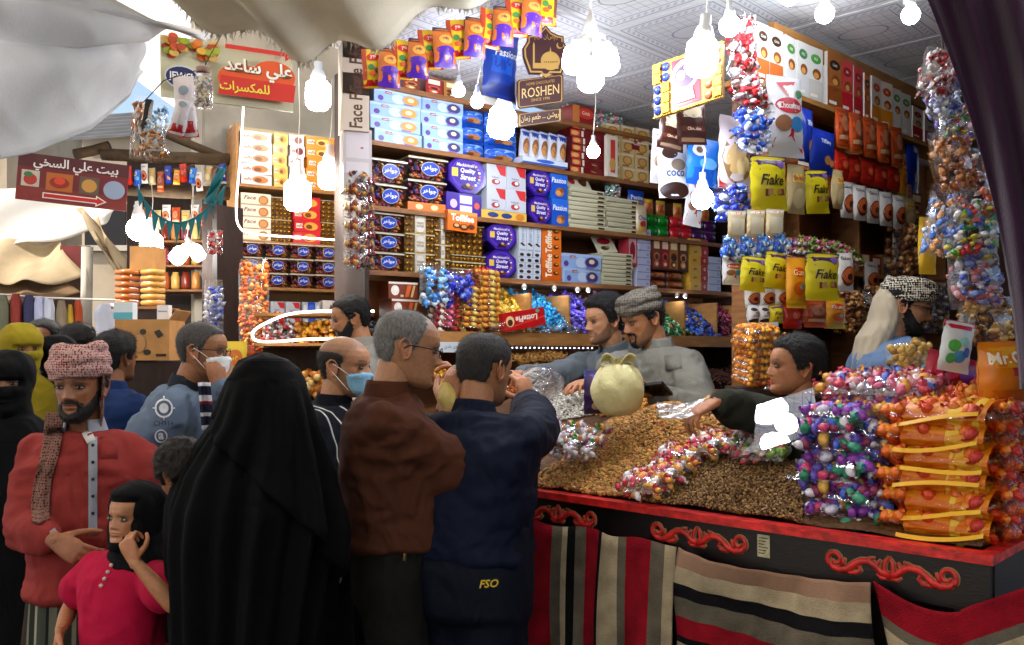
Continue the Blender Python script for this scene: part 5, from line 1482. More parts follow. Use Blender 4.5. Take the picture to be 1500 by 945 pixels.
def put_bag(bm_, M, label, name='candy_bag', cat='candy bag', group=None, scale=(1, 1, 1)):
 fl, cm = bm_[0], bm_[1]
 o = link(name, fl); o.matrix_basis = M @ Matrix.Diagonal((*scale, 1)); tag(o, label, cat, group)
 c = link('sweets', cm, o, True); c['kind'] = 'stuff'
 return o
def put(proto, M, label, name, cat, group=None, w=None, h=None, d=None):
 me, pw, ph, pd = proto
 o = link(name, me); o.matrix_basis = M @ Matrix.Diagonal(((w or pw) / pw, (d or pd) / pd, (h or ph) / ph, 1)); tag(o, label, cat, group)
 return o
def hz(W, px, dy, off=0.0): return dy / FPX * (W.o + W.n * off + W.d * W.s(px, off)).y
def stack(W, proto, px0, px1, z0, n, hpx_, desc, name, cat, group, depth=.14, off=0.0, gap=.001, jig=.006, where=None, tilt=0.0):
 """n alike boxes piled on a shelf between two picture columns; hpx_ = height of one in pixels at px0"""
 s0, s1 = W.s(px0, off), W.s(px1, off); w = s1 - s0; h = hz(W, px0, hpx_, off)
 for i in range(n):
  k = n - 1 - i
  lab = desc if n == 1 else '%s, %s%s' % (desc, ('bottom' if i == 0 else ORD[k]) + ' of ', where or 'its stack')
  M = W.M((s0 + s1) / 2 + random.uniform(-jig, jig), z0 + i * (h + gap), off) @ Matrix.Translation((0, depth / 2, 0)) @ Matrix.Rotation(R(random.uniform(-4, 4) + tilt), 4, 'Z')
  put(proto(w - .003, h, depth) if callable(proto) else proto, M, lab, name, cat, group, w - .003, h, depth)
 return h * n
AR_J = arabic('جواهر')
# ---- prototypes
def p_wafer(fill):
 def f(w, h, d):
  return carton('wafer_box_' + fill[1:], w, h, d, '#8cacdc', [('r', 0, .8, 1, 1, '#a8c0e4'), ('r', .22, .68, .36, .86, '#8e1c2c'), ('e', .13, .3, .06, .2, '#5a3a8c'), ('e', .5, .42, .14, .36, '#b8c8e4'), ('e', .76, .45, .19, .40, '#8a9cc0'), ('e', .76, .45, .165, .36, fill), ('e', .76, .5, .07, .16, '#e8d0a0'), ('r', .62, .05, .8, .16, '#7a5aa8'), ('t', 'Loacker', .29, .77, .12, '#f0e0e0', {'w': .12})], '#a8bede')
 return f
def p_tin(w, h, d):
 return octtin('octagon_tin', w, h, d, [('e', .5, .5, .43, .43, '#4a2ca8'), ('e', .46, .54, .36, .35, '#35198a'), ('r', .08, .42, .24, .64, '#d8b84a'), ('t', "Mackintosh's", .46, .74, .09, '#e8dcf4', {'w': .6, 'shear': .2}), ('t', 'Quality', .50, .58, .15, '#f4eefa', {'w': .5, 'shear': .2}), ('t', 'Street', .50, .42, .14, '#f4eefa', {'w': .42, 'shear': .2})] + [('e', .46 + .34 * math.cos(R(a)), .48 + .34 * math.sin(R(a)), .035, .03, c) for a, c in zip(range(-75, 60, 15), ['#d8b070', '#c85a8a', '#e0e0f0', '#5a8ac8', '#d0a050', '#b04a6a', '#e8e0f0', '#8a6ac0', '#d8b070'])] + [('e', .42, .17, .1, .05, '#2a140c'), ('e', .56, .16, .08, .05, '#5a2c14'), ('e', .48, .22, .05, .04, '#c8a060')])
def p_white(w, h, d):
 return carton('white_red_box', w, h, d, '#bcc0cc', [('p', [(.45, .95), (.98, .95), (.98, .5), (.7, .55)], '#c42a30'), ('t', 'Raffaello', .45, .42, .09, '#7a7c88', {'w': .6}), ('e', .45, .22, .22, .12, '#a83038'), ('e', .5, .24, .1, .07, '#f0ece4'), ('r', .05, .05, .95, .07, '#b8bcc8')], '#c4cad8')
def p_blue_pack(w, h, d):
 return carton('blue_pack', w, h, d, '#1c54c0', [('r', 0, .6, 1, 1, '#2a6ad8'), ('t', 'Passion', .5, .68, .2, '#f2f4fa', {'w': .85, 'shear': .15}), ('e', .55, .25, .25, .16, '#b07038'), ('e', .45, .2, .16, .1, '#d89858'), ('e', .68, .32, .12, .08, '#8a4c20')])
def p_biscuit_white(w, h, d):
 return carton('merci_box', w, h, d, '#c4ccd8', [('t', 'merci', .5, .62, .5, '#8a98b0', {'rot': 90, 'w': .5}), ('e', .4, .3, .22, .04, '#2c1810'), ('e', .62, .25, .2, .035, '#4a2814'), ('r', .1, .04, .9, .1, '#98a8c0')])
def p_toffi_v(w, h, d):
 return carton('toffifee_upright', w, h, d, '#d8691c', [('r', 0, 0, 1, .25, '#c85a14'), ('t', 'Toffifee', .35, .72, .34, '#f6e4c8', {'rot': 90, 'w': .42, 'bold': .03}), ('t', 'Toffifee', .35, .28, .34, '#f6e4c8', {'rot': 90, 'w': .42, 'bold': .03})] + [('e', .72, y, .14, .035, '#5a2a10') for y in (.15, .3, .45, .62, .78, .9)] + [('e', .74, y + .01, .07, .016, '#d89a4a') for y in (.15, .3, .45, .62, .78, .9)])
def p_toffi(w, h, d):
 return carton('toffifee_box', w, h, d, '#d8691c', [('r', 0, .82, 1, 1, '#e8944a'), ('t', 'Toffifee', .5, .66, .34, '#fbf0dc', {'w': .82, 'bold': .04}), ('e', .3, .26, .13, .14, '#5a2a10'), ('e', .3, .28, .08, .08, '#e0b070'), ('e', .55, .22, .15, .16, '#4a1e0c'), ('e', .55, .25, .09, .09, '#c88a4a'), ('e', .8, .28, .12, .13, '#5a2a10')])
def p_beige(w, h, d):
 return carton('beige_tray_box', w, h, d, '#c8c4a4', [('r', .0, .70, 1, .9, '#dcdabc'), ('r', .0, .0, 1, .2, '#8e8a68'), ('r', .78, .25, .95, .7, '#4a3018')], '#b0ac8c', '#e0dcc8')
def p_white_thin(w, h, d):
 return carton('white_thin_box', w, h, d, '#b8c0e0', [('r', 0, 0, 1, .12, '#8088b0'), ('r', .7, .3, .9, .7, '#98a0c8')], '#c8cce8')
def p_brown_up(i):
 cols = [('#6a2814', '#c07038', '#e8d0a0'), ('#8a1c1c', '#c84a3a', '#f0d8c0'), ('#a86a2c', '#5a2c10', '#f0e0b0'), ('#5a2a14', '#c89050', '#e8c890')]
 a, b_, c = cols[i % 4]
 return lambda w, h, d: carton('brown_upright_%d' % (i % 4), w, h, d, a, [('r', .15, .62, .85, .9, c), ('e', .5, .4, .36, .12, b_), ('e', .5, .38, .24, .08, '#3a1808'), ('e', .45, .18, .3, .1, b_), ('e', .5, .17, .16, .05, c), ('r', 0, 0, 1, .05, '#3a1608')])
def p_yellow(w, h, d):
 return carton('yellow_box', w, h, d, '#d8a83c', [('r', .62, 0, 1, 1, '#a81c1c'), ('t', 'gala', .3, .5, .35, '#5a3410', {'w': .4}), ('t', 'G', .82, .5, .35, '#f0e0d0', {'w': .2})])
def p_kinder(w, h, d):
 return carton('brown_bar_box', w, h, d, '#7a3418', [('r', 0, .88, 1, 1, '#e8e0d4'), ('e', .22, .5, .14, .3, '#efe6da'), ('e', .26, .62, .07, .16, '#f8f2ea'), ('p', [(.55, .12), (.68, .12), (.78, .82), (.64, .82)], '#e0642c'), ('p', [(.74, .12), (.82, .12), (.92, .82), (.84, .82)], '#d8b070'), ('r', .4, .12, .5, .25, '#d8c8b0')])
def p_lotte(w, h, d):
 return carton('red_pie_box', w, h, d, '#b81418', [('p', [(0, .1), (1, .45), (1, .55), (0, .2)], '#d83a2c'), ('t', 'LottePie', .55, .55, .34, '#fbe9d8', {'w': .66, 'flip': -1, 'shear': .1, 'bold': .03}), ('e', .15, .5, .1, .3, '#e8c890'), ('e', .15, .44, .06, .18, '#5a2410'), ('e', .83, .86, .05, .1, '#7a9a7a')])
def p_face(w, h, d):
 return carton('face_biscuit_box', w, h, d, '#e4d8c4', [('t', 'Face', .3, .62, .34, '#6a3a1c', {'w': .4, 'shear': .25}), ('e', .75, .45, .17, .4, '#a86a30'), ('e', .74, .45, .12, .28, '#c88a48'), ('r', 0, 0, 1, .08, '#b89a70')])
def p_wafflestrip(col, c2):
 return lambda w, h, d: carton('strip_' + col[1:] + c2[1:], w, h, d, col, [('e', .62, .5, .26, .34, c2), ('e', .55, .45, .12, .2, '#7a4018'), ('r', .06, .3, .3, .7, '#f0ead8'), ('t', 'waffle', .2, .5, .3, '#a8322c', {'w': .26})])
def p_maja(w, h, d):
 return carton('maja_box', w, h, d, '#e6dcd6', [('t', 'Maja', .42, .68, .26, '#6a3a2c', {'w': .5, 'shear': .25}), ('e', .25, .3, .14, .14, '#6a3018'), ('e', .6, .12, .14, .1, '#5a2814'), ('r', .72, .1, .98, .9, '#8a1c2c'), ('e', .85, .3, .08, .1, '#c84a5a'), ('e', .85, .55, .08, .1, '#5a60b0'), ('e', .85, .78, .08, .1, '#c84a5a')])
def p_red_up(base, c2, c3, txt):
 return lambda w, h, d: carton('tall_' + base[1:] + c2[1:], w, h, d, base, [('r', 0, .0, 1, .38, c2), ('e', .5, .78, .36, .09, c3), ('t', txt, .5, .78, .05, '#f4e8d8', {'w': .5}), ('e', .55, .5, .3, .10, '#8a4c20'), ('e', .5, .47, .18, .06, '#d89a50'), ('r', .08, .05, .6, .11, '#f0e8da')], '#d8d4cc')
GOLD = mat('gold_foil', '#b8892c', .25, .5, metal=.85, bump=(120, .6))
def gold_box(key, w, h, d, nx, nz, label_w):
 """clear box of gold wrapped balls with a white centre label"""
 if key in _proto: return _proto[key]
 b = MB(); r = min(w / nx, h / nz) * .47; V, F = ICO1
 for i in range(nx):
  for j in range(nz):
   x = -w / 2 + w * (i + .5) / nx; z = h * (j + .5) / nz
   if abs(x) < label_w / 2: continue
   b.add((V * r + np.array([x, -d / 2 + r * .9, z])).tolist(), F.tolist(), GOLD, True)
 b.box(-w / 2, w / 2, -d / 2 + r * 1.2, d / 2, 0, h, pm_('#6a4a1c'))
 b.box(-w / 2 - .001, w / 2 + .001, -d / 2 + .001, d / 2, -.0005, .003, pm_('#c8b070')); b.box(-w / 2 - .001, w / 2 + .001, -d / 2 + .001, d / 2, h - .003, h, pm_('#d8d0b8'))
 if label_w > 0:
  b.box(-label_w / 2, label_w / 2, -d / 2, -d / 2 + r * 1.2, .004, h - .004, pm_('#d4cbb4'))
  shapes(b, lambda u, v, L: (-label_w / 2 + label_w * u, -d / 2 - .0006 * L, h * v), [('e', .5, .5, .42, .42, '#e8e4da'), ('t', 'FERRERO', .5, .58, .12, '#8a6a2c', {'w': .7}), ('t', 'ROCHER', .5, .42, .12, '#8a6a2c', {'w': .7}), ('r', .1, .06, .9, .1, '#b89040')], label_w / h)
 b.box(-w / 2, w / 2, -d / 2 - .0025, -d / 2 - .002, .002, h - .002, TUBC)
 _proto[key] = (b.mesh(key), w, h, d); return _proto[key]
TUBPAL = ['#8a1c1c', '#c89030', '#2a3a8a', '#5a2a18', '#a83828', '#d8b060', '#3a2418', '#7a2a4a', '#b8642c']
def tub_parts(w, h, d):
 if 'tub' in _proto: return _proto['tub']
 b = MB()
 x0, x1, y = w / 2 * .90, w / 2, d / 2
 v = [(-x0, -y * .86, 0), (x0, -y * .86, 0), (x0, y, 0), (-x0, y, 0), (-x1, -y, h * .86), (x1, -y, h * .86), (x1, y, h * .86), (-x1, y, h * .86)]
 b.add(v, [(0, 1, 5, 4), (1, 2, 6, 5), (3, 0, 4, 7)], TUBC); b.add(v, [(0, 3, 2, 1), (2, 3, 7, 6)], pm_('#4a3428'))
 b.box(-x1 * 1.03, x1 * 1.03, -y * 1.05, y, h * .86, h * .93, pm_('#b8ae9c', .25))
 v2 = [(-x1, -y * 1.0, h * .93), (x1, -y * 1.0, h * .93), (x1, y, h * .93), (-x1, y, h * .93), (-x1 * .9, -y * .8, h), (x1 * .9, -y * .8, h), (x1 * .9, y, h), (-x1 * .9, y, h)]
 b.add(v2, [(4, 5, 6, 7), (0, 1, 5, 4), (1, 2, 6, 5), (3, 0, 4, 7)], pm_('#9a8c78', .2))
 def F(u, v_, L): return (-x1 + 2 * x1 * u, -y * (.86 + .14 * v_ / .86) - .002 - .0006 * L, h * v_)
 shapes(b, F, [('e', .56, .48, .24, .30, '#c8ccd8'), ('e', .56, .48, .225, .28, '#1c3ca8'), ('t', AR_J, .56, .5, .26, '#f0f2fa', {'w': .36, 'bold': .02})], w / h)
 rng = np.random.default_rng(4); n = 90
 pts = np.stack([rng.uniform(-.46, .46, n) * w * .95, -d * .40 + rng.uniform(0, .12, n) * d, rng.uniform(.07, .80, n) * h], 1)
 cm = scatter('sweets', pts, .017, TUBPAL, TWIST, None, 5)
 bk = MB(); bk.box(-x0 * .96, x0 * .96, -d * .25, d * .45, .004, h * .84, pm_('#4a241a'))
 _proto['tub'] = (b.mesh('tub'), w, h, d, cm); return _proto['tub']
def put_tub(W, px0, px1, z0, hpx_, desc, off=0.0, depth=.15):
 s0, s1 = W.s(px0, off), W.s(px1, off); w = s1 - s0 - .006; h = hz(W, px0, hpx_, off)
 tp = tub_parts(.20, .135, .15)
 M = W.M((s0 + s1) / 2, z0, off) @ Matrix.Translation((0, depth / 2, 0)) @ Matrix.Rotation(R(random.uniform(-3, 3)), 4, 'Z')
 o = put(tp[:4], M, desc, 'sweet_tub', 'tub', 'clear tubs of wrapped sweets', w, h, depth)
 c = link('sweets', tp[4], o, True); c['kind'] = 'stuff'
 return o
# ================================================================== the long back shelving
A = WA; zt, z3, z2, z1, zl = ZA[4], ZA[3], ZA[2], ZA[1], ZA[0]
stack(A, p_wafer('#c08a3c'), 545, 617, z3, 4, 19.5, 'pale blue wafer carton with golden rings', 'wafer_box', 'carton', 'pale blue wafer cartons', .16)
stack(A, p_wafer('#3a3470'), 619, 678, z3, 4, 19.0, 'pale blue wafer carton with dark berries', 'wafer_box', 'carton', 'pale blue wafer cartons', .16)
BT = lambda w, h, d: pouch('blue_cookie_pack', w, h, d, '#1450b8', [('e', .5, .92, .5, .18, '#0c3c98'), ('e', .5, .52, .5, .26, '#8ab0dc'), ('e', .5, .46, .52, .24, '#1a5cc8'), ('e', .45, .26, .2, .12, '#a8683a'), ('e', .62, .22, .16, .1, '#c88a50'), ('e', .35, .2, .12, .08, '#7a4420'), ('r', .1, .02, .9, .08, '#0c3890')])
for c, (a, b_) in enumerate(((679, 716), (717, 765))):
 for r_ in range(3):
  s0, s1 = A.s(a), A.s(b_); h = hz(A, a, 25)
  put(BT(s1 - s0, h, .1), A.M((s0 + s1) / 2, z3 + r_ * h * .98) @ Matrix.Translation((0, .06, 0)), 'bright blue cookie pack, %s of the %s pile behind the lamp' % (('bottom', 'middle', 'top')[r_], ('left', 'right')[c]), 'cookie_pack', 'packet', 'bright blue cookie packs', s1 - s0, h, .1)
CK = lambda w, h, d: pouch('cookie_sleeve', w, h, d, '#c8ccd8', [('r', 0, .78, 1, 1, '#2444a8'), ('e', .5, .5, .34, .22, '#8a5428'), ('e', .5, .42, .28, .16, '#c08850'), ('r', 0, 0, 1, .2, '#a82430')])
for i in range(5):
 a = 767 + i * 13.5; s0, s1 = A.s(a), A.s(a + 14)
 put(CK(s1 - s0, hz(A, a, 52), .06), A.M((s0 + s1) / 2, z3 + .02) @ Matrix.Translation((0, .06, 0)) @ Matrix.Rotation(R(6), 4, 'Y'), 'white and red cookie sleeve on top shelf, %s from the left of five' % ACR[i], 'cookie_sleeve', 'packet', 'upright cookie sleeves', s1 - s0, hz(A, a, 52), .06)
stack(A, lambda w, h, d: carton('long_white_blue', w, h, d, '#c4cede', [('r', 0, 0, 1, .25, '#2a4aa0'), ('e', .5, .6, .2, .3, '#2a58b8')]), 766, 832, z3, 1, 9, 'flat white and blue biscuit carton lying under the cookie sleeves', 'biscuit_box', 'carton', None, .10, .06)
stack(A, lambda w, h, d: carton('tiffany_pack', w, h, d, '#6a1418', [('r', .0, .08, .26, .92, '#b8482c'), ('e', .12, .5, .1, .3, '#d8a060'), ('r', .3, .1, .36, .9, '#e0d4c8'), ('t', 'Tiffany', .65, .45, .35, '#c89a6a', {'w': .5})], '#4a0c10'), 837, 888, z3, 7, 10.5, 'maroon wafer packet beside the small bulb', 'wafer_packet', 'packet', 'maroon wafer packets', .14)
stack(A, lambda w, h, d: carton('tiffany_top', w, h, d, '#8a1c1c', [('e', .6, .6, .34, .3, '#c83a28'), ('t', 'Crich', .6, .62, .2, '#f4e4d0', {'w': .5}), ('r', 0, 0, .3, 1, '#c8783a')]), 838, 872, z3 + hz(A, 837, 10.6) * 7, 1, 26, 'tilted red and brown wafer carton above the maroon packets', 'wafer_box', 'carton', None, .1)
CB = lambda w, h, d: carton('cream_biscuit', w, h, d, '#d8be84', [('e', .5, .5, .36, .36, '#b0803c'), ('e', .5, .5, .26, .24, '#d8aa5c'), ('r', .05, .82, .95, .96, '#e8dcc0'), ('r', .1, .04, .6, .14, '#a8482c')], '#c8b080')
for c in range(3):
 stack(A, CB, 889 + c * 21, 909 + c * 21, z3, 4 if c else 4, 20, 'cream biscuit box with round biscuits in %s column' % ACR[c], 'biscuit_box', 'carton', 'cream biscuit boxes', .1, where='four')
stack(A, lambda w, h, d: carton('ulker_up', w, h, d, '#dcd4c4', [('r', .3, .1, .75, .9, '#c83a2c'), ('e', .5, .3, .3, .15, '#c89a50')]), 890, 906, z3, 1, 60, 'white and red upright biscuit carton in front of cream boxes', 'biscuit_box', 'carton', None, .03, .05)
# sweets jars right at the top
JARP = ['#c8d8e8', '#e8c0c8', '#a8c8a0', '#5ab0c8', '#e8e0d0', '#c85a6a']
def jar(key, r, h, pal, seed, lid='#c8281c'):
 if key in _proto: return _proto[key]
 b = MB(); b.lathe([(r * .86, 0), (r, h * .08), (r, h * .66), (r * .72, h * .80), (r * .70, h * .84)], TUBC, 20)
 b.lathe([(r * .76, h * .84), (r * .78, h * .86), (r * .78, h * .97), (r * .6, h)], pm_(lid), 20)
 rng = np.random.default_rng(seed); n = 170; a = rng.uniform(0, 2 * math.pi, n); q = np.sqrt(rng.uniform(.5, 1, n)) * r * .88; z = rng.uniform(.05, .70, n) * h
 cm = scatter('sweets', np.stack([np.cos(a) * q, np.sin(a) * q, z], 1), r * .16, pal, ICO0, None, seed)
 _proto[key] = (b.mesh(key), cm); return _proto[key]
def put_jar(j, M, label, handle=None, s=1.0):
 o = link('sweet_jar', j[0]); o.matrix_basis = M @ Matrix.Scale(s, 4); tag(o, label, 'jar', 'sweet jars')
 c = link('sweets', j[1], o, True); c['kind'] = 'stuff'
 return o
JS = jar('jar_a', .075, .20, JARP, 3)
for i, px in enumerate((851, 873, 893, 915)):
 put_jar(JS, A.M(A.s(px), zt) @ Matrix.Translation((0, .12, 0)), 'red lidded sweet jar on the highest shelf, %s from the left' % ACR[i])
for i, px in enumerate((590, 622, 650)):
 stack(A, p_brown_up(i), px, px + 26, zt, 1, 24, 'dark %s carton on highest shelf behind the hanging packets' % ('brown', 'red', 'tan')[i], 'biscuit_box', 'carton', None, .1)
stack(A, lambda w, h, d: carton('gelato', w, h, d, '#d8d0cc', [('r', 0, 0, .45, 1, '#8a1c20'), ('e', .75, .5, .2, .3, '#4a2a1c'), ('t', 'Gelato', .25, .6, .25, '#f4e8e0', {'w': .4})]), 925, 958, zt - .10, 1, 15, 'white and red long box beside the sloping gold panel', 'biscuit_box', 'carton', None, .08)
# second shelf
TD = 'clear sweet tub with blue oval label, '
put_tub(A, 541, 596, z2, 36, TD + 'left column second shelf, lower'); put_tub(A, 543, 597, z2 + hz(A, 541, 37), 36, TD + 'left column second shelf, upper')
stack(A, lambda w, h, d: carton('orange_flat', w, h, d, '#d8691c', [('e', .3, .5, .1, .3, '#f0c890'), ('e', .7, .5, .1, .3, '#f0c890')]), 598, 652, z2, 1, 13, 'flat orange carton under the second column of tubs', 'flat_box', 'carton', None, .14)
put_tub(A, 598, 654, z2 + hz(A, 598, 13.5), 34, TD + 'on the flat orange carton'); put_tub(A, 599, 656, z2 + hz(A, 598, 48), 34, TD + 'top of the column over the orange carton')
stack(A, p_tin, 655, 711, z2 + hz(A, 655, 33), 1, 57, 'large purple octagonal sweet tin standing on a purple box', 'sweet_tin', 'tin', 'purple octagonal tins', .09)
stack(A, lambda w, h, d: carton('purple_box', w, h, d, '#35198a', [('r', .35, .05, .75, .95, '#5a3cb8'), ('r', .38, .55, .72, .9, '#e4dcf4'), ('r', .38, .1, .72, .45, '#dcd4f0'), ('e', .2, .5, .1, .2, '#c8b0e0'), ('e', .86, .5, .08, .16, '#c85a4a')]), 652, 706, z2, 1, 33, 'purple box with white label under the largest octagonal tin', 'sweet_box', 'carton', None, .14)
stack(A, lambda w, h, d: carton('yellow_flat', w, h, d, '#d8b048', [('e', .25, .5, .12, .3, '#2a3a78'), ('e', .55, .5, .12, .3, '#2a3a78'), ('e', .85, .5, .1, .4, '#c87a2c')]), 706, 772, z2, 1, 13, 'flat yellow carton under the white and red boxes', 'flat_box', 'carton', None, .14)
for c in range(2):
 stack(A, p_white, 712 + c * 30, 741 + c * 30, z2 + hz(A, 712, 13.5), 2, 34, 'white sweet box with red flash, %s column' % ('left', 'right')[c], 'sweet_box', 'carton', 'white and red sweet boxes', .12)
stack(A, p_tin, 773, 808, z2, 2, 41, 'purple octagonal sweet tin beside the blue cartons', 'sweet_tin', 'tin', 'purple octagonal tins', .09)
stack(A, p_blue_pack, 807, 832, z2, 2, 40, 'bright blue upright biscuit carton', 'biscuit_box', 'carton', 'bright blue cartons', .1)
stack(A, p_beige, 834, 887, z2, 9, 6.4, 'thin beige box, left second-shelf pile', 'tray_box', 'carton', 'thin beige boxes', .16)
s0 = A.s(836)
put(carton('beige_lid', .2, .13, .01, '#d4d0b8', [('e', .25, .5, .15, .3, '#a82c34'), ('e', .7, .5, .16, .3, '#4a2c1c'), ('e', .78, .6, .1, .2, '#6a4020')]), A.M(s0 + .10, z2 + hz(A, 834, 6.6) * 9 + .004) @ Matrix.Translation((0, .03, 0)) @ Matrix.Rotation(R(-38), 4, 'X') @ Matrix.Rotation(R(6), 4, 'Y'), 'beige sweet box lid leaning on top of the left beige pile', 'box_lid', 'carton', None)
stack(A, p_beige, 888, 936, z2, 7, 7.2, 'thin beige tray box under the red lidded jar', 'tray_box', 'carton', 'thin beige boxes', .16)
put_jar(jar('jar_b', .062, .20, JARP, 8), A.M(A.s(908), z2 + hz(A, 888, 7.4) * 7 + .002) @ Matrix.Translation((0, .07, 0)), 'red lidded sweet jar standing on a pile of beige boxes', s=.9)
b_ = pouch('blue_pouch', .15, .15, .05, '#1c48b0', [('t', 'Passion', .5, .66, .2, '#e8eef8', {'w': .8}), ('e', .6, .32, .22, .16, '#a8683a')])
put(b_, A.M(A.s(939), z2 + .16) @ Matrix.Translation((0, .05, 0)), 'blue biscuit pouch behind the red lidded jar', 'biscuit_pouch', 'packet', None)
b_ = pouch('snack_pouch', .10, .20, .05, '#c8b894', [('r', 0, .0, 1, .3, '#d8a83c'), ('t', 'Choco', .5, .55, .16, '#2a4aa0', {'w': .8}), ('e', .5, .35, .3, .1, '#a82c2c')])
put(b_, A.M(A.s(944, .05), z2 - .0, .05) @ Matrix.Translation((0, .03, 0)), 'small tan snack pouch beside the green packets', 'snack_pouch', 'packet', None)
for c, (a, e, col, nm) in enumerate(((953, 986, '#128a2c', 'green'), (988, 1020, '#c8202c', 'red'), (1020, 1056, '#4a1458', 'purple'))):
 h = hz(A, a, 17)
 for i in range(2):
  for j in range(2):
   m0 = a + (e - a) * j / 2; m1 = a + (e - a) * (j + 1) / 2; q0, q1 = A.s(m0), A.s(m1)
   put(pouch('foil_brick_' + nm, q1 - q0, h * 1.05, .07, col, [('r', .1, .3, .9, .7, col)], crimp=.12, rough=.22), A.M((q0 + q1) / 2, z2 + i * h) @ Matrix.Translation((0, .05, 0)), '%s foil sweet brick, %s %s of its block of four' % (nm, ('lower', 'upper')[i], ('left', 'right')[j]), 'foil_packet', 'packet', 'foil sweet bricks', q1 - q0, h * 1.05, .07)
for i, px in enumerate((957, 975, 1000, 1022, 1040)):
 put(pouch('cake_pack', .085, .10, .05, '#c87a34', [('e', .5, .4, .4, .25, '#a8481c'), ('r', 0, .75, 1, 1, '#d8c23c')]), A.M(A.s(px), z2 + hz(A, 953, 35)) @ Matrix.Translation((0, .05, 0)), 'small orange cake packet above the foil bricks, %s from left' % ACR[i], 'cake_packet', 'packet', 'small orange cake packets')
# third shelf
for i in range(3): put_tub(A, 541, 592, z1 + i * hz(A, 541, 29.3), 29, TD + 'third shelf, ' + ('bottom', 'middle', 'top')[i])
for i in range(3):
 h = hz(A, 593, 28.5); q0, q1 = A.s(594), A.s(637)
 put(gold_box('gold_box_l', q1 - q0 - .004, h, .13, 7, 3, (q1 - q0) * .36), A.M((q0 + q1) / 2, z1 + i * (h + .001)) @ Matrix.Translation((0, .065, 0)), 'clear box of gold wrapped chocolates with centre label, %s of three' % ('bottom', 'middle', 'top')[i], 'chocolate_box', 'chocolate box', 'boxes of gold chocolates')
for i in range(4):
 h = hz(A, 638, 21.5); q0, q1 = A.s(638), A.s(661)
 put(gold_box('gold_box_s', q1 - q0 - .004, h, .12, 4, 2, (q1 - q0) * .26), A.M((q0 + q1) / 2, z1 + i * (h + .001)) @ Matrix.Translation((0, .065, 0)), 'small clear box of gold chocolates, %s of the column' % ('bottom', 'third', 'second', 'top')[i], 'chocolate_box', 'chocolate box', 'boxes of gold chocolates')
q0, q1 = A.s(662), A.s(712)
for i in range(3):
 h = hz(A, 662, 10); put(gold_box('gold_tray', q1 - q0 - .004, h, .13, 9, 1, 0), A.M((q0 + q1) / 2, z1 + i * (h + .001)) @ Matrix.Translation((0, .065, 0)), 'flat tray of gold chocolates seen edge on, %s of three' % ('bottom', 'middle', 'top')[i], 'chocolate_box', 'chocolate box', 'boxes of gold chocolates')
h = hz(A, 662, 46); put(gold_box('gold_big', q1 - q0 - .004, h, .06, 6, 5, 0), A.M((q0 + q1) / 2, z1 + .118) @ Matrix.Translation((0, .05, 0)), 'upright tray of gold chocolates behind the orange box', 'chocolate_box', 'chocolate box', 'boxes of gold chocolates')
q0, q1 = A.s(656, .05), A.s(699, .05); h = hz(A, 656, 30, .05)
put(p_toffi(q1 - q0, h, .03), A.M((q0 + q1) / 2, A.z(656, 337, .05), .05) @ Matrix.Translation((0, .02, 0)) @ Matrix.Rotation(R(2), 4, 'Y'), 'orange sweet box leaning before the gold chocolates', 'sweet_box', 'carton', None)
stack(A, p_tin, 713, 756, z1, 2, 41.5, 'purple octagonal sweet tin on third shelf', 'sweet_tin', 'tin', 'purple octagonal tins', .09)
for c in range(3):
 stack(A, p_biscuit_white, 759 + c * 11.5, 770 + c * 11.5, z1 + hz(A, 759, 41), 1, 40, 'upright pale grey chocolate carton, %s of three' % ACR[c], 'chocolate_box', 'carton', 'pale grey chocolate cartons', .1)
 stack(A, lambda w, h, d: carton('merci_flat', w, h, d, '#c4ccd8', [('e', .5, .5, .3, .3, '#2c1810'), ('r', 0, 0, 1, .12, '#98a8c0')]), 758 + c * 11.5, 769 + c * 11.5, z1, 5, 8, 'flat pale grey chocolate box, %s pile' % ACR[c], 'chocolate_box', 'carton', 'pale grey chocolate cartons', .12)
stack(A, p_toffi_v, 794, 822, z1, 1, 82, 'tall orange carton standing on end on third shelf', 'sweet_box', 'carton', None, .08)
stack(A, p_wafer('#3a3470'), 823, 880, z1, 2, 21.5, 'pale wafer carton with dark berries on third shelf', 'wafer_box', 'carton', 'pale blue wafer cartons', .14)
stack(A, p_beige, 882, 926, z1, 8, 5.8, 'thin beige tray box on third shelf', 'tray_box', 'carton', 'thin beige boxes', .16)
put(carton('galaxy_lid', .17, .13, .012, '#d0ccb4', [('e', .5, .68, .36, .2, '#a81c34'), ('e', .4, .25, .22, .13, '#4a2c1c'), ('e', .55, .3, .12, .08, '#7a8a4a')]), A.M(A.s(897), z1 + hz(A, 882, 6) * 8 + .004) @ Matrix.Translation((0, .04, 0)) @ Matrix.Rotation(R(-30), 4, 'X') @ Matrix.Rotation(R(-6), 4, 'Y'), 'beige sweet box lid with red oval on the third shelf pile', 'box_lid', 'carton', None)
stack(A, p_white_thin, 934, 953, z1, 8, 10.5, 'thin white and lilac box', 'thin_box', 'carton', 'thin white boxes', .12, where='the white pile')
stack(A, lambda w, h, d: carton('maroon_up', w, h, d, '#a83440', [('r', .1, .1, .9, .9, '#c8a0a8'), ('e', .5, .5, .3, .3, '#8a1c2c')]), 921, 934, z1 + hz(A, 921, 30), 1, 45, 'maroon and white upright carton beside the white pile', 'biscuit_box', 'carton', None, .1)
for i in range(4):
 stack(A, p_brown_up(i), 955 + i * 13, 967.5 + i * 13, z1 + hz(A, 955, 27), 1, 50, '%s upright chocolate carton on third shelf' % ('dark brown', 'deep red', 'tan', 'chestnut brown')[i], 'chocolate_box', 'carton', 'upright chocolate cartons', .08)
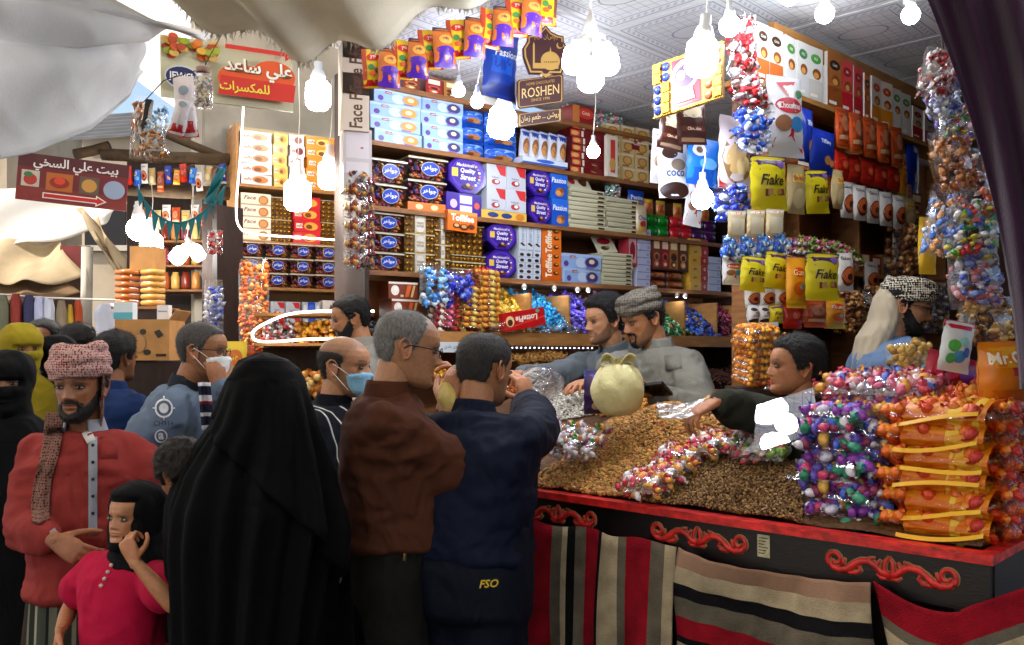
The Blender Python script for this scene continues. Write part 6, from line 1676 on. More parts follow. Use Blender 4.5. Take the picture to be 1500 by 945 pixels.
for i in range(2):
 stack(A, lambda w, h, d: pouch('brown_bag_flat', w, h, d, '#6a3018', [('e', .5, .5, .4, .3, '#a8683a')]), 955 + i * 26, 980 + i * 26, z1, 2, 13, 'small brown chocolate packet below the upright cartons, %s pile' % ('left', 'right')[i], 'chocolate_packet', 'packet', 'small brown packets', .07)
stack(A, p_yellow, 1011, 1037, z1, 6, 12.5, 'yellow and red chocolate box', 'chocolate_box', 'carton', 'yellow and red boxes', .1, where='the yellow pile')
stack(A, p_white_thin, 1037, 1056, z1, 5, 10, 'thin grey white box', 'thin_box', 'carton', 'thin white boxes', .12, where='the far pile')
# ---- candy level: boxes, bags and heaped bins
for c in range(1):
 stack(A, p_kinder, 572, 614, zl, 3, 25, 'brown and white chocolate bar carton with orange slash', 'chocolate_box', 'carton', 'brown bar cartons', .14, .02)
stack(A, p_kinder, 614, 634, zl, 1, 22, 'brown and white bar carton half hidden by the grey haired man', 'chocolate_box', 'carton', None, .14, .02)
BL1 = bag_meshes('bag_lightblue', .17, .24, .09, ['#3a8ad8', '#5aa8e8', '#a8d0f0', '#2a6ac0', '#e0ecf8'], 110, .020, seed=1)
BL2 = bag_meshes('bag_deepblue', .16, .23, .09, ['#1a28b8', '#2438d0', '#3a50e0', '#141c90', '#8a98f0'], 110, .020, seed=2)
put_bag(BL1, A.M(A.s(634, .14), A.z(634, 448, .14), .14), 'clear bag of light blue wrapped sweets hanging from shelf', group='bags hanging under the third shelf')
put_bag(BL2, A.M(A.s(671, .14), A.z(671, 452, .14), .14), 'clear bag of deep blue wrapped sweets hanging from shelf', group='bags hanging under the third shelf')
REDP = ['#b81c28', '#d83a30', '#e8c060', '#8a1424', '#d8688a', '#c82038', '#e8e0d8']
FB = bag_meshes('flat_red_bag', .17, .13, .055, REDP, 70, .017, seed=3, fill=.92)
FB2 = bag_meshes('flat_red_bag2', .17, .13, .055, ['#b81c28', '#e8a030', '#d83a30', '#e8c860', '#8a1424'], 70, .017, seed=4, fill=.92)
for c, (px, n, bm_) in enumerate(((650, 6, FB), (682, 7, FB2), (708, 10, FB2))):
 for i in range(n):
  M = A.M(A.s(px, .10), zl + .032 + i * .036, .10) @ Matrix.Translation((0, -.06, 0)) @ Matrix.Rotation(R(-84 + random.uniform(-6, 6)), 4, 'X') @ Matrix.Rotation(R(random.uniform(-8, 8)), 4, 'Y')
  put_bag(bm_, A.M(A.s(px, .10) + random.uniform(-.008, .008), zl + .032 + i * .034, .16) @ Matrix.Rotation(R(-80 + random.uniform(-4, 4)), 4, 'X'), 'flat bag of red and gold sweets in the %s pile, %s' % (ACR[c], 'bottom' if i == 0 else ORD[n - 1 - i]), group='flat bags of red and gold sweets')
def heap(name, W, px0, px1, z0, z1_, pal, label, n=230, size=.017, base=TWIST, off0=.13, off1=-.18, m=None, seed=0, cat='sweets', flat=0):
 """sweets heaped on a slope in a bin"""
 if base is TWIST: n = int(n * 1.25); size *= 1.4; base = TWIST0
 rng = np.random.default_rng(seed + 50); s0, s1 = W.s(px0, off0 * .3), W.s(px1, off0 * .3)
 u = rng.random(n); v = rng.random(n); t = np.clip(v + rng.normal(0, .02, n), 0, 1)
 off = off0 + (off1 - off0) * t; z = z0 + (z1_ - z0) * t ** .8 + .014 * np.sin(u * 9 + seed) + .010 * rng.normal(size=n)
 pts = np.array([W.pt(s0 + (s1 - s0) * a, c, b_) for a, b_, c in zip(u, off, z)])
 o = link(name, scatter(name, pts, size, pal, base, m, seed, flat)); tag(o, label, cat, kind='stuff'); return o
Z0, Z1 = zl + .03, zl + .27
heap('sweet_heap', A, 728, 771, Z0 + .02, Z1, ['#d8a828', '#e8c448', '#b88418', '#f0d870'], 'heap of gold wrapped sweets in a bin', seed=1)
heap('sweet_heap', A, 774, 827, Z0, Z1, ['#2a9ad0', '#3ab4e4', '#1a78b0', '#6accf0'], 'heap of turquoise wrapped sweets in a bin', 280, seed=2)
heap('sweet_heap', A, 830, 884, Z0, Z1, ['#5a48c0', '#7464d8', '#40309a', '#9084e4'], 'heap of violet wrapped sweets in a bin', 280, seed=3)
heap('sweet_heap', A, 886, 930, Z0, Z1, ['#c060a8', '#d884c0', '#a04488', '#e8a4d4'], 'heap of pink wrapped sweets in a bin', 230, seed=4)
heap('sweet_heap', A, 934, 996, Z0 - .02, Z1 - .03, ['#1a8a4a', '#2ab070', '#b0e0c0', '#0c5a34', '#d8c060'], 'heap of green foil sweets in a bin', 240, seed=5)
heap('sweet_heap', A, 999, 1042, Z0 - .03, Z1 - .03, ['#14308a', '#1c48b8', '#0c1c5a', '#4a78d8', '#b89a50'], 'heap of dark blue foil sweets in a bin', 240, seed=6)
heap('sweet_heap', A, 1047, 1090, Z0 - .03, Z1 - .03, ['#6a1430', '#8a1c44', '#4a0c24', '#b04a6a'], 'heap of maroon foil sweets in a bin', 240, seed=7)
for px in (772, 828, 885, 932, 997, 1044, 1092):
 s_ = A.s(px, .08); b = MB(); b.box(s_ - .006, s_ + .006, -.12, .30, 1.70, 1.97, WOOD_L); o = b.build('divider', shA); setw(o, A.M(0, 0))
b = MB(); b.box(A.s(725, .15), LA, -.19, -.165, 1.655, 1.73, WOOD_L); o = b.build('bin_front', shA); setw(o, A.M(0, 0))
b = MB(); b.box(0, A.s(725, .15), -.19, -.165, 1.655, 1.73, WOOD_L); o = b.build('bin_front', shA); setw(o, A.M(0, 0))
q0, q1 = A.s(736, .22), A.s(797, .22)
put(p_lotte(q1 - q0, hz(A, 736, 27, .22), .04), A.M((q0 + q1) / 2, A.z(766, 481, .22), .22) @ Matrix.Rotation(R(-9), 4, 'Y'), 'red pie carton lying upside down on the gold sweets', 'pie_box', 'carton', None)
for i, px in enumerate((735, 790, 828)):
 b = MB(); b.tube([A.pt(A.s(px - 16, .2), 1.755, .2), A.pt(A.s(px, .2), 1.765, .22), A.pt(A.s(px + 18, .2), 1.752, .2)], [.022, .034, .02], CLEAR, 12)
 o = b.build('plastic_roll'); tag(o, 'rolled clear plastic bag on the bin edge, %s from left' % ACR[i], 'bag', 'rolled plastic on bin edge')
# LED strip along the bin front
LED = emitter('led_dot', (.85, .85, 1.0), 5 * BULB)
ls = empty('light_strip', A.pt(A.s(750, .21), 1.645, .21)); tag(ls, 'strip of white light dots under the sweet bins', 'light strip')
b = MB(); b.box(A.s(638, .2), A.s(872, .2), -.205, -.197, 1.632, 1.652, WOOD_D); o = b.build('carrier', ls); setw(o, A.M(0, 0))
b = MB()
for px in np.arange(640, 872, 6.5):
 c = A.pt(A.s(px, .208), 1.642, .208); b.add((ICO0[0] * .0040 + np.array(c)).tolist(), ICO0[1].tolist(), LED, True)
o = b.build('light_dot', ls); o['kind'] = 'stuff'
# bins of nuts below
NUTS = {'corn': ['#d8981c', '#e8b030', '#c08014'], 'seed': ['#b8b4a4', '#d0ccbc', '#98948a'], 'almond': ['#a85a24', '#c06c30', '#8a441a'], 'peanut': ['#c88c44', '#d8a058', '#b07834'], 'brown': ['#4a2618', '#5a3020', '#38190e']}
def bin_(px0, px1, z, kind, label, seed, n=420, size=.0085, off0=.58, off1=.24, dz=.10):
 heap('nut_heap', A, px0, px1, z, z + dz, NUTS[kind], label, n, size, ICO0, off0, off1, MATTEC, seed, 'nuts')
bin_(606, 640, 1.42, 'corn', 'heap of toasted yellow corn nuts behind the counter', 1)
bin_(636, 684, 1.44, 'seed', 'heap of pale striped sunflower seeds behind the counter', 2, 600, .007)
bin_(682, 720, 1.42, 'almond', 'heap of red brown almonds behind the counter', 3)
bin_(735, 850, 1.55, 'peanut', 'heap of golden peanuts behind the glass under the sweets', 4, 700, .008, .26, .16, .06)
bin_(730, 880, 1.36, 'peanut', 'heap of orange roasted chickpeas beside the young seller', 5, 900)
bin_(1015, 1100, 1.34, 'brown', 'wide heap of dark brown coffee husks behind the boy', 6, 1500, .007, .62, .1, .16)
b = MB(); b.box(A.s(730, .27), A.s(850, .27), -.275, -.272, 1.50, 1.63, GLASS); o = b.build('glass_front', shA); setw(o, A.M(0, 0))
c_ = P(668, 508, 4.72)
o = put(carton('price_card', .30, .055, .003, '#c8d0d8', [('t', arabic('لب سوري بلدي'), .5, .5, .5, '#3a4048', {'w': .8, 'bold': 0})]), frame(c_ - Vector((0, 0, .03)), A.d) , 'white card with handwritten words above the pale seeds', 'price_card', 'sign', None)
# spot lamps clipped under the third shelf
SPOT = emitter('spot_led', (.8, .88, 1.0), 60 * BULB)
for i, px in enumerate((724, 768, 812, 846, 862, 992, 1004, 1078)):
 e = empty('spot_lamp', A.pt(A.s(px, .08), z1 - .045, .08)); tag(e, 'small white spot lamp under the third shelf, %s from the left' % ACR[i], 'lamp', 'small spot lamps under the shelf')
 M = Matrix.Translation(A.pt(A.s(px, .08), z1 - .05, .08)) @ Matrix.Rotation(R(35), 4, 'X')
 b = MB(); b.lathe([(.006, .018), (.014, .008), (.017, -.006)][::-1], WHITE, 12, M); b.build('housing', e)
 b = MB(); b.lathe([(.003, -.011), (.012, -.0095), (.015, -.0065)], SPOT, 12, M); b.build('lens', e)
# ================================================================== lamps
def lamp(px, py, d, r, label, kind='round', L=45, col=(.90, .94, 1.0), tilt=0.0, cord=True, group='bare bulbs hanging over the stall', up=None):
 """bare bulb: glowing glass, white socket, flex"""
 c = P(px, py, d); e = empty('light_bulb', c); tag(e, label, 'lamp', group)
 M = Matrix.Translation(c) @ Matrix.Rotation(R(tilt), 4, 'Y')
 em = emitter('lamp_glass_%d_%d' % (L, int(col[2] * 100)), col, L * BULB)
 b = MB()
 if kind == 'round':
  b.lathe([(r * math.cos(R(a)) if abs(a) < 89 else r * .03, r * math.sin(R(a))) for a in (-90, -65, -40, -15, 10, 35, 58)], em, 14, M); zt_ = r * .85; rs = r * .53
 else:
  b.lathe([(r * .05, -r * 1.25), (r * .7, -r * 1.15), (r * .98, -r * .8), (r, 0), (r * .96, r * .7), (r * .7, r * 1.0)], em, 14, M); zt_ = r * 1.0; rs = r * .6
 b.build('glass', e)
 b = MB(); b.lathe([(rs, zt_), (rs * 1.02, zt_ + r * .35), (rs * .75, zt_ + r * .8), (rs * .55, zt_ + r * .9), (rs * .55, zt_ + r * 1.5), (rs * .2, zt_ + r * 1.55)], WHITE, 12, M); b.build('socket', e)
 if cord:
  t = M @ Vector((0, 0, zt_ + r * 1.5)); top = Vector(up) if up is not None else Vector((t.x + random.uniform(-.03, .03), t.y, CEIL - .005))
  if top.z > t.z:
   b = MB(); b.tube([t, t.lerp(top, .5) + Vector((.01, 0, 0)), top], .003, WCORD, 6); b.build('flex', e)
 return e
lamp(672, 133, 4.5, .033, 'small bulb at left of the hanging pair under the packets', L=26)
lamp(699, 149, 4.5, .034, 'small bulb at right of the hanging pair under the packets', L=26)
lamp(735, 178, 4.55, .070, 'large glowing bulb left of the maroon mosque sign', 'jar', 32, tilt=8)
lamp(869, 222, 5.0, .038, 'small bulb before the maroon wafer packets')
lamp(1028, 82, 3.25, .060, 'large jar shaped bulb above the gold gift tray', 'jar', 22, tilt=6)
lamp(1069, 38, 3.35, .040, 'round bulb beside the jar shaped bulb')
lamp(1156, -6, 3.7, .040, 'round bulb cut by the top of the picture')
lamp(1208, 20, 3.85, .041, 'round bulb under ceiling over the white cartons')
lamp(1334, 22, 3.55, .036, 'round bulb next to the purple curtain')
lamp(1029, 291, 3.55, .044, 'round bulb low among the hanging packets', L=30, up=P(1031, 215, 3.6))
lamp(483, 256, 5.2, .070, 'large bulb left of the dark post', 'jar', 30, (1, .93, .82))
lamp(436, 285, 5.0, .076, 'large bulb in front of the tubs in the left bay', 'jar', 32, (1, .93, .82))
lamp(466, 138, 5.9, .085, 'broad bulb at the top of the left bay', 'jar', 24, (1, .94, .84))
# cluster of five on one holder
cl = empty('lamp_cluster', P(865, 85, 3.3)); tag(cl, 'cluster of five glaring bulbs on one branching holder', 'lamp')
em = emitter('lamp_cluster_glass', (.90, .94, 1.0), 36 * BULB); hub = P(865, 52, 3.3)
for i, (px, py, dd) in enumerate(((843, 86, 3.26), (888, 88, 3.28), (865, 112, 3.2), (852, 80, 3.42), (880, 78, 3.40))):
 c = P(px, py, dd); b = MB(); r = .048; v = (c - hub).normalized(); zz = -v
 M = frame(c, (1, 0, 0), (zz.x * .3, zz.y * .3, abs(zz.z) + .6))
 b.lathe([(r * .05, -r * 1.1), (r * .7, -r * 1.0), (r * .98, -r * .6), (r, .1 * r), (r * .9, r * .75), (r * .55, r * 1.0)], em, 14, M); b.build('glass', cl)
 b = MB(); b.lathe([(r * .5, r * .95), (r * .48, r * 1.35), (r * .3, r * 1.5)], WHITE, 12, M); b.tube([M @ Vector((0, 0, r * 1.4)), hub], .012, WHITE, 8); b.build('socket', cl)
b = MB(); b.lathe([(.02, -.03), (.032, 0), (.02, .05), (.006, .09)], WHITE, 12, Matrix.Translation(hub)); b.tube([hub + Vector((0, 0, .08)), Vector((hub.x, hub.y, CEIL - .005))], .004, WCORD, 6); b.build('holder', cl)
# ================================================================== signs
def signboard(name, tl_, tr_, bl_, d0, d1, base, prints, label, th=.012, rough=.4):
 a, c, e = P(tl_[0], tl_[1], d0), P(tr_[0], tr_[1], d1), P(bl_[0], bl_[1], d0)
 w = (c - a).length; h = (a - e).length; x = (c - a).normalized(); z = (a - e).normalized()
 b = MB(); b.box(0, w, 0, th, 0, h, pm_(base, rough))
 shapes(b, lambda u, v, L: (w * u, -.0008 * L, h * v), prints, w / h)
 o = b.build(name); o.matrix_basis = frame(e, x, z); tag(o, label, 'sign'); return o, w, h
rr_ = random.Random(5)
nutc = ['#c84a18', '#d87a28', '#a83a14', '#8a9a1c', '#e0a838', '#c8a050', '#b85a20', '#98a828', '#d8b058']
nuts = [('e', rr_.uniform(.03, .40), rr_.uniform(.68, .97), .035, .055, rr_.choice(nutc)) for _ in range(46)]
orange = '#d85018'
signboard('market_sign', (232, 50), (426, 84), (236, 141), 3.5, 3.75, '#c8c6a8', nuts + [('r', .46, .88, .92, .955, '#c8281c'), ('p', [(.92, .80), (1.0, .915), (.92, 1.02)], '#c8281c'),
 ('e', .14, .30, .125, .19, '#c8d0d8'), ('e', .14, .30, .115, .17, '#141c5a'), ('t', 'JEWEL', .14, .30, .15, '#e8ecf4', {'w': .19}),
 ('e', .60, .40, .20, .24, orange), ('e', .83, .52, .17, .25, orange), ('e', .75, .36, .22, .20, orange), ('e', .48, .36, .08, .16, orange), ('p', [(.40, .10), (.98, .10), (1.0, .40), (.42, .42)], '#c8281c'),
 ('t', arabic('علي ساعد'), .715, .55, .34, '#6a3a18', {'w': .56, 'bold': .05}), ('t', arabic('علي ساعد'), .71, .565, .34, '#f2efe2', {'w': .56, 'bold': .03}),
 ('t', arabic('للمكسرات'), .60, .24, .20, '#f0d848', {'w': .38, 'bold': .02})], 'cream shop sign with a red arrow, nuts and white lettering on orange')
signboard('market_sign', (28, 222), (190, 242), (22, 291), 6.0, 6.2, '#6a1820', [('r', 0, .72, 1, 1, '#4a1018'), ('r', 0, 0, 1, .3, '#7a2420'), ('t', arabic('بيت علي السخي'), .52, .80, .30, '#dcd4d0', {'w': .85, 'bold': .02}), ('r', .04, .30, .20, .64, '#b8b0a0'), ('e', .12, .45, .06, .12, '#a82c20'), ('e', .10, .55, .04, .06, '#3a6a3a'), ('r', .26, .26, .50, .64, '#a85a1c'), ('e', .38, .44, .09, .12, '#8a1c14'), ('e', .38, .48, .05, .08, '#c83a1c'), ('r', .56, .26, .74, .64, '#5a4a3a'), ('e', .65, .45, .07, .14, '#b8863c'), ('e', .88, .42, .10, .2, '#8a98b0'), ('p', [(.24, .08), (.72, .08), (.72, .02), (.82, .14), (.72, .26), (.72, .20), (.24, .20)], '#e0d8d0'), ('p', [(.25, .10), (.73, .10), (.73, .06), (.80, .14), (.73, .22), (.73, .18), (.25, .18)], '#b81c1c')], 'weathered maroon shop sign with pictures and a red arrow')
# maroon mosque sign in three hanging pieces
MAR = '#3c1216'; GLD = '#b8924a'
ro = empty('hanging_sign', P(790, 110, 3.95)); tag(ro, 'maroon and gold hanging sign with a mosque cut-out and lettering', 'sign')
def piece(name, outline, tl_, tr_, bl_, prints, d0=4.25, d1=4.3):
 a, c, e = P(tl_[0], tl_[1], d0), P(tr_[0], tr_[1], d1), P(bl_[0], bl_[1], d0); w = (c - a).length; h = (a - e).length
 M = frame(e, (c - a).normalized(), (a - e).normalized()); b = MB()
 b.prism([(u * w, v * h) for u, v in outline], -.006, .006, pm_(MAR), M @ Matrix.Rotation(R(90), 4, 'X'))
 b2 = MB(); shapes(b2, lambda u, v, L: (w * u, -.0065 - .0009 * L, h * v), prints, w / h)
 b.v += [tuple(M @ Vector(p_)) for p_ in b2.v]; n0 = len(b.v) - len(b2.v)
 for f, mi, sm in zip(b2.f, b2.m, b2.sm): b.f.append(tuple(i + n0 for i in f)); b.m.append(b.mi(b2.mats[mi])); b.sm.append(sm)
 return b.build(name, ro)
half = [(.5, 0), (.60, .10), (.86, .10), (.90, .20), (.99, .40), (1.0, .56), (.90, .70), (.90, .80), (.78, .82), (.62, .88), (.5, 1.0)]
ol = half + [(1 - u, v) for u, v in half[-2:0:-1]]
def inset(o_, k): return [(.5 + (u - .5) * k, .5 + (v - .5) * k) for u, v in o_]
piece('mosque_panel', ol, (765, 36), (832, 38), (765, 117), [('p', inset(ol, .93), GLD), ('p', inset(ol, .86), MAR), ('r', .22, .20, .78, .30, GLD), ('p', [(.22, .30), (.26, .30), (.26, .62), (.24, .68), (.22, .62)], GLD), ('e', .60, .34, .21, .17, GLD), ('p', [(.58, .50), (.62, .50), (.60, .60)], GLD), ('e', .80, .62, .07, .06, GLD), ('e', .82, .64, .06, .055, MAR), ('t', arabic('رمضان كريم'), .5, .76, .12, GLD, {'w': .5, 'bold': 0}), ('p', [(.36, .10), (.64, .10), (.5, .03)], GLD)] + [('e', .46 + .045 * i, .31, .012, .012, MAR) for i in range(7)])
rc = [(0, .05), (.04, 0), (.96, 0), (1, .05), (1, .95), (.96, 1), (.04, 1), (0, .95)]
piece('name_panel', rc, (757, 118), (825, 109), (757, 160), [('p', inset(rc, .94), GLD), ('p', inset(rc, .90), MAR), ('t', 'ROSHEN', .5, .50, .34, '#d8b878', {'w': .80, 'bold': 0}), ('t', 'HOME CHOCOLATES', .5, .80, .10, GLD, {'w': .6, 'bold': 0}), ('t', 'SINCE 1996', .5, .22, .10, GLD, {'w': .4, 'bold': 0})])
piece('motto_panel', rc, (757, 168), (823, 159), (757, 187), [('p', inset(rc, .93), GLD), ('p', inset(rc, .86), MAR), ('t', arabic('روشن ... طعم زمان'), .5, .5, .62, '#d8b878', {'w': .84, 'bold': 0})])
b = MB(); b.tube([P(798, 36, 3.96), P(799, -60, 3.96)], .003, BLACK, 6); b.build('hanger', ro)
# ================================================================== things that hang
def FX(a): return (math.cos(R(a)), math.sin(R(a)), 0)
def hang(px0, px1, py0, py1, d, kind, label, ang=28, roll=0.0, name='sweet_pouch', cat='packet', group='pouches hanging over the right shelves', dep=None, tilt=0.0):
 if group and group.startswith('pouches'): e_ = .05 * (px1 - px0); px0 -= e_; px1 += e_; py0 -= e_; py1 += e_
 w = (px1 - px0) / FPX * d / max(.4, math.cos(R(ang)) + .0); h = (py1 - py0) / FPX * d
 o_ = P((px0 + px1) / 2, py1, d); M = frame(o_, FX(ang)) @ Matrix.Rotation(R(tilt), 4, 'X') @ Matrix.Rotation(R(roll), 4, 'Y')
 if callable(kind):
  pr = kind(w, h, dep or .05); return put(pr, M, label, name, cat, group, w, h, dep or .05)
 return put_bag(kind, M, label, 'candy_bag', 'candy bag', group, (w / kind[2], (dep or kind[4]) / kind[4], h / kind[3]))
FLK = lambda w, h, d: pouch('flake_pouch', w, h, d, '#d8c81c', [('r', 0, .72, 1, 1, '#3a1458'), ('e', .42, .70, .40, .14, '#d8c81c'), ('e', .8, .86, .12, .08, '#7a5aa8'), ('t', 'Flake', .5, .55, .20, '#2a1810', {'w': .82, 'shear': .35}), ('p', [(.3, .25), (.85, .28), (.85, .40), (.3, .38)], '#7a4420'), ('p', [(.36, .27), (.5, .28), (.5, .39), (.36, .38)], '#b88a5a'), ('p', [(.62, .29), (.74, .29), (.74, .4), (.62, .39)], '#b88a5a')])
GLX = lambda w, h, d: pouch('papaya_pouch', w, h, d, '#d4d0cc', [('t', 'Galaxy', .45, .84, .13, '#3a2c28', {'w': .7, 'shear': .2}), ('e', .5, .38, .42, .26, '#6a2810'), ('e', .48, .40, .36, .2, '#c8622c'), ('e', .52, .36, .18, .09, '#3a140a')])
KIN = lambda w, h, d: pouch('white_red_pouch', w, h, d, '#d8d8dc', [('p', [(.05, .1), (.5, .25), (.95, .05), (.95, .18), (.55, .35), (.1, .22)], '#c01c2c'), ('e', .5, .62, .38, .1, '#c02838'), ('t', 'Chocolates', .5, .62, .08, '#f4ece8', {'w': .6}), ('e', .68, .4, .22, .09, '#3a8ad0'), ('e', .3, .4, .2, .1, '#8a5a3c'), ('p', [(.2, .9), (.45, .72), (.8, .95)], '#b81c2c'), ('e', .8, .78, .1, .05, '#2a7a3a')])
BRP = lambda w, h, d: pouch('brown_pouch', w, h, d, '#3a1a14', [('r', 0, .6, 1, 1, '#b8a894'), ('e', .5, .72, .3, .14, '#d8c8a8'), ('r', .1, .28, .9, .40, '#5a2a1c'), ('t', 'Chocolate', .5, .34, .07, '#e0d0b8', {'w': .6}), ('r', .1, .06, .9, .14, '#8a6a50')])
BLP = lambda w, h, d: pouch('blue_white_pouch', w, h, d, '#1a6ac8', [('r', 0, 0, 1, .35, '#0c48a8'), ('e', .3, .72, .2, .14, '#d8dce4'), ('e', .3, .72, .1, .07, '#6a4a30'), ('e', .6, .45, .3, .12, '#5aa0e0')])
WHP = lambda w, h, d: pouch('white_choc_pouch', w, h, d, '#c8ccd4', [('e', .35, .75, .25, .1, '#3a241c'), ('e', .6, .55, .25, .1, '#7a6a5c'), ('e', .5, .12, .48, .14, '#2c1612'), ('t', 'coco', .5, .4, .1, '#3a4a7a', {'w': .6})])
NAV = lambda w, h, d: pouch('navy_pouch', w, h, d, '#0e2a90', [('e', .6, .3, .15, .1, '#c88a4a'), ('e', .8, .25, .1, .08, '#d89a5a'), ('t', 'Tiffany', .5, .7, .14, '#c8d4f0', {'w': .7})])
TWX = lambda w, h, d: pouch('pale_gold_pack', w, h, d, '#cdbf98', [('r', .0, .82, 1, 1, '#e0d8c8'), ('t', 'TWIX', .5, .9, .12, '#b82c2c', {'w': .6}), ('r', .15, .1, .85, .7, '#e4dcc4'), ('r', .9, .05, 1, .7, '#6a4a28')])
ORB = lambda w, h, d: pouch('orange_brown_pack', w, h, d, '#b8481c', [('r', .08, .2, .92, .92, '#7a3420'), ('e', .5, .6, .3, .2, '#a86a4a'), ('r', .08, .2, .92, .3, '#c89a70'), ('r', .0, .0, 1, .12, '#c85a20')], rough=.18)
RDP = lambda w, h, d: pouch('red_pack', w, h, d, '#b82414', [('r', .1, .3, .9, .7, '#8a140c'), ('e', .5, .5, .2, .15, '#d85a34')], rough=.2)
YOJ = lambda w, h, d: pouch('jelly_pack', w, h, d, '#d8b818', [('r', 0, 0, 1, .20, '#b81424'), ('r', 0, .2, .2, 1, '#b83c1c'), ('r', .82, .2, 1, 1, '#6a2a1c'), ('e', .5, .76, .30, .10, '#c81c1c'), ('t', 'yo', .5, .76, .10, '#f4e8d0', {'w': .3}), ('e', .4, .5, .15, .07, '#3a7a3a'), ('e', .62, .42, .12, .06, '#6a4a2a'), ('e', .45, .34, .16, .06, '#c85a1c')], rough=.22)
PUJ = lambda w, h, d: pouch('purple_jelly_pack', w, h, d, '#c86a24', [('r', 0, 0, 1, .38, '#4a1c9a'), ('e', .5, .42, .4, .1, '#4a1c9a'), ('r', 0, .9, 1, 1, '#2a2430'), ('e', .5, .68, .3, .12, '#e0a040'), ('t', 'jelly', .5, .7, .1, '#4a1c5a', {'w': .5})], rough=.22)
# row along the edge of the awning
for i in range(13):
 t = i / 12; px = 548 + 250 * t; py = 72 - 92 * t ** 1.1; d = 3.75 + .1 * (i % 2)
 f = (YOJ, PUJ)[i % 2]
 py += 5 * (i % 2); d -= .12 * (i % 2); hang(px - 15, px + 17, py, py + 58, d, f, '%s jelly packet hanging in the row below the awning, %s from left' % (('yellow', 'purple')[i % 2], (ACR + ['eleventh', 'twelfth', 'thirteenth'])[i]), ang=10 + 8 * (i % 3), roll=random.uniform(-6, 6), group='jelly packets under the awning edge')
hang(708, 752, 48, 142, 4.35, lambda w, h, d: pouch('tall_blue_pouch', w, h, d, '#0c3ca8', [('r', 0, .35, 1, .6, '#1c5cd0'), ('t', 'Passion', .6, .66, .12, '#e8eef8', {'w': .7, 'shear': .2}), ('r', 0, 0, 1, .2, '#0a2c88')]), 'tall blue pouch with white script hanging by the ceiling', ang=30, roll=4, dep=.07)
# gift tray
gt = empty('gift_tray', P(1007, 165, 3.5)); tag(gt, 'flat gold gift tray of chocolates with round badge hanging tilted', 'gift tray')
M = frame(P(958, 172, 3.55), (P(1058, 140, 3.40) - P(958, 172, 3.55)).normalized(), Vector((-.02, -.05, 1)))
W_, H_ = (P(1058, 140, 3.40) - P(958, 172, 3.55)).length, 75 / FPX * 3.5
b = MB(); b.box(0, W_, 0, .03, 0, H_, pm_('#8a6a30'), M); b.box(-.003, W_ + .003, -.001, .03, -.004, 0, GOLD, M); b.box(-.003, W_ + .003, -.001, .03, H_, H_ + .004, GOLD, M); b.build('tray', gt)
b = MB(); b.box(W_ * .28, W_ * .70, -.004, 0, .01, H_ - .01, pm_('#a81c2c'), M); b.build('red_insert', gt)
for i in range(8):
 for j in range(5):
  if 2 <= i <= 5: continue
  x, z = W_ * (i + .5) / 8, H_ * (j + .5) / 5; b = MB(); a_, c_ = W_ / 17.5, H_ / 11.5
  if (i + (j // 3)) % 2: b.box(x - a_, x + a_, -.014, -.001, z - c_, z + c_, GOLD, M)
  else: b.add((ICO1[0] * np.array([a_, .014, c_]) + np.array([x, -.004, z])).tolist(), ICO1[1].tolist(), pm_('#2a3a8a' if i < 4 else '#a85a3a', .25), True, M)
  b.build('chocolate', gt)
b = MB(); shapes(b, lambda u, v, L: tuple(M @ Vector((W_ * u, -.006 - .001 * L, H_ * v))), [('e', .48, .62, .20, .30, '#d8d0d4'), ('e', .48, .60, .16, .22, '#3a2440'), ('e', .42, .62, .06, .1, '#c8b8b0'), ('e', .54, .66, .05, .08, '#8a5a40'), ('p', [(.38, .36), (.58, .36), (.62, .12), (.34, .12)], '#dcd4d8')], W_ / H_); b.build('badge', gt)
g_ = bag_meshes('bag_bounty', .16, .26, .07, ['#c8c4c8', '#b81c24', '#d83038', '#e4e0e4', '#6a3024'], 90, .022, seed=6)
hang(1062, 1104, 14, 116, 3.6, g_, 'tall bag of red and white wrapped sweets by the ceiling', 30, 5)
hang(1074, 1126, 108, 166, 3.55, g_, 'bag of red and brown sweets above the blue bag', 30, -8)
g2_ = bag_meshes('bag_bluewhite', .17, .22, .07, ['#1c48c0', '#2a60d8', '#e4e8f4', '#c8d4f0', '#1838a0'], 90, .022, seed=7)
hang(1079, 1128, 157, 222, 3.5, g2_, 'bag of blue and white wrapped sweets with red base', 30, -4)
hang(1124, 1181, 116, 228, 3.62, KIN, 'large white and red chocolate pouch hanging by the tall cartons', 30, -3, dep=.07)
hang(962, 1000, 168, 218, 3.75, BRP, 'dark brown pouch hanging at left under the gift tray', 20, 8); hang(993, 1036, 150, 210, 3.7, BRP, 'dark brown pouch with nut picture under the gift tray', 24, -4)
hang(1004, 1051, 205, 270, 3.8, BLP, 'blue pouch with white picture under the brown pouches', 26, 4); hang(966, 1010, 206, 288, 3.85, WHP, 'white chocolate pouch with dark base left of the blue pouch', 22, -3); hang(952, 972, 190, 268, 4.0, KIN, 'white and red pouch behind the white chocolate pouch', 20, 4); hang(1000, 1026, 262, 330, 4.1, KIN, 'white and red pouch below the blue one', 22, 8)
HRT = lambda w, h, d: pouch('praline_bag', w, h, d, '#c8bcc4', [('e', .38, .42, .34, .34, '#8a6a48'), ('e', .30, .40, .2, .2, '#c8a878'), ('e', .45, .32, .14, .12, '#d8c090'), ('t', 'Praline', .74, .45, .16, '#4a2c34', {'rot': -90, 'w': .4}), ('e', .82, .85, .2, .12, '#b81c2c'), ('p', [(0, 0), (.25, 0), (0, .25)], '#b81c2c')])
hang(1050, 1114, 176, 276, 3.65, HRT, 'pale praline bag with brown chocolates in the middle', 28, 2, dep=.08)
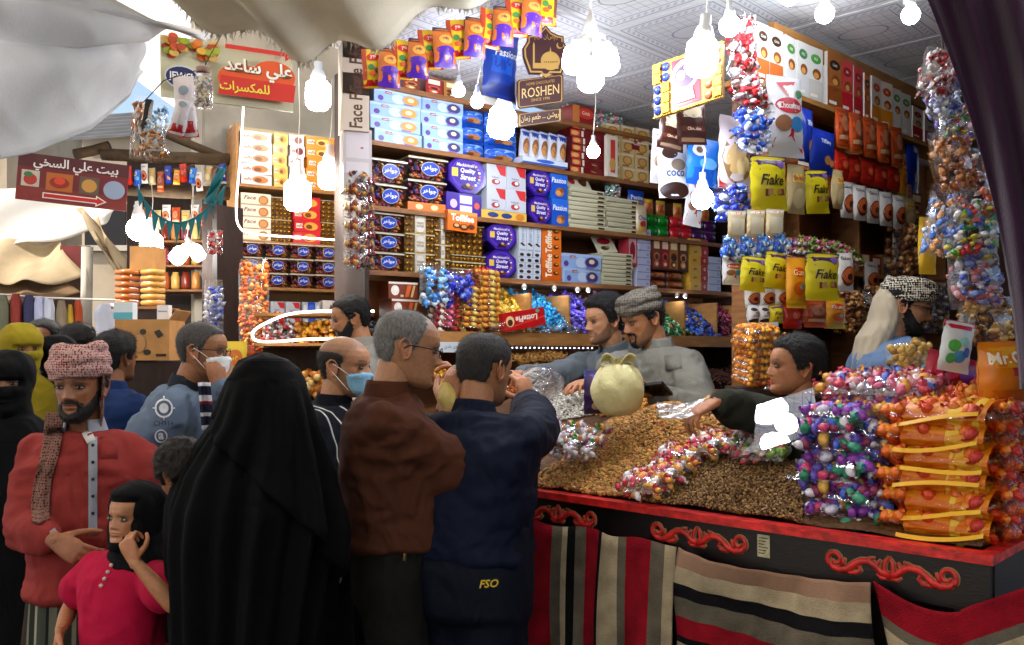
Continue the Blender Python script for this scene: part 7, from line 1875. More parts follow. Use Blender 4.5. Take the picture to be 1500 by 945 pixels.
g3_ = bag_meshes('bag_royal', .17, .17, .08, ['#1c2ca8', '#2a44d8', '#5a78f0', '#141c78', '#c8d4f4'], 90, .020, seed=8)
hang(1050, 1100, 270, 320, 3.55, g3_, 'clear bag of royal blue sweets below the praline bag', 28, -12)
hang(1099, 1156, 232, 306, 3.5, FLK, 'yellow and purple flake pouch below the large white pouch', 28, -3); hang(1178, 1219, 252, 311, 3.75, FLK, 'yellow flake pouch with plastic forks before the navy pouch', 36, -6)
hang(1181, 1226, 193, 252, 3.95, NAV, 'navy biscuit pouch under the top shelf', 38, 2); hang(1168, 1190, 160, 236, 3.9, NAV, 'narrow navy pouch beside the white and red one', 38, 3)
SNP = lambda w, h, d: pouch('tan_snack', w, h, d, '#a89468', [('r', 0, .62, 1, .8, '#d8b03c'), ('t', 'Snack', .5, .71, .1, '#a82c1c', {'w': .7}), ('e', .5, .3, .35, .2, '#c8b88c')])
hang(1152, 1180, 243, 312, 3.68, SNP, 'tan snack pouch between the two flake pouches', 30); hang(1218, 1236, 250, 305, 3.9, SNP, 'tan snack pouch right of the flake pouch with forks', 38)
for i in range(3): hang(1066 + i * 28, 1093 + i * 28, 310 - i, 347 - i, 3.45, TWX, 'pale gold bar packet in the hanging row, %s of three' % ACR[i], 22, dep=.03)
g4_ = bag_meshes('bag_bluestr', .12, .10, .05, ['#2a6ad0', '#e4ecf8', '#5a9ae8', '#1c50b0'], 60, .020, seed=9, fill=.95)
for i in range(4): hang(1057 + i * 24, 1083 + i * 24, 346 - 2 * i, 380 - 2 * i, 3.48, g4_, 'bag of blue and white striped sweets, %s in the strip' % ACR[i], 22, group='strip of blue and white bags')
hang(1058, 1086, 376, 416, 3.5, KIN, 'small white and red pouch left of the flake pouches', 22); hang(1083, 1121, 378, 425, 3.42, FLK, 'yellow flake pouch, left of the lower pair', 22, 4); hang(1117, 1156, 371, 421, 3.45, FLK, 'yellow flake pouch, right of the lower pair', 24, 5)
GUM = lambda w, h, d: pouch('orange_gum', w, h, d, '#d8921c', [('e', .5, .7, .3, .1, '#c8341c'), ('t', 'Gum', .5, .7, .12, '#f0e0c0', {'w': .6}), ('e', .5, .38, .3, .14, '#c85a1c'), ('e', .6, .42, .12, .06, '#7aa0c0'), ('r', 0, .0, 1, .14, '#d8b01c')])
hang(1151, 1181, 379, 450, 3.42, GUM, 'orange gum packet beside the front flake pouch', 24); hang(1178, 1231, 374, 438, 3.36, FLK, 'front yellow and purple flake pouch over the boy', 24, 0); hang(1226, 1252, 372, 425, 3.6, GLX, 'white pouch with papaya picture beside the front flake pouch', 30, -3)
for i in range(3): hang(1091 + i * 22, 1113 + i * 22, 418, 450 - i, 3.5, GLX, 'white pouch with papaya picture above the word card, %s of three' % ACR[i], 24)
for i, (a, e) in enumerate(((1095, 1112), (1111, 1128), (1127, 1148))): hang(a, e, 448, 473, 3.46, (WHP, WHP, FLK)[i], 'small packet in the lowest hanging row, %s of three' % ACR[i], 24, -6 * (i == 2))
hang(1146, 1176, 445, 480, 3.5, RDP, 'small red packet by the lowest hanging row', 26); hang(1176, 1212, 440, 478, 3.55, ORB, 'orange brown packet under the front flake pouch', 26); hang(1205, 1240, 438, 480, 3.7, GUM, 'orange packet under the papaya pouch', 30)
put(carton('word_card', .135, .04, .003, '#d4d8d8', [('t', arabic('بن بلدي فاخر'), .5, .5, .5, '#2a3038', {'w': .8, 'bold': 0})]), frame(P(1118, 488, 3.38), FX(18)) @ Matrix.Rotation(R(-3), 4, 'Y'), 'white card with handwritten words above the nut bags', 'price_card', 'sign', None)
# pile of nut bags below the card
NB = bag_meshes('nut_bag', .17, .13, .06, ['#d8831c', '#e89a2c', '#c06c14', '#e8b050'], 230, .0085, ICO0, 3, .95, MATTEC)
for i in range(7):
 put_bag(NB, frame(P(1122, 558 - i * 11.2, 3.32), FX(20)) @ Matrix.Rotation(R(-78 + random.uniform(-4, 4)), 4, 'X') @ Matrix.Translation((random.uniform(-.01, .01), 0, -.02)), 'flat bag of orange roasted nuts behind the boy, %s' % ('bottom' if i == 0 else ORD[6 - i]), 'nut_bag', 'nut bag', 'flat bags of orange nuts')
sb = MB(); q = P(1122, 567, 3.4); sb.box(q.x - .12, q.x + .14, q.y - .12, q.y + .16, .25, q.z, WOOD_D); o = sb.build('nut_crate'); tag(o, 'dark wooden stand carrying the pile of orange nut bags', 'stand')
for i in range(2): put_bag(bag_meshes('red_nut_bag', .17, .13, .06, ['#a8281c', '#c83a20', '#d88a30'], 150, .0095, ICO0, 4, .95, MATTEC), frame(P(1150 + 26 * i, 572 + 4 * i, 3.28), FX(20)) @ Matrix.Rotation(R(-80), 4, 'X'), 'flat bag of red spiced nuts behind the boy, %s' % ('left', 'right')[i], 'nut_bag', 'nut bag', 'flat bags of red nuts')
# ---- right shelving
for i, (a, e, t_, hp, base, c2, c3, tx, nm) in enumerate(((1109, 1127, 0, 84, '#d8d4d0', '#b8642c', '#3a2414', 'Crich', 'white and copper'), (1128, 1147, 0, 83, '#d8d0c8', '#b8602a', '#3a2414', 'Crich', 'white and copper'), (1149, 1167, 0, 80, '#dcdcda', '#d8d8d4', '#4a8a3a', 'XEB', 'white'), (1168, 1185, 0, 79, '#dcdcd8', '#d0d0d0', '#3a7a4a', 'PILS', 'white'), (1186, 1205, 0, 78, '#dcdcd8', '#c8c4bc', '#4a9a3a', 'PILS', 'white'), (1213, 1233, 0, 80, '#a8642c', '#8a4a1c', '#2c1a10', 'Crich', 'copper brown'), (1234, 1249, 0, 76, '#d8484a', '#c02028', '#a81c24', 'Bis', 'red'), (1250, 1264, 0, 73, '#d8484a', '#c02028', '#a81c24', 'Bis', 'red'), (1265, 1275, 0, 68, '#c86a24', '#a85018', '#3a2010', 'Bis', 'orange'), (1276, 1291, 0, 68, '#d8ccc0', '#d8861c', '#c84a1c', 'Bis', 'white and orange'), (1292, 1307, 0, 66, '#d8ccc0', '#d8861c', '#c84a1c', 'Bis', 'white and orange'), (1308, 1320, 0, 62, '#d8d8d0', '#d4d0c8', '#5a8a4a', 'XEB', 'white'), (1321, 1334, 0, 60, '#d8d8d0', '#d4d0c8', '#5a8a4a', 'XEB', 'white'), (1336, 1352, 0, 46, '#d8c8c0', '#b81418', '#8a1414', 'Bis', 'red and white'), (1353, 1374, 0, 45, '#d8c8c0', '#b81418', '#8a1414', 'Bis', 'red and white'))):
 stack(WR, p_red_up(base, c2, c3, tx), a, e, ZR[4], 1, hp, 'tall %s biscuit carton on the top right shelf, %s from left' % (nm, (ACR + ['eleventh', 'twelfth', 'thirteenth', 'fourteenth', 'fifteenth'])[i]), 'biscuit_box', 'carton', 'tall cartons on the top right shelf', .12, .0, jig=.0)
def whang(px0, px1, py0, py1, off, f, label, roll=0.0, **k):
 d = (WR.o + WR.n * off + WR.d * WR.s((px0 + px1) / 2, off)).y
 return hang(px0, px1, py0, py1, d, f, label, ang=42, roll=roll, **k)
for i in range(5): whang(1222 + i * 20, 1246 + i * 20, 160 + 7 * i, 216 + 7 * i, .06 + .03 * (i % 2), ORB, 'orange and brown packet in the hanging row, %s of five' % ACR[i], -4)
for i in range(5): whang(1218 + i * 19, 1246 + i * 19, 222 + 6 * i, 262 + 4 * i, .03, RDP, 'red foil packet under the orange row, %s of five' % ACR[i], random.uniform(-8, 8))
for i in range(5): whang(1228 + i * 19, 1254 + i * 19, 268 + 5 * i, 318 + 4 * i, .08 + .03 * (i % 2), GLX, 'white pouch with papaya picture in the upper row, %s of five' % ACR[i], -3)
whang(1311, 1330, 225, 290, .0, GUM, 'orange packet at the end of the red row'); whang(1322, 1350, 195, 285, -.05, NAV, 'navy carton pouch at the end of the shelf')
whang(1316, 1345, 292, 332, .05, lambda w, h, d: SNP(w, h, d), 'tan packet by the papaya pouches')
MIX = ['#a83a5a', '#8ab04a', '#e4d8d8', '#5a8a3a', '#d8688a', '#c8c060']
for i in range(5):
 bm_ = bag_meshes('mix_bag_%d' % (i % 2), .15, .13, .06, MIX if i < 3 else ['#b88a4a', '#d8b070', '#8a5a2c', '#e8d8b0'], 90, .013, seed=20 + i % 2, fill=.95)
 put_bag(bm_, WR.M(WR.s(1166 + 19 * i), ZR[2] + .03 + .03 * (i % 2), .06) @ Matrix.Rotation(R(-75), 4, 'X'), 'clear bag of assorted sweets lying on the right shelf, %s of five' % ACR[i], group='bags lying on the right shelf')
 put_bag(bm_, WR.M(WR.s(1172 + 17 * i), ZR[2] + .075 + .02 * (i % 2), .04) @ Matrix.Rotation(R(-75), 4, 'X'), 'clear bag of assorted sweets in the upper layer on the right shelf, %s of five' % ACR[i], group='bags lying on the right shelf')
HZL = bag_meshes('hazel_bag', .30, .34, .14, ['#a8642c', '#c88a4c', '#7a4018', '#d8a868', '#5a2c14'], 240, .017, ICO0, 30)
put_bag(HZL, WR.M(WR.s(1325, .05), WR.z(1325, 408, .05), .05), 'large clear bag of brown hazelnut sweets above the headscarf'); put_bag(HZL, WR.M(WR.s(1240, .02), WR.z(1240, 492, .02), .02), 'large clear bag of brown sweets behind the front flake pouch', scale=(.8, 1, .75))
put_bag(HZL, WR.M(WR.s(1275, .02), WR.z(1275, 478, .02), .02), 'large clear bag of brown sweets left of the headscarf', scale=(.6, 1, .7))
SLV = bag_meshes('silver_bag', .16, .34, .08, ['#8a88a8', '#b8b4c8', '#5a5478', '#d0ccd8', '#a8842c'], 150, .017, TWIST, 31)
for i, px in enumerate((1352, 1376)): put_bag(SLV, WR.M(WR.s(px, .03), WR.z(px, 492, .03), .03), 'tall bag of silver and violet sweets behind the headscarf, %s' % ('left', 'right')[i])
for i, (a, e, y0, y1) in enumerate(((1160, 1178, 390, 450), (1240, 1262, 426, 470), (1262, 1290, 385, 425))): whang(a, e, y0, y1, .02, GLX, 'white pouch half hidden on the right shelf, %s' % ACR[i])
for k, (z, px0, px1) in enumerate(((ZR[1], 1165, 1380), (ZR[0], 1150, 1400))):
 heap('sweet_heap', WR, px0, px1, z + .01, z + .19, ['#8a4a20', '#b8742c', '#d89a4a', '#5a2a14', '#c85a24'], 'dim heap of brown sweets on the %s right shelf' % ('middle', 'lower')[k], 500, .016, off0=.0, off1=-.22, seed=40 + k)
for i in range(13):
 a = 1156 + i * 15; f = (p_brown_up(i), p_toffi_v, p_yellow, p_kinder)[(i * 3) % 4]
 stack(WR, f, a, a + 14.5, ZR[3], 1, 34 + 5 * (i % 3), '%s carton standing in the shade behind the hanging packets, %s from left' % (('brown', 'brown barred', 'yellow', 'orange')[(i * 3) % 4], (ACR + ['eleventh', 'twelfth', 'thirteenth'])[i]), 'biscuit_box', 'carton', 'shaded cartons on the right shelf', .12, -.03)
 stack(WR, p_brown_up(i + 1), a, a + 14.5, ZR[2], 1, 30 + 4 * (i % 2), 'small upright carton on the lower right shelf, %s from left' % (ACR + ['eleventh', 'twelfth', 'thirteenth'])[i], 'biscuit_box', 'carton', 'shaded cartons on the right shelf', .1, -.08)
# ---- strings of bags before the curtain
def rbag(px0, px1, py0, py1, d, pal, label, seed, n=110, size=.016, base=TWIST, m=None, roll=0.0, ang=5):
 bm_ = bag_meshes('rb%d' % seed, .2, .24, .10, pal, n, size, base, seed, m=m); return hang(px0, px1, py0, py1, d, bm_, label, ang, roll, group='bags hung beside the curtain')
RB = [(1342, 1388, 78, 140, ['#8a1c24', '#b83038', '#d8d0d0'], 'clear bag of dark red sweets', 10), (1366, 1408, 112, 172, ['#b8c0e0', '#4a5ab8', '#e8ecf8', '#8a94d0'], 'clear bag of blue and silver sweets', -12), (1372, 1422, 158, 215, ['#3a8a3a', '#6a5ab8', '#d8d4e0', '#c85a5a', '#c8b83a'], 'clear bag of mixed fruit sweets', 4), (1376, 1428, 196, 278, ['#a8642c', '#c8884c', '#8a4a1c'], 'clear bag of caramel brown sweets', -14), (1386, 1452, 226, 318, ['#d8643a', '#e4dcd8', '#c84a5a', '#a8a0b0'], 'clear bag of orange and white sweets', 14), (1352, 1400, 278, 372, ['#4a78d8', '#c8d4f0', '#8aa8e8', '#e0a060'], 'clear bag of pale blue twists', 6), (1384, 1462, 300, 378, ['#3a9a3a', '#d8c83a', '#c83a3a', '#4a78d8', '#e4e4e0'], 'clear bag of green and yellow sweets', 3), (1390, 1468, 372, 448, ['#4a68d0', '#8aa4e8', '#d8a0a8', '#e4e8f4', '#c86a6a'], 'clear bag of blue and pink striped sweets', -3), (1400, 1480, 440, 506, ['#b8862c', '#d8a848', '#7a4a1c', '#e8c880'], 'clear bag of gold toffees', 4)]
for i, (a, e, y0, y1, pal, lab, ro_) in enumerate(RB): rbag(a, e, y0 - 8, y1 + 4, 2.62 + .05 * (i % 3), pal, lab + ' hung by the curtain', 60 + i, 120, .017, roll=ro_)
b = MB(); b.tube([P(1372, -40, 2.68), P(1392, 200, 2.7), P(1425, 400, 2.7), P(1440, 500, 2.7)], .004, CORD, 6); o = b.build('cord'); tag(o, 'dark cord carrying the bags beside the curtain', 'cord')
hang(1345, 1372, 318, 402, 2.85, lambda w, h, d: pouch('plain_yellow', w, h, d, '#d8b01c', [('r', .1, .6, .9, .8, '#e4c848')]), 'plain yellow pouch behind the pale blue twists', 10, group='bags hung beside the curtain')
# ---- left bay
L_ = WL
for i in range(4): put(p_face(.20, .14, .1), L_.M(L_.s(375), ZL[4] + .0 + .175 * 0 + i * hz(L_, 352, 17.5)) @ Matrix.Translation((0, .06, 0)), 'cream biscuit box with round biscuit, %s' % ('bottom of the left bay pile' if i == 0 else ORD[3 - i] + ' of the left bay pile'), 'biscuit_box', 'carton', 'cream biscuit boxes in the left bay', L_.s(396) - L_.s(352), hz(L_, 352, 17), .12)
for c, (a, e, c1, c2, nm) in enumerate(((352, 398, '#d8d0d4', '#c07a38', 'white and tan'), (400, 421, '#d8bc5c', '#c8902c', 'yellow'), (424, 446, '#dcd4d8', '#7a2030', 'white and maroon'), (448, 490, '#d88a2c', '#e8c060', 'orange'), (492, 512, '#c02420', '#d84a38', 'red'))):
 stack(L_, p_wafflestrip(c1, c2), a, e, 2.82, 5, 15.5, '%s biscuit carton in upper left bay' % nm, 'biscuit_box', 'carton', 'cartons in the upper left bay', .12)
stack(L_, p_wafflestrip('#c8242c', '#d8a040'), 430, 470, ZL[4], 4, 17, 'red chocolate gift carton in the left bay', 'biscuit_box', 'carton', 'gift cartons in the left bay', .1)
for c, (a, e) in enumerate(((398, 428), (472, 512))):
 for i in range(2):
  q0, q1 = L_.s(a), L_.s(e); h = hz(L_, a, 33); put(gold_box('gold_bay', q1 - q0, h, .06, 5, 5, 0), L_.M((q0 + q1) / 2, ZL[4] + i * h) @ Matrix.Translation((0, .05, 0)), 'gold chocolate tray in the left bay, %s %s' % (('lower', 'upper')[i], ('left', 'right')[c]), 'chocolate_box', 'chocolate box', 'boxes of gold chocolates', q1 - q0, h)
for r_ in range(3):
 for c in range(4):
  a = 350 + c * 37; put_tub(L_, a, a + 36, ZL[3] + r_ * hz(L_, 350, 22.5), 22, TD + 'left bay, %s row, %s' % (('bottom', 'middle', 'top')[r_], ACR[c]))
for i in range(3):
 q0, q1 = L_.s(357), L_.s(394); h = hz(L_, 357, 22); put(gold_box('gold_bay2', q1 - q0, h, .1, 6, 3, (q1 - q0) * .36), L_.M((q0 + q1) / 2, ZL[1] + .05 + i * h) @ Matrix.Translation((0, .06, 0)), 'clear box of gold chocolates in the left bay, %s' % ('bottom', 'middle', 'top')[i], 'chocolate_box', 'chocolate box', 'boxes of gold chocolates', q1 - q0, h)
 for c in range(2): stack(L_, p_white, 397 + c * 22, 418 + c * 22, ZL[1] + .05 + i * h, 1, 21, 'white and red box in the left bay, %s row %s' % (('bottom', 'middle', 'top')[i], ('left', 'right')[c]), 'sweet_box', 'carton', 'white and red sweet boxes', .1)
 stack(L_, lambda w, h, d: carton('silver_blue', w, h, d, '#b0b4c0', [('r', .3, 0, .7, 1, '#1c48b8'), ('e', .5, .5, .17, .35, '#3a6ad8'), ('e', .15, .5, .1, .3, '#d8dce4'), ('e', .85, .5, .1, .3, '#d8dce4')]), 442, 469, ZL[1] + .05 + i * h, 1, 21, 'silver and blue chocolate box in the left bay, %s' % ('bottom', 'middle', 'top')[i], 'chocolate_box', 'carton', 'silver and blue boxes', .1)
stack(L_, p_maja, 471, 514, ZL[1] + .05, 2, 33, 'white and maroon chocolate carton in the left bay', 'chocolate_box', 'carton', 'white and maroon cartons', .1)
for c in range(5): put(pouch('bay_pouch_%d' % (c % 3), .11, .17, .06, ('#d8c08a', '#4a3a6a', '#d8ccc0')[c % 3], [('e', .5, .4, .35, .25, ('#c8861c', '#b8a0a8', '#c88a4a')[c % 3]), ('r', .1, .75, .9, .92, ('#e4dcc8', '#c8b8d0', '#b83028')[c % 3])]), L_.M(L_.s(392 + c * 23), ZL[1] - .19) @ Matrix.Translation((0, .02, 0)), 'upright snack pouch under the left bay boxes, %s from left' % ACR[c], 'snack_pouch', 'packet', 'snack pouches in the left bay')
stack(L_, p_wafer('#b8862c'), 515, 545, ZL[1] + .05, 5, 14, 'pale wafer carton right end of left bay', 'wafer_box', 'carton', 'cartons in the left bay', .1)
# stack of cartons on end against the dark post
for i in range(3): put(carton('face_end', .14, .30, .14, '#b8a898', [('t', 'Face Face', .5, .5, .5, '#4a2c20', {'rot': 90, 'w': .9})]), frame(P(518, 196 - i * 52 * 1.0, 4.7), FX(20)), 'long biscuit carton standing on end at the dark post, %s' % ('bottom', 'middle', 'top')[i], 'biscuit_box', 'carton', 'cartons on end at the post')
for i in range(2): put(carton('white_end', .15, .17, .12, '#a8a0a0', [('r', .1, .1, .9, .9, '#b8b0b4'), ('r', .6, .4, .7, .45, '#a83038')]), frame(P(521, 283 - i * 43, 4.72), FX(20)), 'pale carton below the cartons on end, %s' % ('lower', 'upper')[i], 'biscuit_box', 'carton', 'cartons on end at the post')
for i in range(5): put_bag(bag_meshes('dark_pack', .17, .15, .09, ['#3a1c14', '#6a3018', '#8a1c1c', '#b8862c'], 60, .016, seed=33, fill=.95), frame(P(526, 398 - 26 * i, 4.68), FX(25)), 'small dark bag of sweets at the shelf end, %s' % ('bottom', 'fourth', 'third', 'second', 'top')[i], group='dark bags at the shelf end')
# light rope round the left bay and the curved glass rack
NEON = emitter('light_rope', (1.0, .93, .84), 4.5 * BULB)
def rope(pts, label, r=.012):
 P_ = [P(*q) for q in pts]; out = []
 for i in range(len(P_) - 1):
  a, c, e, f = P_[max(i - 1, 0)], P_[i], P_[i + 1], P_[min(i + 2, len(P_) - 1)]
  for t in np.linspace(0, 1, 6, endpoint=False): out.append(.5 * ((2 * c) + (e - a) * t + (2 * a - 5 * c + 4 * e - f) * t * t + (3 * c - a - 3 * e + f) * t ** 3))
 out.append(P_[-1]); b = MB(); b.tube(out, r, NEON, 8); o = b.build('light_rope'); tag(o, label, 'light strip'); return o
rope([(357, 150, 6.1), (352, 230, 6.1), (346, 305, 6.1), (352, 334, 6.1), (375, 343, 6.1), (440, 348, 6.3), (512, 353, 6.5)], 'glowing light rope bent round the left bay', .006)
rk = [(548, 456, 5.1), (470, 456, 5.0), (425, 460, 4.95), (392, 472, 4.9), (371, 486, 4.88), (376, 499, 4.88), (410, 500, 4.9), (450, 497, 4.95), (548, 495, 5.1)]
rope(rk, 'glowing light rope round the rounded snack rack', .0065)
sr = empty('snack_rack', P(470, 520, 5.1)); tag(sr, 'rounded wooden snack rack edged with light rope', 'rack')
for nm, y, zt_ in (('upper_shelf', 459, 0), ('lower_shelf', 502, 0)):
 pts = [P(548, y, 5.1), P(470, y, 5.0), P(425, y + 1, 4.95), P(392, y + 2, 4.92), P(372, y + 3, 4.95), P(376, y, 5.25), P(548, y - 2, 5.5)]
 zz = pts[0].z; b = MB(); b.prism([(q.x, q.y) for q in pts][::-1], zz - .02, zz - .004, WOOD_L); b.build(nm, sr)
b = MB(); b.box(*sorted((P(385, 0, 5.2).x, P(545, 0, 5.2).x)), 5.2, 5.45, .1, P(0, 504, 5.1).z - .02, WOOD_D); b.build('base', sr)
for i, (px0, px1, pal, nm, bs, sz) in enumerate(((384, 432, ['#a8a4a8', '#6a5a5a', '#c83a3a', '#d8d4d4'], 'silver and red sweets', TWIST, .018), (434, 500, ['#d8921c', '#e8b030', '#a8641c', '#c88a2c'], 'golden snacks', ICO0, .016), (520, 548, ['#2a2c34', '#4a4c58', '#8a8c98'], 'dark beans', ICO0, .012))):
 rng = np.random.default_rng(70 + i); n = 260; x0, x1 = P(px0, 0, 5.0).x, P(px1, 0, 5.05).x; zz = P(0, 503, 5.1).z
 o = link('snack_heap', scatter('snack_heap', np.stack([rng.uniform(x0, x1, n), rng.uniform(5.0, 5.15, n), rng.uniform(zz, zz + .12, n)], 1), sz, pal, bs, None, i)); tag(o, 'heap of %s on the rounded rack' % nm, 'snacks', kind='stuff')
rng = np.random.default_rng(80); n = 500
o = link('snack_heap', scatter('snack_heap', np.stack([rng.uniform(P(375, 0, 5).x, P(560, 0, 5).x, n), rng.uniform(4.85, 5.15, n), 1.38 + .12 * rng.random(n)], 1), .022, ['#c88a3c', '#e0a850', '#b87028', '#d8b878'], ICO0, MATTEC, 5)); tag(o, 'heap of orange puffed snacks under the rounded rack', 'snacks', kind='stuff')
# tall bag of orange snack at the bay's left edge
put_bag(bag_meshes('tall_snack', .18, .75, .12, ['#c8642c', '#d8843c', '#e0a060', '#b85020'], 420, .014, ICO0, 41, .97, MATTEC), frame(P(372, 560, 5.4), FX(10)), 'tall hanging bag of orange snack rings at the dark doorway', scale=(1, 1, 1))
# ================================================================== heaped on the counter
def hgt(s, t):
 return 1.105 + .36 * t + .105 * np.exp(-((s - 1.27) / .30) ** 2 - ((t - .50) / .22) ** 2) + .03 * np.exp(-((s - .75) / .25) ** 2 - ((t - .22) / .15) ** 2) + .006 * np.sin(s * 23 + t * 9) * np.sin(t * 21)
def cpos(s, t, z): return np.stack([C0.x + UX.x * s + UY.x * t, C0.y + UX.y * s + UY.y * t, z], -1)
def inpoly(x, y, poly):
 r = np.zeros(len(x), bool); n = len(poly); j = n - 1
 for i in range(n):
  xi, yi = poly[i]; xj, yj = poly[j]
  r ^= ((yi > y) != (yj > y)) & (x < (xj - xi) * (y - yi) / (yj - yi + 1e-9) + xi); j = i
 return r
def grains(label, poly, n, size, pal, shape, seed, lift=.0, m=None, var=.2):
 """kernels lying all over one region of the bed"""
 rng = np.random.default_rng(seed); s = rng.uniform(.0, 2.4, n * 9); t = rng.uniform(.03, .98, n * 9); z = hgt(s, t) + lift + rng.uniform(-.004, .006, n * 9)
 q = cpos(s, t, z); k = inpoly(CX + FPX * q[:, 0] / q[:, 1], HZ - FPX * (q[:, 2] - CAMZ) / q[:, 1], poly); q = q[k][:n]
 o = link('nut_heap', scatter('nut_heap', q, size, pal, ICO0, m or MATTEC, seed, .25, .3, shape, var, True)); tag(o, label, 'nuts', kind='stuff'); return len(q)
b = MB(); b.grid(lambda u, v: tuple(cpos(np.array(.03 + 2.4 * u), np.array(.035 + .93 * v), hgt(.03 + 2.4 * u, .035 + .93 * v) - .007)), 60, 30, mat('nut_bed', '#5a3a1c', .8, noise=(60, .5), bump=(90, .6)))
b.build('nut_bed', ctr)
grains('big heap of golden brown raisins sloping to the red rim', [(760, 715), (822, 672), (858, 632), (900, 612), (950, 597), (985, 586), (1012, 596), (1050, 618), (1064, 644), (1004, 664), (962, 700), (938, 742), (760, 735)], 11000, .0058, ['#a87038', '#ba8644', '#8e5c2c', '#cc9c54', '#98803c', '#b27c3c', '#7a5022'], (1.5, .95, .8), 1)
grains('low heap of small dark brown kernels by the stacked bags', [(938, 745), (962, 702), (1006, 666), (1066, 648), (1150, 652), (1175, 690), (1175, 790)], 11000, .0040, ['#6a4a28', '#8a6838', '#54361c', '#a88450', '#765430'], (1.25, 1, .9), 2)
grains('tray of pale peanuts under the clear lid', [(1012, 594), (1040, 580), (1150, 580), (1240, 600), (1240, 660), (1150, 652), (1066, 646), (1050, 616)], 4500, .0062, ['#b88a54', '#c89c68', '#a87844', '#d0ac78'], (1.35, 1, .9), 3)
grains('heap of white striped seeds beside the yellow bag', [(770, 572), (872, 572), (872, 606), (840, 612), (800, 618), (770, 640)], 4000, .0058, ['#dcd8cc', '#c8c4b8', '#e6e2d8', '#a8a49a'], (1.7, .8, .5), 4)
grains('strip of orange roasted nuts behind the yellow bag', [(930, 570), (985, 574), (985, 592), (945, 598), (872, 612), (872, 600)], 1500, .0065, ['#c8862c', '#d89a40', '#b8741c'], (1.3, 1, 1), 5)
def CM(px, t, z, rx=0.0, rz=0.0, ds=0.0): return frame(CP(fs(px, t) + ds, t, z), -UX) @ Matrix.Rotation(R(rz), 4, 'Z') @ Matrix.Rotation(R(rx), 4, 'X')
# acrylic lid that mirrors the lamps overhead
Q = P(1136, 628, 2.78); n_ = ((Vector((0, 0, CAMZ)) - Q).normalized() + (P(865, 92, 3.3) - Q).normalized()).normalized()
xa = Vector((1, -.15, 0)); xa = (xa - n_ * xa.dot(n_)).normalized(); ya = n_.cross(xa)
b = MB(); b.add([Q + xa * a + ya * c for a, c in ((-.15, -.075), (.13, -.075), (.14, .135), (-.18, .135))], [(0, 1, 2, 3)], film('acrylic', (.93, .96, 1), base=.045, edge=.8, rough=.01, scale=3, strength=.02))
o = b.build('acrylic_lid'); solidify(o, .003); tag(o, 'clear acrylic lid mirroring the lamps over the peanuts', 'lid')
b = MB(); b.grid(lambda u, v: P(962 + 100 * u, 588 + 22 * v + 4 * math.sin(u * 6), 2.95 - .12 * v + .015 * math.sin(u * 11 + v * 7)), 14, 8, film('blue_film', (.75, .85, 1), base=.3, edge=.7, rough=.15, scale=25, strength=.8))
o = b.build('plastic_sheet'); tag(o, 'crumpled bluish plastic sheet under the hand of the boy', 'plastic sheet')
# tied yellow carrier bag
yb = empty('carrier_bag', P(905, 606, 3.35)); tag(yb, 'tied pale yellow carrier bag standing on the nuts', 'bag')
YB = mat('yellow_bag', '#cfc690', .4, .4, bump=(22, .9)); c_ = P(905, 608, 3.35)
def ybf(u, v):
 a = 2 * math.pi * u; prof = .100 * max(.02, math.sin(math.pi * min(1, .03 + v * 1.03)) ** .32) * (1 - .55 * max(0, v - .45) ** 1.3) if v < .90 else .026 + .3 * max(0, v - .95)
 k = 1 + (.025 + .35 * max(0, v - .55)) * math.sin(a * 8 + 3 * v) + .025 * math.sin(a * 5 + v * 11) + .03 * max(0, v - .5) * math.sin(a * 19);
 return c_ + Vector((math.cos(a) * prof * k, math.sin(a) * prof * .9 * k, .215 * v))
b = MB(); b.grid(ybf, 56, 40, YB, closed_u=True); b.build('sack', yb)
for sg in (1, -1):
 b = MB(); b.grid(lambda u, v: c_ + Vector((sg * (.008 + .055 * v), -.015 + .02 * math.sin(u * 5), .188 + .028 * math.sin(v * 2.6) + .022 * (u - .5) * (1 + v))), 6, 8, YB); o = b.build('knot_ear', yb); solidify(o, .002)
put(pouch('purple_kernel_pack', .15, .17, .08, '#3a2458', [('r', 0, .7, 1, 1, '#3a5ab8'), ('e', .4, .5, .25, .15, '#c8a8c0'), ('e', .7, .3, .2, .12, '#a82c3a'), ('e', .3, .2, .15, .1, '#d8c8a0')]), frame(P(880, 606, 3.45), FX(25)), 'purple and blue packet behind the yellow carrier bag', 'sweet_pouch', 'packet', None)
RW = ['#c01c40', '#d83a5a', '#e8dce0', '#b81430', '#e0a040', '#f0e8ec']
for i, (px, py, rz) in enumerate(((946, 728, 15), (968, 708, -10), (1000, 684, 20), (1030, 668, -8), (1058, 662, 14), (1098, 658, -6), (1120, 662, 8))):
 t = (.03, .10, .20, .28, .30, .30, .27)[i]; pal = RW if i < 5 else ['#c85a5a', '#8ab04a', '#e0d8a0', '#d83a5a', '#e8e4dc']
 put_bag(bag_meshes('redline_%d' % (i > 4), .17, .13, .06, pal, 80, .016, seed=90 + (i > 4), fill=.93), frame(CP(fs(px, t), t - .05, float(hgt(fs(px, t), t)) + .028), -UX) @ Matrix.Rotation(R(rz), 4, 'Z') @ Matrix.Rotation(R(-66), 4, 'X'), 'bag of %s sweets in the row across the nuts, %s from the rim' % (('red and white', 'pale fruit')[i > 4], ACR[i]), group='row of sweet bags across the nuts')
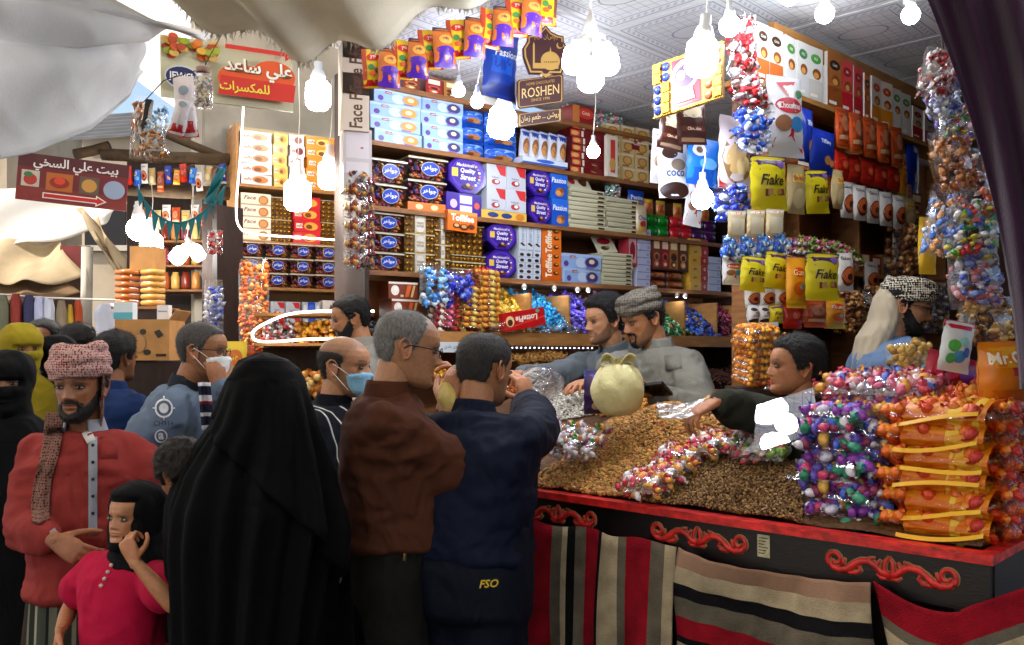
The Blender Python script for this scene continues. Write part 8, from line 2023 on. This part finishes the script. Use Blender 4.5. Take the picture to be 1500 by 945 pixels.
for i, (px, py, d) in enumerate(((806, 668, 3.22), (832, 670, 3.26), (842, 652, 3.32), (804, 648, 3.34))):
 put_bag(bag_meshes('mixed_line', .17, .13, .06, ['#c8b8c0', '#3a8a3a', '#d8c8d0', '#8a3a6a', '#e4a040', '#d8d8e0'], 80, .016, seed=95, fill=.93), frame(P(px, py, d), -UX) @ Matrix.Rotation(R(-60), 4, 'X'), 'bag of pale mixed sweets at the elbow of the navy tracksuit, %s' % ACR[i], group='mixed bags at the counter end')
# white shopping bag under the reaching seller's hand
b = MB(); b.grid(lambda u, v: P(790 + 34 * math.cos(2 * math.pi * u) * math.sin(math.pi * min(.98, .05 + v)) ** .6 * (1 + .12 * math.sin(u * 31 + v * 5)), 600 - 62 * (1 - v) ** .8, 3.9 + .07 * math.sin(2 * math.pi * u)), 40, 22, film('white_bag_film', (.95, .95, .97), base=.35, edge=.8, rough=.2, scale=30, strength=.9), closed_u=True)
o = b.build('carrier_bag'); tag(o, 'crumpled white see-through carrier bag under the reaching hand', 'bag')
# stacks of flat bags at the near corner
MX = ['#5a4ab0', '#8a3aa8', '#3a5ac8', '#c8c4d8', '#2a8a6a', '#c83a6a', '#d8a848', '#e4e4ec', '#7a1c4a']
BG = [bag_meshes('corner_%d' % k, .26, .20, .056, MX[k:] + MX[:k + 2], 130, .021, seed=100 + k, fill=.94) for k in range(3)]
for i in range(7):
 put_bag(BG[i % 3], CM(1222 + random.uniform(-13, 13), .05 + .012 * i + random.uniform(-.02, .02), 1.135 + .047 * i, -84 + random.uniform(-6, 6), random.uniform(-16, 16)), 'flat bag of purple and silver sweets on the counter corner, %s' % ('bottom' if i == 0 else ORD[6 - i]), group='stacked bags of mixed sweets')
BIG = bag_meshes('corner_big', .40, .26, .10, ['#c83a50', '#d86a8a', '#e8a8b0', '#4a68c8', '#e0a040', '#e8e4e8', '#a82c3a'], 300, .021, seed=110, fill=.95)
put_bag(BIG, CM(1268, .30, 1.475, -80), 'large bag of pink and orange sweets on top of the mixed stack'); put_bag(BIG, CM(1275, .30, 1.405, -82), 'large bag of red sweets under the topmost mixed bag', scale=(.95, 1, .8))
cbox('display_riser', .22, .62, .33, .62, 1.0, 1.38, WOOD_D)
OF = film('orange_film', (1, .74, .36), base=.06, edge=.35, rough=.12, scale=40, strength=.7)
OB = bag_meshes('orange_bag', .34, .26, .082, ['#c82c1c', '#d84a20', '#b8281c', '#e88a20', '#e0a030', '#d86a18'], 190, .022, seed=120, fill=.93, flm=OF)
SEAL = mat('yellow_seal', '#dca41c', .4, .4); LAB = mat('amber_label', '#cf7a12', .25, .5, bump=(40, .4))
for i in range(6):
 o = put_bag(OB, CM(1372 + random.uniform(-6, 6), .055 + .008 * i, 1.14 + .058 * i, -86 + random.uniform(-2, 3), random.uniform(-4, 4)), 'amber bag of red sweets with yellow seal at the near corner, %s' % ('bottom' if i == 0 else ORD[5 - i]), group='stacked amber bags')
 def wrap(u, v, x0, x1, k=1.13):
  a = 2 * v - 1; t = abs(a) * .42; y = .041 * k * math.sin(math.pi * max(t, 1e-4)) ** .5 * (1 + .05 * math.sin(u * 11 + i)); return (x0 + (x1 - x0) * u, -y if a > 0 else y, .26 * (.03 + .90 * t) - .004)
 b = MB(); b.grid(lambda u, v: wrap(u, v, -.095, .115), 10, 12, LAB); b.build('label', o, True)
 b = MB(); b.grid(lambda u, v: wrap(u, v, .02, .10, 1.17), 6, 12, pm_('#d8b83c', .3)); b.build('label_stripe', o, True)
 b = MB(); b.grid(lambda u, v: (-.11 + .215 * u, .010 * math.sin(u * 3 + i * 1.7) + .018 + .010 * v - .024 * u + .01 * math.sin(i * 2.3), -.006 - .012 * math.sin(math.pi * u) ** .5 - .008 * v), 12, 1, SEAL, False); b.build('seal', o, True)
for i in range(5):
 put_bag(OB, CM(1462, .36, 1.15 + .075 * i, -84, 30 + random.uniform(-8, 8)), 'amber bag of yellow sweets round the corner, %s' % ('bottom' if i == 0 else ORD[4 - i]), group='amber bags on the side of the counter', scale=(.7, 1.1, .8))
hp_ = np.random.default_rng(9); n = 260
o = link('sweet_heap', scatter('sweet_heap', np.array([CP(.02 + .34 * hp_.random(), .52 + .30 * hp_.random(), 1.44 + .10 * hp_.random()) for _ in range(n)]), .022, ['#8a1c6a', '#b82c4a', '#4a3ac8', '#d84a2c', '#2a8ac8', '#d8688a', '#6a2ca8'], TWIST, None, 9)); tag(o, 'loose heap of violet and red foil sweets behind the amber bags', 'sweets', kind='stuff')
cbox('display_riser', -.05, .40, .50, .86, 1.0, 1.43, WOOD_D)
put_bag(bag_meshes('net_nut', .17, .16, .08, ['#a8843c', '#b89448', '#98742c', '#c8a458'], 170, .012, ICO1, 11, .95, MATTEC), frame(P(1352, 566, 2.95), FX(10)) @ Matrix.Rotation(R(-18), 4, 'X') @ Matrix.Rotation(R(-14), 4, 'Y'), 'tilted clear pack of round tan nuts before the blue shirt', 'nut_bag', 'nut bag')
hang(1432, 1512, 500, 600, 2.45, lambda w, h, d: pouch('orange_brand_pouch', w, h, d, '#d87a10', [('r', 0, .62, 1, .95, '#d89a1c'), ('t', 'Mr.CO', .5, .76, .18, '#f0e4d0', {'w': .8, 'bold': .03}), ('r', .45, .5, .9, .62, '#b81c1c'), ('t', '125', .68, .56, .07, '#f0e0d0', {'w': .3}), ('r', 0, 0, 1, .3, '#c8640c')]), 'orange printed pouch at the right edge of the picture', 8, -2, dep=.1, group=None)
hang(1450, 1500, 592, 668, 2.5, bag_meshes('rb_or', .2, .24, .1, ['#c83a2c', '#d86a3a', '#e0b84a', '#a81c3a'], 110, .018, seed=130), 'clear bag of red and gold sweets at the right edge', 8, group=None)
hang(1370, 1420, 470, 545, 2.62, lambda w, h, d: pouch('red_header_bag', w, h, d, '#c8d4d8', [('r', 0, .84, 1, 1, '#b81424'), ('e', .3, .5, .18, .12, '#4aa84a'), ('e', .6, .6, .16, .1, '#8ac8c0'), ('e', .5, .3, .2, .12, '#3a8ac8'), ('e', .7, .4, .12, .1, '#2a5ab8'), ('e', .25, .25, .14, .1, '#3a9a5a')], rough=.2), 'pale bag with red header and green sweets by the curtain cord', 8, 10, group=None)
hang(1345, 1440, 520, 575, 2.75, lambda w, h, d: pouch('red_twist_bag', w, h, d, '#a8142c', [('e', .3, .5, .2, .2, '#c82c4a'), ('e', .7, .5, .2, .2, '#7a1c8a')], rough=.2), 'shiny red pouch lying behind the amber stack', 8, 14, group=None)
# ================================================================== the lane at the left
def slab(name, pix, d0, d1, m, label, cat, th=.05, zlo=None):
 """upright panel between two picture columns at two depths"""
 (x0, y0), (x1, y1) = pix; a, c = P(x0, y1, d0), P(x1, y1, d1); zt_ = P(x0, y0, d0).z; zb = a.z if zlo is None else zlo
 x = Vector((c.x - a.x, c.y - a.y, 0)); b = MB(); b.box(0, x.length, 0, th, 0, zt_ - zb, m)
 o = b.build(name); o.matrix_basis = frame((a.x, a.y, zb), x); tag(o, label, cat); return o
PALE = mat('limewash', '#bdb2a0', .9, noise=(2, .25), bump=(8, .4))
slab('plaster_wall', ((285, -160), (700, 500)), 7.4, 8.6, PALE, 'pale plaster wall behind the lit bay', 'wall', .2, 0)
slab('stone_wall', ((300, 120), (352, 560)), 6.6, 6.7, PLASTER, 'stained grey plaster pier above the dark doorway', 'wall', .3, 2.9)
slab('plank_door', ((318, 300), (356, 560)), 6.15, 6.3, WOOD_D, 'dark brown wooden doorway planks beside the lit shelves', 'door', .06, 0)
slab('plank_partition', ((1385, 100), (1640, 600)), 5.4, 3.0, WOOD_D, 'dark plank partition closing the right end of the stall', 'wall', .04, 0)
for i, (x0, x1, y0, d, m, lab) in enumerate(((-260, 10, 150, 15, STONE, 'tall tan stone house at the far end of the lane, left'), (-60, 150, 330, 17, PALE, 'low pale house at the far end of the lane'), (120, 330, 200, 13, STONE, 'tan stone house behind the dark neighbouring stall'))):
 e = empty('house', P((x0 + x1) / 2, 520, d)); tag(e, lab, 'building')
 a, c = P(x0, y0, d), P(x1, y0, d); b = MB(); b.box(a.x, c.x, d, d + 3, 0, a.z, m); b.build('wall', e)
 b = MB(); b.box(a.x - .1, c.x + .1, d - .1, d + 3.1, a.z, a.z + .15, PALE); b.build('roof', e)
 for k in range(3):
  x = a.x + (c.x - a.x) * (k + .5) / 3; z = a.z - 1.6
  b = MB(); b.box(x - .3, x + .3, d - .02, d + .01, z, z + 1.0, BLACKWOOD); w_ = b.build('window', e)
  b = MB(); b.box(x - .36, x + .36, d - .06, d - .022, z - .08, z, PALE); b.build('sill', w_)
# neighbouring dark stall
ns = empty('neighbour_stall', P(265, 560, 7.0)); tag(ns, 'dark neighbouring stall with rough beams and shelves of jars', 'stall')
def nbox(name, x0, x1, y0, y1, d, th, m, dy=0):
 a, c = P(x0, y0, d), P(x1, y1, d); b = MB(); b.box(a.x, c.x, d, d + th, c.z, a.z, m); return b.build(name, ns)
nbox('back_wall', 186, 345, 235, 640, 7.6, .05, WOOD_D); nbox('side_wall', 296, 322, 280, 640, 6.7, .7, WOOD_D)
for k, (x0, y0, x1, y1, r) in enumerate(((150, 226, 345, 234, .045), (178, 276, 345, 284, .05), (205, 180, 330, 232, .03), (110, 226, 160, 214, .04), (190, 262, 285, 246, .025))):
 b = MB(); b.tube([P(x0, y0, 6.5), P((x0 + x1) / 2, (y0 + y1) / 2 + 1, 6.5), P(x1, y1, 6.5)], r, mat('weathered_beam', '#54422e', .9, noise=(12, .4), bump=(30, .5)), 8); b.build('beam', ns)
def corr(u, v): return P(70 + 150 * u, 208 - 32 * v - 10 * u, 6.4 + .9 * v) + Vector((0, 0, .02 * math.sin(v * 40)))
b = MB(); b.grid(corr, 6, 60, mat('zinc_sheet', '#6a6c70', .5, metal=.4, noise=(4, .4))); b.build('zinc_roof', ns)
for k in range(3):
 nbox('shelf', 205, 298, 352 + k * 36, 355 + k * 36, 7.2, .3, WOOD)
 for i in range(6):
  M = Matrix.Translation(P(212 + i * 15, 352 + k * 36, 7.3)); c = ['#a8542c', '#c89a4a', '#7a2c1c', '#b87a3a', '#8a3a4a', '#d8b870'][(i + k * 2) % 6]
  b = MB(); b.lathe([(.032, 0), (.036, .02), (.036, .10), (.026, .12), (.026, .14)], pm_(c, .2), 12, M); o = b.build('sweet_jar'); tag(o, '%s jar in the dark neighbouring stall, %s on the %s shelf' % (['amber', 'honey', 'maroon', 'tan', 'plum', 'straw'][(i + k * 2) % 6], ACR[i], ('upper', 'middle', 'lower')[k]), 'jar', 'jars in the neighbouring stall')
for i, (px, py, r, kd, L) in enumerate(((203, 336, .085, 'round', 30), (222, 360, .08, 'jar', 30), (262, 374, .055, 'jar', 30), (288, 370, .05, 'jar', 12))):
 lamp(px, py, 6.4, r, ('round glaring bulb highest in the dark stall', 'jar shaped bulb below the round one in the dark stall', 'white tube bulb in the middle of the dark stall', 'dimmer tube bulb by the doorway of the dark stall')[i], kd, L, (1, .96, .9), tilt=(0, 0, 40, -35)[i], up=P(px + (0, 0, 20, -4)[i], 270, 6.4), group='bulbs of the neighbouring stall')
TEAL = mat('teal_cloth', '#0f5a62', .85); gl = empty('bunting', P(265, 300, 6.2)); tag(gl, 'teal bunting of small flags sagging across the dark stall', 'bunting')
pts = [P(200 + 130 * t, 268 + 62 * (4 * t * (1 - t)) ** .9 * (1 - .25 * t) + 4, 6.2) for t in np.linspace(0, 1, 13)]
b = MB(); b.tube(pts, .006, TEAL, 5); b.build('string', gl)
for i in range(12):
 a, c = pts[i], pts[i + 1]; b = MB(); b.add([a, c, (a + c) / 2 - Vector((0, .02, .10 + .03 * (i % 3)))], [(0, 1, 2)], TEAL); q = b.build('flag', gl); solidify(q, .003)
b = MB(); b.grid(lambda u, v: P(318 + 14 * u - 20 * v, 246 + 52 * v, 6.1 + .03 * math.sin(u * 6 + v * 9)), 8, 12, TEAL); q = b.build('loose_end', gl); solidify(q, .004)
# tan sheets and white canvas over the far lane
def sheet(label, c4, d4, m, sag=.1, name='canvas_awning'):
 def fn(u, v):
  q = [P(*c4[k], d4[k]) for k in range(4)]; p_ = (q[0] * (1 - u) + q[1] * u) * (1 - v) + (q[3] * (1 - u) + q[2] * u) * v
  return p_ + Vector((0, .08 * math.sin(u * 9 + v * 5), -sag * math.sin(math.pi * u) * (.4 + v) + .03 * math.sin(u * 14)))
 b = MB(); b.grid(fn, 24, 14, m); o = b.build(name); solidify(o, .006); tag(o, label, 'awning', 'canvas awnings over the lane')
WC = canvas('bright_canvas', '#efece6', .6, (2, .08))
sheet('bright white canvas under the maroon sign', [(-120, 250), (190, 300), (150, 330), (-120, 352)], (9, 9, 8.5, 8.5), WC)
sheet('tan canvas hanging over the far clothes stall', [(-60, 352), (86, 352), (120, 408), (-60, 398)], (8.6, 8.6, 8, 8), TARP_T, .05)
sheet('tan canvas strip sloping down beside the cardboard', [(112, 306), (140, 318), (186, 392), (176, 402)], (8.2, 8.2, 7.6, 7.6), TARP_T, .02)
slab('shutter', ((88, 360), (130, 396)), 8.3, 8.3, mat('maroon_shutter', '#7a2c2a', .7, noise=(6, .2)), 'small maroon shutter panel above the clothes', 'panel', .04)
b = MB(); b.tube([P(128, 362, 8.0), P(124, 640, 8.0)], .05, PLASTER, 10); o = b.build('post'); tag(o, 'pale round post beside the hanging clothes', 'post')
slab('cloth_wall', ((20, 400), (118, 640)), 9.2, 9.2, mat('brown_stall_back', '#4a3228', .8, noise=(4, .3)), 'brown back wall of the clothes stall', 'wall', .05, 0)
def garment(px0, px1, py0, py1, d, rgb, label, seed):
 def fn(u, v):
  a = 2 * math.pi * u; w = (px1 - px0) / 2 * (.55 + .45 * min(1, v * 4)) * (1 + .06 * math.sin(v * 6 + seed));
  return P((px0 + px1) / 2 + w * math.cos(a) * (1 + .12 * math.sin(5 * a + seed)), py0 + (py1 - py0) * v, d + .06 * math.sin(a))
 b = MB(); b.grid(fn, 40, 14, cloth_mat('garment_' + rgb[1:], rgb), closed_u=True); o = b.build('garment'); tag(o, label, 'garment', 'clothes hung at the far stall')
for i, (a, e, y0, y1, rgb, lab) in enumerate(((33, 52, 432, 500, '#3a3c58', 'dark slate blue trousers'), (48, 66, 434, 502, '#b8bcd8', 'pale lilac shirt'), (62, 80, 436, 498, '#c8ccdc', 'white shirt beside the lilac one'), (82, 98, 440, 500, '#8a7c68', 'tan jacket'), (98, 108, 446, 505, '#b89a3a', 'mustard scarf'), (108, 121, 438, 498, '#a8482c', 'orange and green patterned scarf'), (140, 172, 444, 488, '#c4c8d8', 'white gown by the carton'))):
 garment(a, e, y0, y1, 7.6 if i < 6 else 6.2, rgb, lab + ' hanging at the far clothes stall', i)
b = MB(); b.tube([P(-40, 428, 7.7), P(60, 436, 7.7), P(175, 440, 6.4)], .008, WCORD, 6); o = b.build('clothes_line'); tag(o, 'pale line carrying the hanging clothes', 'line')
# carton with dark printed spots on a stand
cb = empty('cardboard_carton', P(212, 528, 4.6)); tag(cb, 'open brown cardboard carton printed with dark spots', 'carton')
a, c = P(168, 528, 4.6), P(248, 528, 4.6); hh = P(0, 468, 4.6).z - a.z; wd = c.x - a.x
b = MB(); b.box(0, wd, 0, .22, 0, hh, CARD); shapes(b, lambda u, v, L: (wd * u, -.0008 * L, hh * v), [('e', .2, .62, .05, .07, '#241c18'), ('e', .52, .70, .06, .07, '#241c18'), ('p', [(.72, .70), (.82, .76), (.90, .62), (.80, .54)], '#241c18'), ('e', .60, .2, .07, .07, '#241c18'), ('e', .45, .42, .13, .24, '#8a6236'), ('e', .45, .42, .12, .22, '#b07e48'), ('r', .76, .1, .95, .16, '#241c18')], wd / hh)
o = b.build('box', cb); setw(o, frame(a, (1, 0, 0)))
b = MB(); b.add([(wd, 0, hh), (wd, .22, hh), (wd + .035, .22, hh + .05), (wd + .035, 0, hh + .05)], [(0, 1, 2, 3)], CARD); o = b.build('flap', cb); setw(o, frame(a, (1, 0, 0))); solidify(o, .005)
b = MB(); b.box(a.x - .1, c.x + .1, 4.62, 4.9, 0, a.z - .004, WOOD_D); o = b.build('stand'); tag(o, 'dark stand carrying the spotted carton', 'stand')
for c in range(2):
 for i in range(6):
  q = P(170 + 38 * c, 444 - i * 9, 5.2); b = MB(); w = P(170 + 36 * c + 34, 444, 5.2).x - P(170 + 36 * c, 444, 5.2).x
  b.tube([q, q + Vector((w * .5, -.02, .0)), q + Vector((w, 0, 0))], [.014, .019, .014], pm_(('#b8682c', '#c8984c')[c], .25), 10); o = b.build('sweet_roll'); tag(o, '%s roll of wrapped sweets on the carton stall, %s' % (('copper', 'golden')[c], 'bottom' if i == 0 else ORD[5 - i]), 'packet', 'rolls of wrapped sweets')
a, c = P(166, 448, 5.15), P(240, 448, 5.15); b = MB(); b.box(a.x, c.x, 5.12, 5.4, a.z - .02, a.z - .004, WOOD); o = b.build('plank'); tag(o, 'plank carrying the rolls of wrapped sweets', 'plank')
a, c = P(190, 396, 5.2), P(228, 398, 5.2); b = MB(); b.box(a.x, c.x, 5.2, 5.35, c.z, c.z + .15, CARD); o = b.build('carton'); tag(o, 'plain brown carton over the rolls of sweets', 'carton')
put(carton('blue_white_carton', .10, .09, .06, '#c8d4dc', [('r', 0, 0, 1, .4, '#4aa0b8')]), frame(P(184, 468, 4.7), (1, 0, 0)), 'small pale blue and white box on the spotted carton', 'small_box', 'carton', None); put(carton('white_carton', .06, .075, .05, '#d4d4d8', [('r', .1, .5, .9, .6, '#8a90a0')]), frame(P(241, 468, 4.7), (1, 0, 0)), 'small white box on the spotted carton', 'small_box', 'carton', None)
# things dangling before the shop sign
PB = bag_meshes('toy_bag', .10, .17, .05, ['#8ab8d8', '#c8dce8', '#4a88b8'], 70, .012, seed=140); TB = bag_meshes('tan_bag', .10, .16, .05, ['#b87a3c', '#d89a5a', '#8a5a2c'], 70, .012, seed=141)
hang(212, 240, 150, 210, 3.3, PB, 'clear bag of pale blue trinkets before the sign', 10, 8, group='bags dangling at the sign'); hang(216, 250, 186, 236, 3.28, TB, 'clear bag of tan wafers below the blue trinkets', 10, -14, group='bags dangling at the sign'); hang(190, 212, 140, 232, 3.35, TB, 'narrow clear bag of brown sweets left of the trinkets', 10, 4, group='bags dangling at the sign')
b = MB(); b.box(-.012, .012, -.008, .008, 0, .17, BLACK, frame(P(210, 212, 3.32), (1, 0, 0)) @ Matrix.Rotation(R(8), 4, 'Y')); o = b.build('black_case'); tag(o, 'slim black boxed gift hanging between the bags', 'box')
RWB = lambda w, h, d: pouch('red_white_bag', w, h, d, '#d4ccd0', [('r', 0, 0, 1, .25, '#b81c24'), ('p', [(.1, .5), (.9, .62), (.9, .42), (.1, .3)], '#c83a40'), ('e', .5, .75, .25, .08, '#8a98a8')])
hang(246, 270, 138, 198, 3.2, RWB, 'crumpled red and white bag hanging before the sign, left', 10, 14, group='bags dangling at the sign'); hang(262, 291, 112, 202, 3.22, RWB, 'crumpled red and white bag hanging before the sign, right', 10, -5, group='bags dangling at the sign')
put_jar(jar('jar_sign', .034, .145, ['#b89a6a', '#c8c0c8', '#8a7a9a', '#d8c8a0'], 12, '#8a6a60'), Matrix.Translation(P(298, 158, 3.15)), 'clear plastic jar with pinkish lid hanging before the sign')
b = MB(); b.tube([P(210, 150, 3.3), P(240, 118, 3.2), P(298, 100, 3.15), P(330, 40, 3.2)], .002, CORD, 5); o = b.build('cord'); tag(o, 'thin cord holding the bags and jar before the sign', 'cord')
put_bag(bag_meshes('door_bag', .13, .40, .08, ['#2a4ac0', '#c8ccd4', '#8a98c8', '#e0e0e4'], 150, .018, seed=143), frame(P(313, 498, 5.9), FX(0)), 'tall bag of blue and silver sweets hanging at the dark doorway')
put_bag(bag_meshes('door_bag2', .10, .16, .05, ['#b83a3a', '#d8d0d0', '#8a2a2a'], 70, .014, seed=144), frame(P(315, 372, 5.9), FX(0)), 'bunch of red and white sweets hanging high at the doorway')
hang(330, 362, 500, 560, 4.3, lambda w, h, d: pouch('yellow_carrier', w, h, d, '#d8b828', [('e', .5, .6, .35, .2, '#c8641c')]), 'yellow and orange packet between the masked man and the cloak', 5, group=None); hang(318, 372, 505, 530, 4.6, ORB, 'orange foil packet behind the yellow one', 5, group=None)
heap_ = np.random.default_rng(3); o = link('snack_heap', scatter('snack_heap', np.stack([heap_.uniform(-1.5, -1.1, 300), heap_.uniform(4.5, 4.9, 300), heap_.uniform(1.15, 1.34, 300)], 1), .02, ['#c8a08a', '#d8c0b0', '#b86a4a', '#e0b050'], TWIST, None, 2)); tag(o, 'tray of wrapped snacks behind the masked man', 'snacks', kind='stuff')
for i in range(16):
 px = 150 + i * 11.5; y = 240 + (i * 7) % 5 * 3; f = (ORB, GLX, RDP, NAV, SNP, BLP, GUM)[(i * 3) % 7]
 hang(px, px + 10, y, y + 22 + (i * 5) % 9, 6.42, f, 'small packet hanging from the beams of the dark stall, %s from left' % (ACR + ['eleventh', 'twelfth', 'thirteenth', 'fourteenth', 'fifteenth', 'sixteenth'])[i], 0, random.uniform(-6, 6), group='packets hanging from the beams')
for i in range(9):
 px = 196 + i * 14; hang(px, px + 12, 300 + (i % 3) * 4, 326 + (i % 3) * 5, 7.0, (GLX, ORB, SNP)[i % 3], 'dim packet inside the dark stall, %s from left' % ACR[i], 0, group='packets inside the dark stall')
sheet('brown canvas over the clothes, below the tan one', [(-60, 398), (84, 402), (112, 432), (-60, 426)], (8.4, 8.4, 7.9, 7.9), canvas('brown_canvas', '#7a6248', .25, (3, .3)), .04)
for i, (a, e, y0, y1, rgb, lab) in enumerate(((-30, -8, 430, 505, '#4a3a30', 'brown coat'), (-6, 14, 432, 500, '#6a6c58', 'olive coat'), (14, 32, 430, 500, '#8a3a34', 'brick red shirt'))): garment(a, e, y0, y1, 7.6, rgb, lab + ' hanging at the left end of the far clothes line', 11 + i)
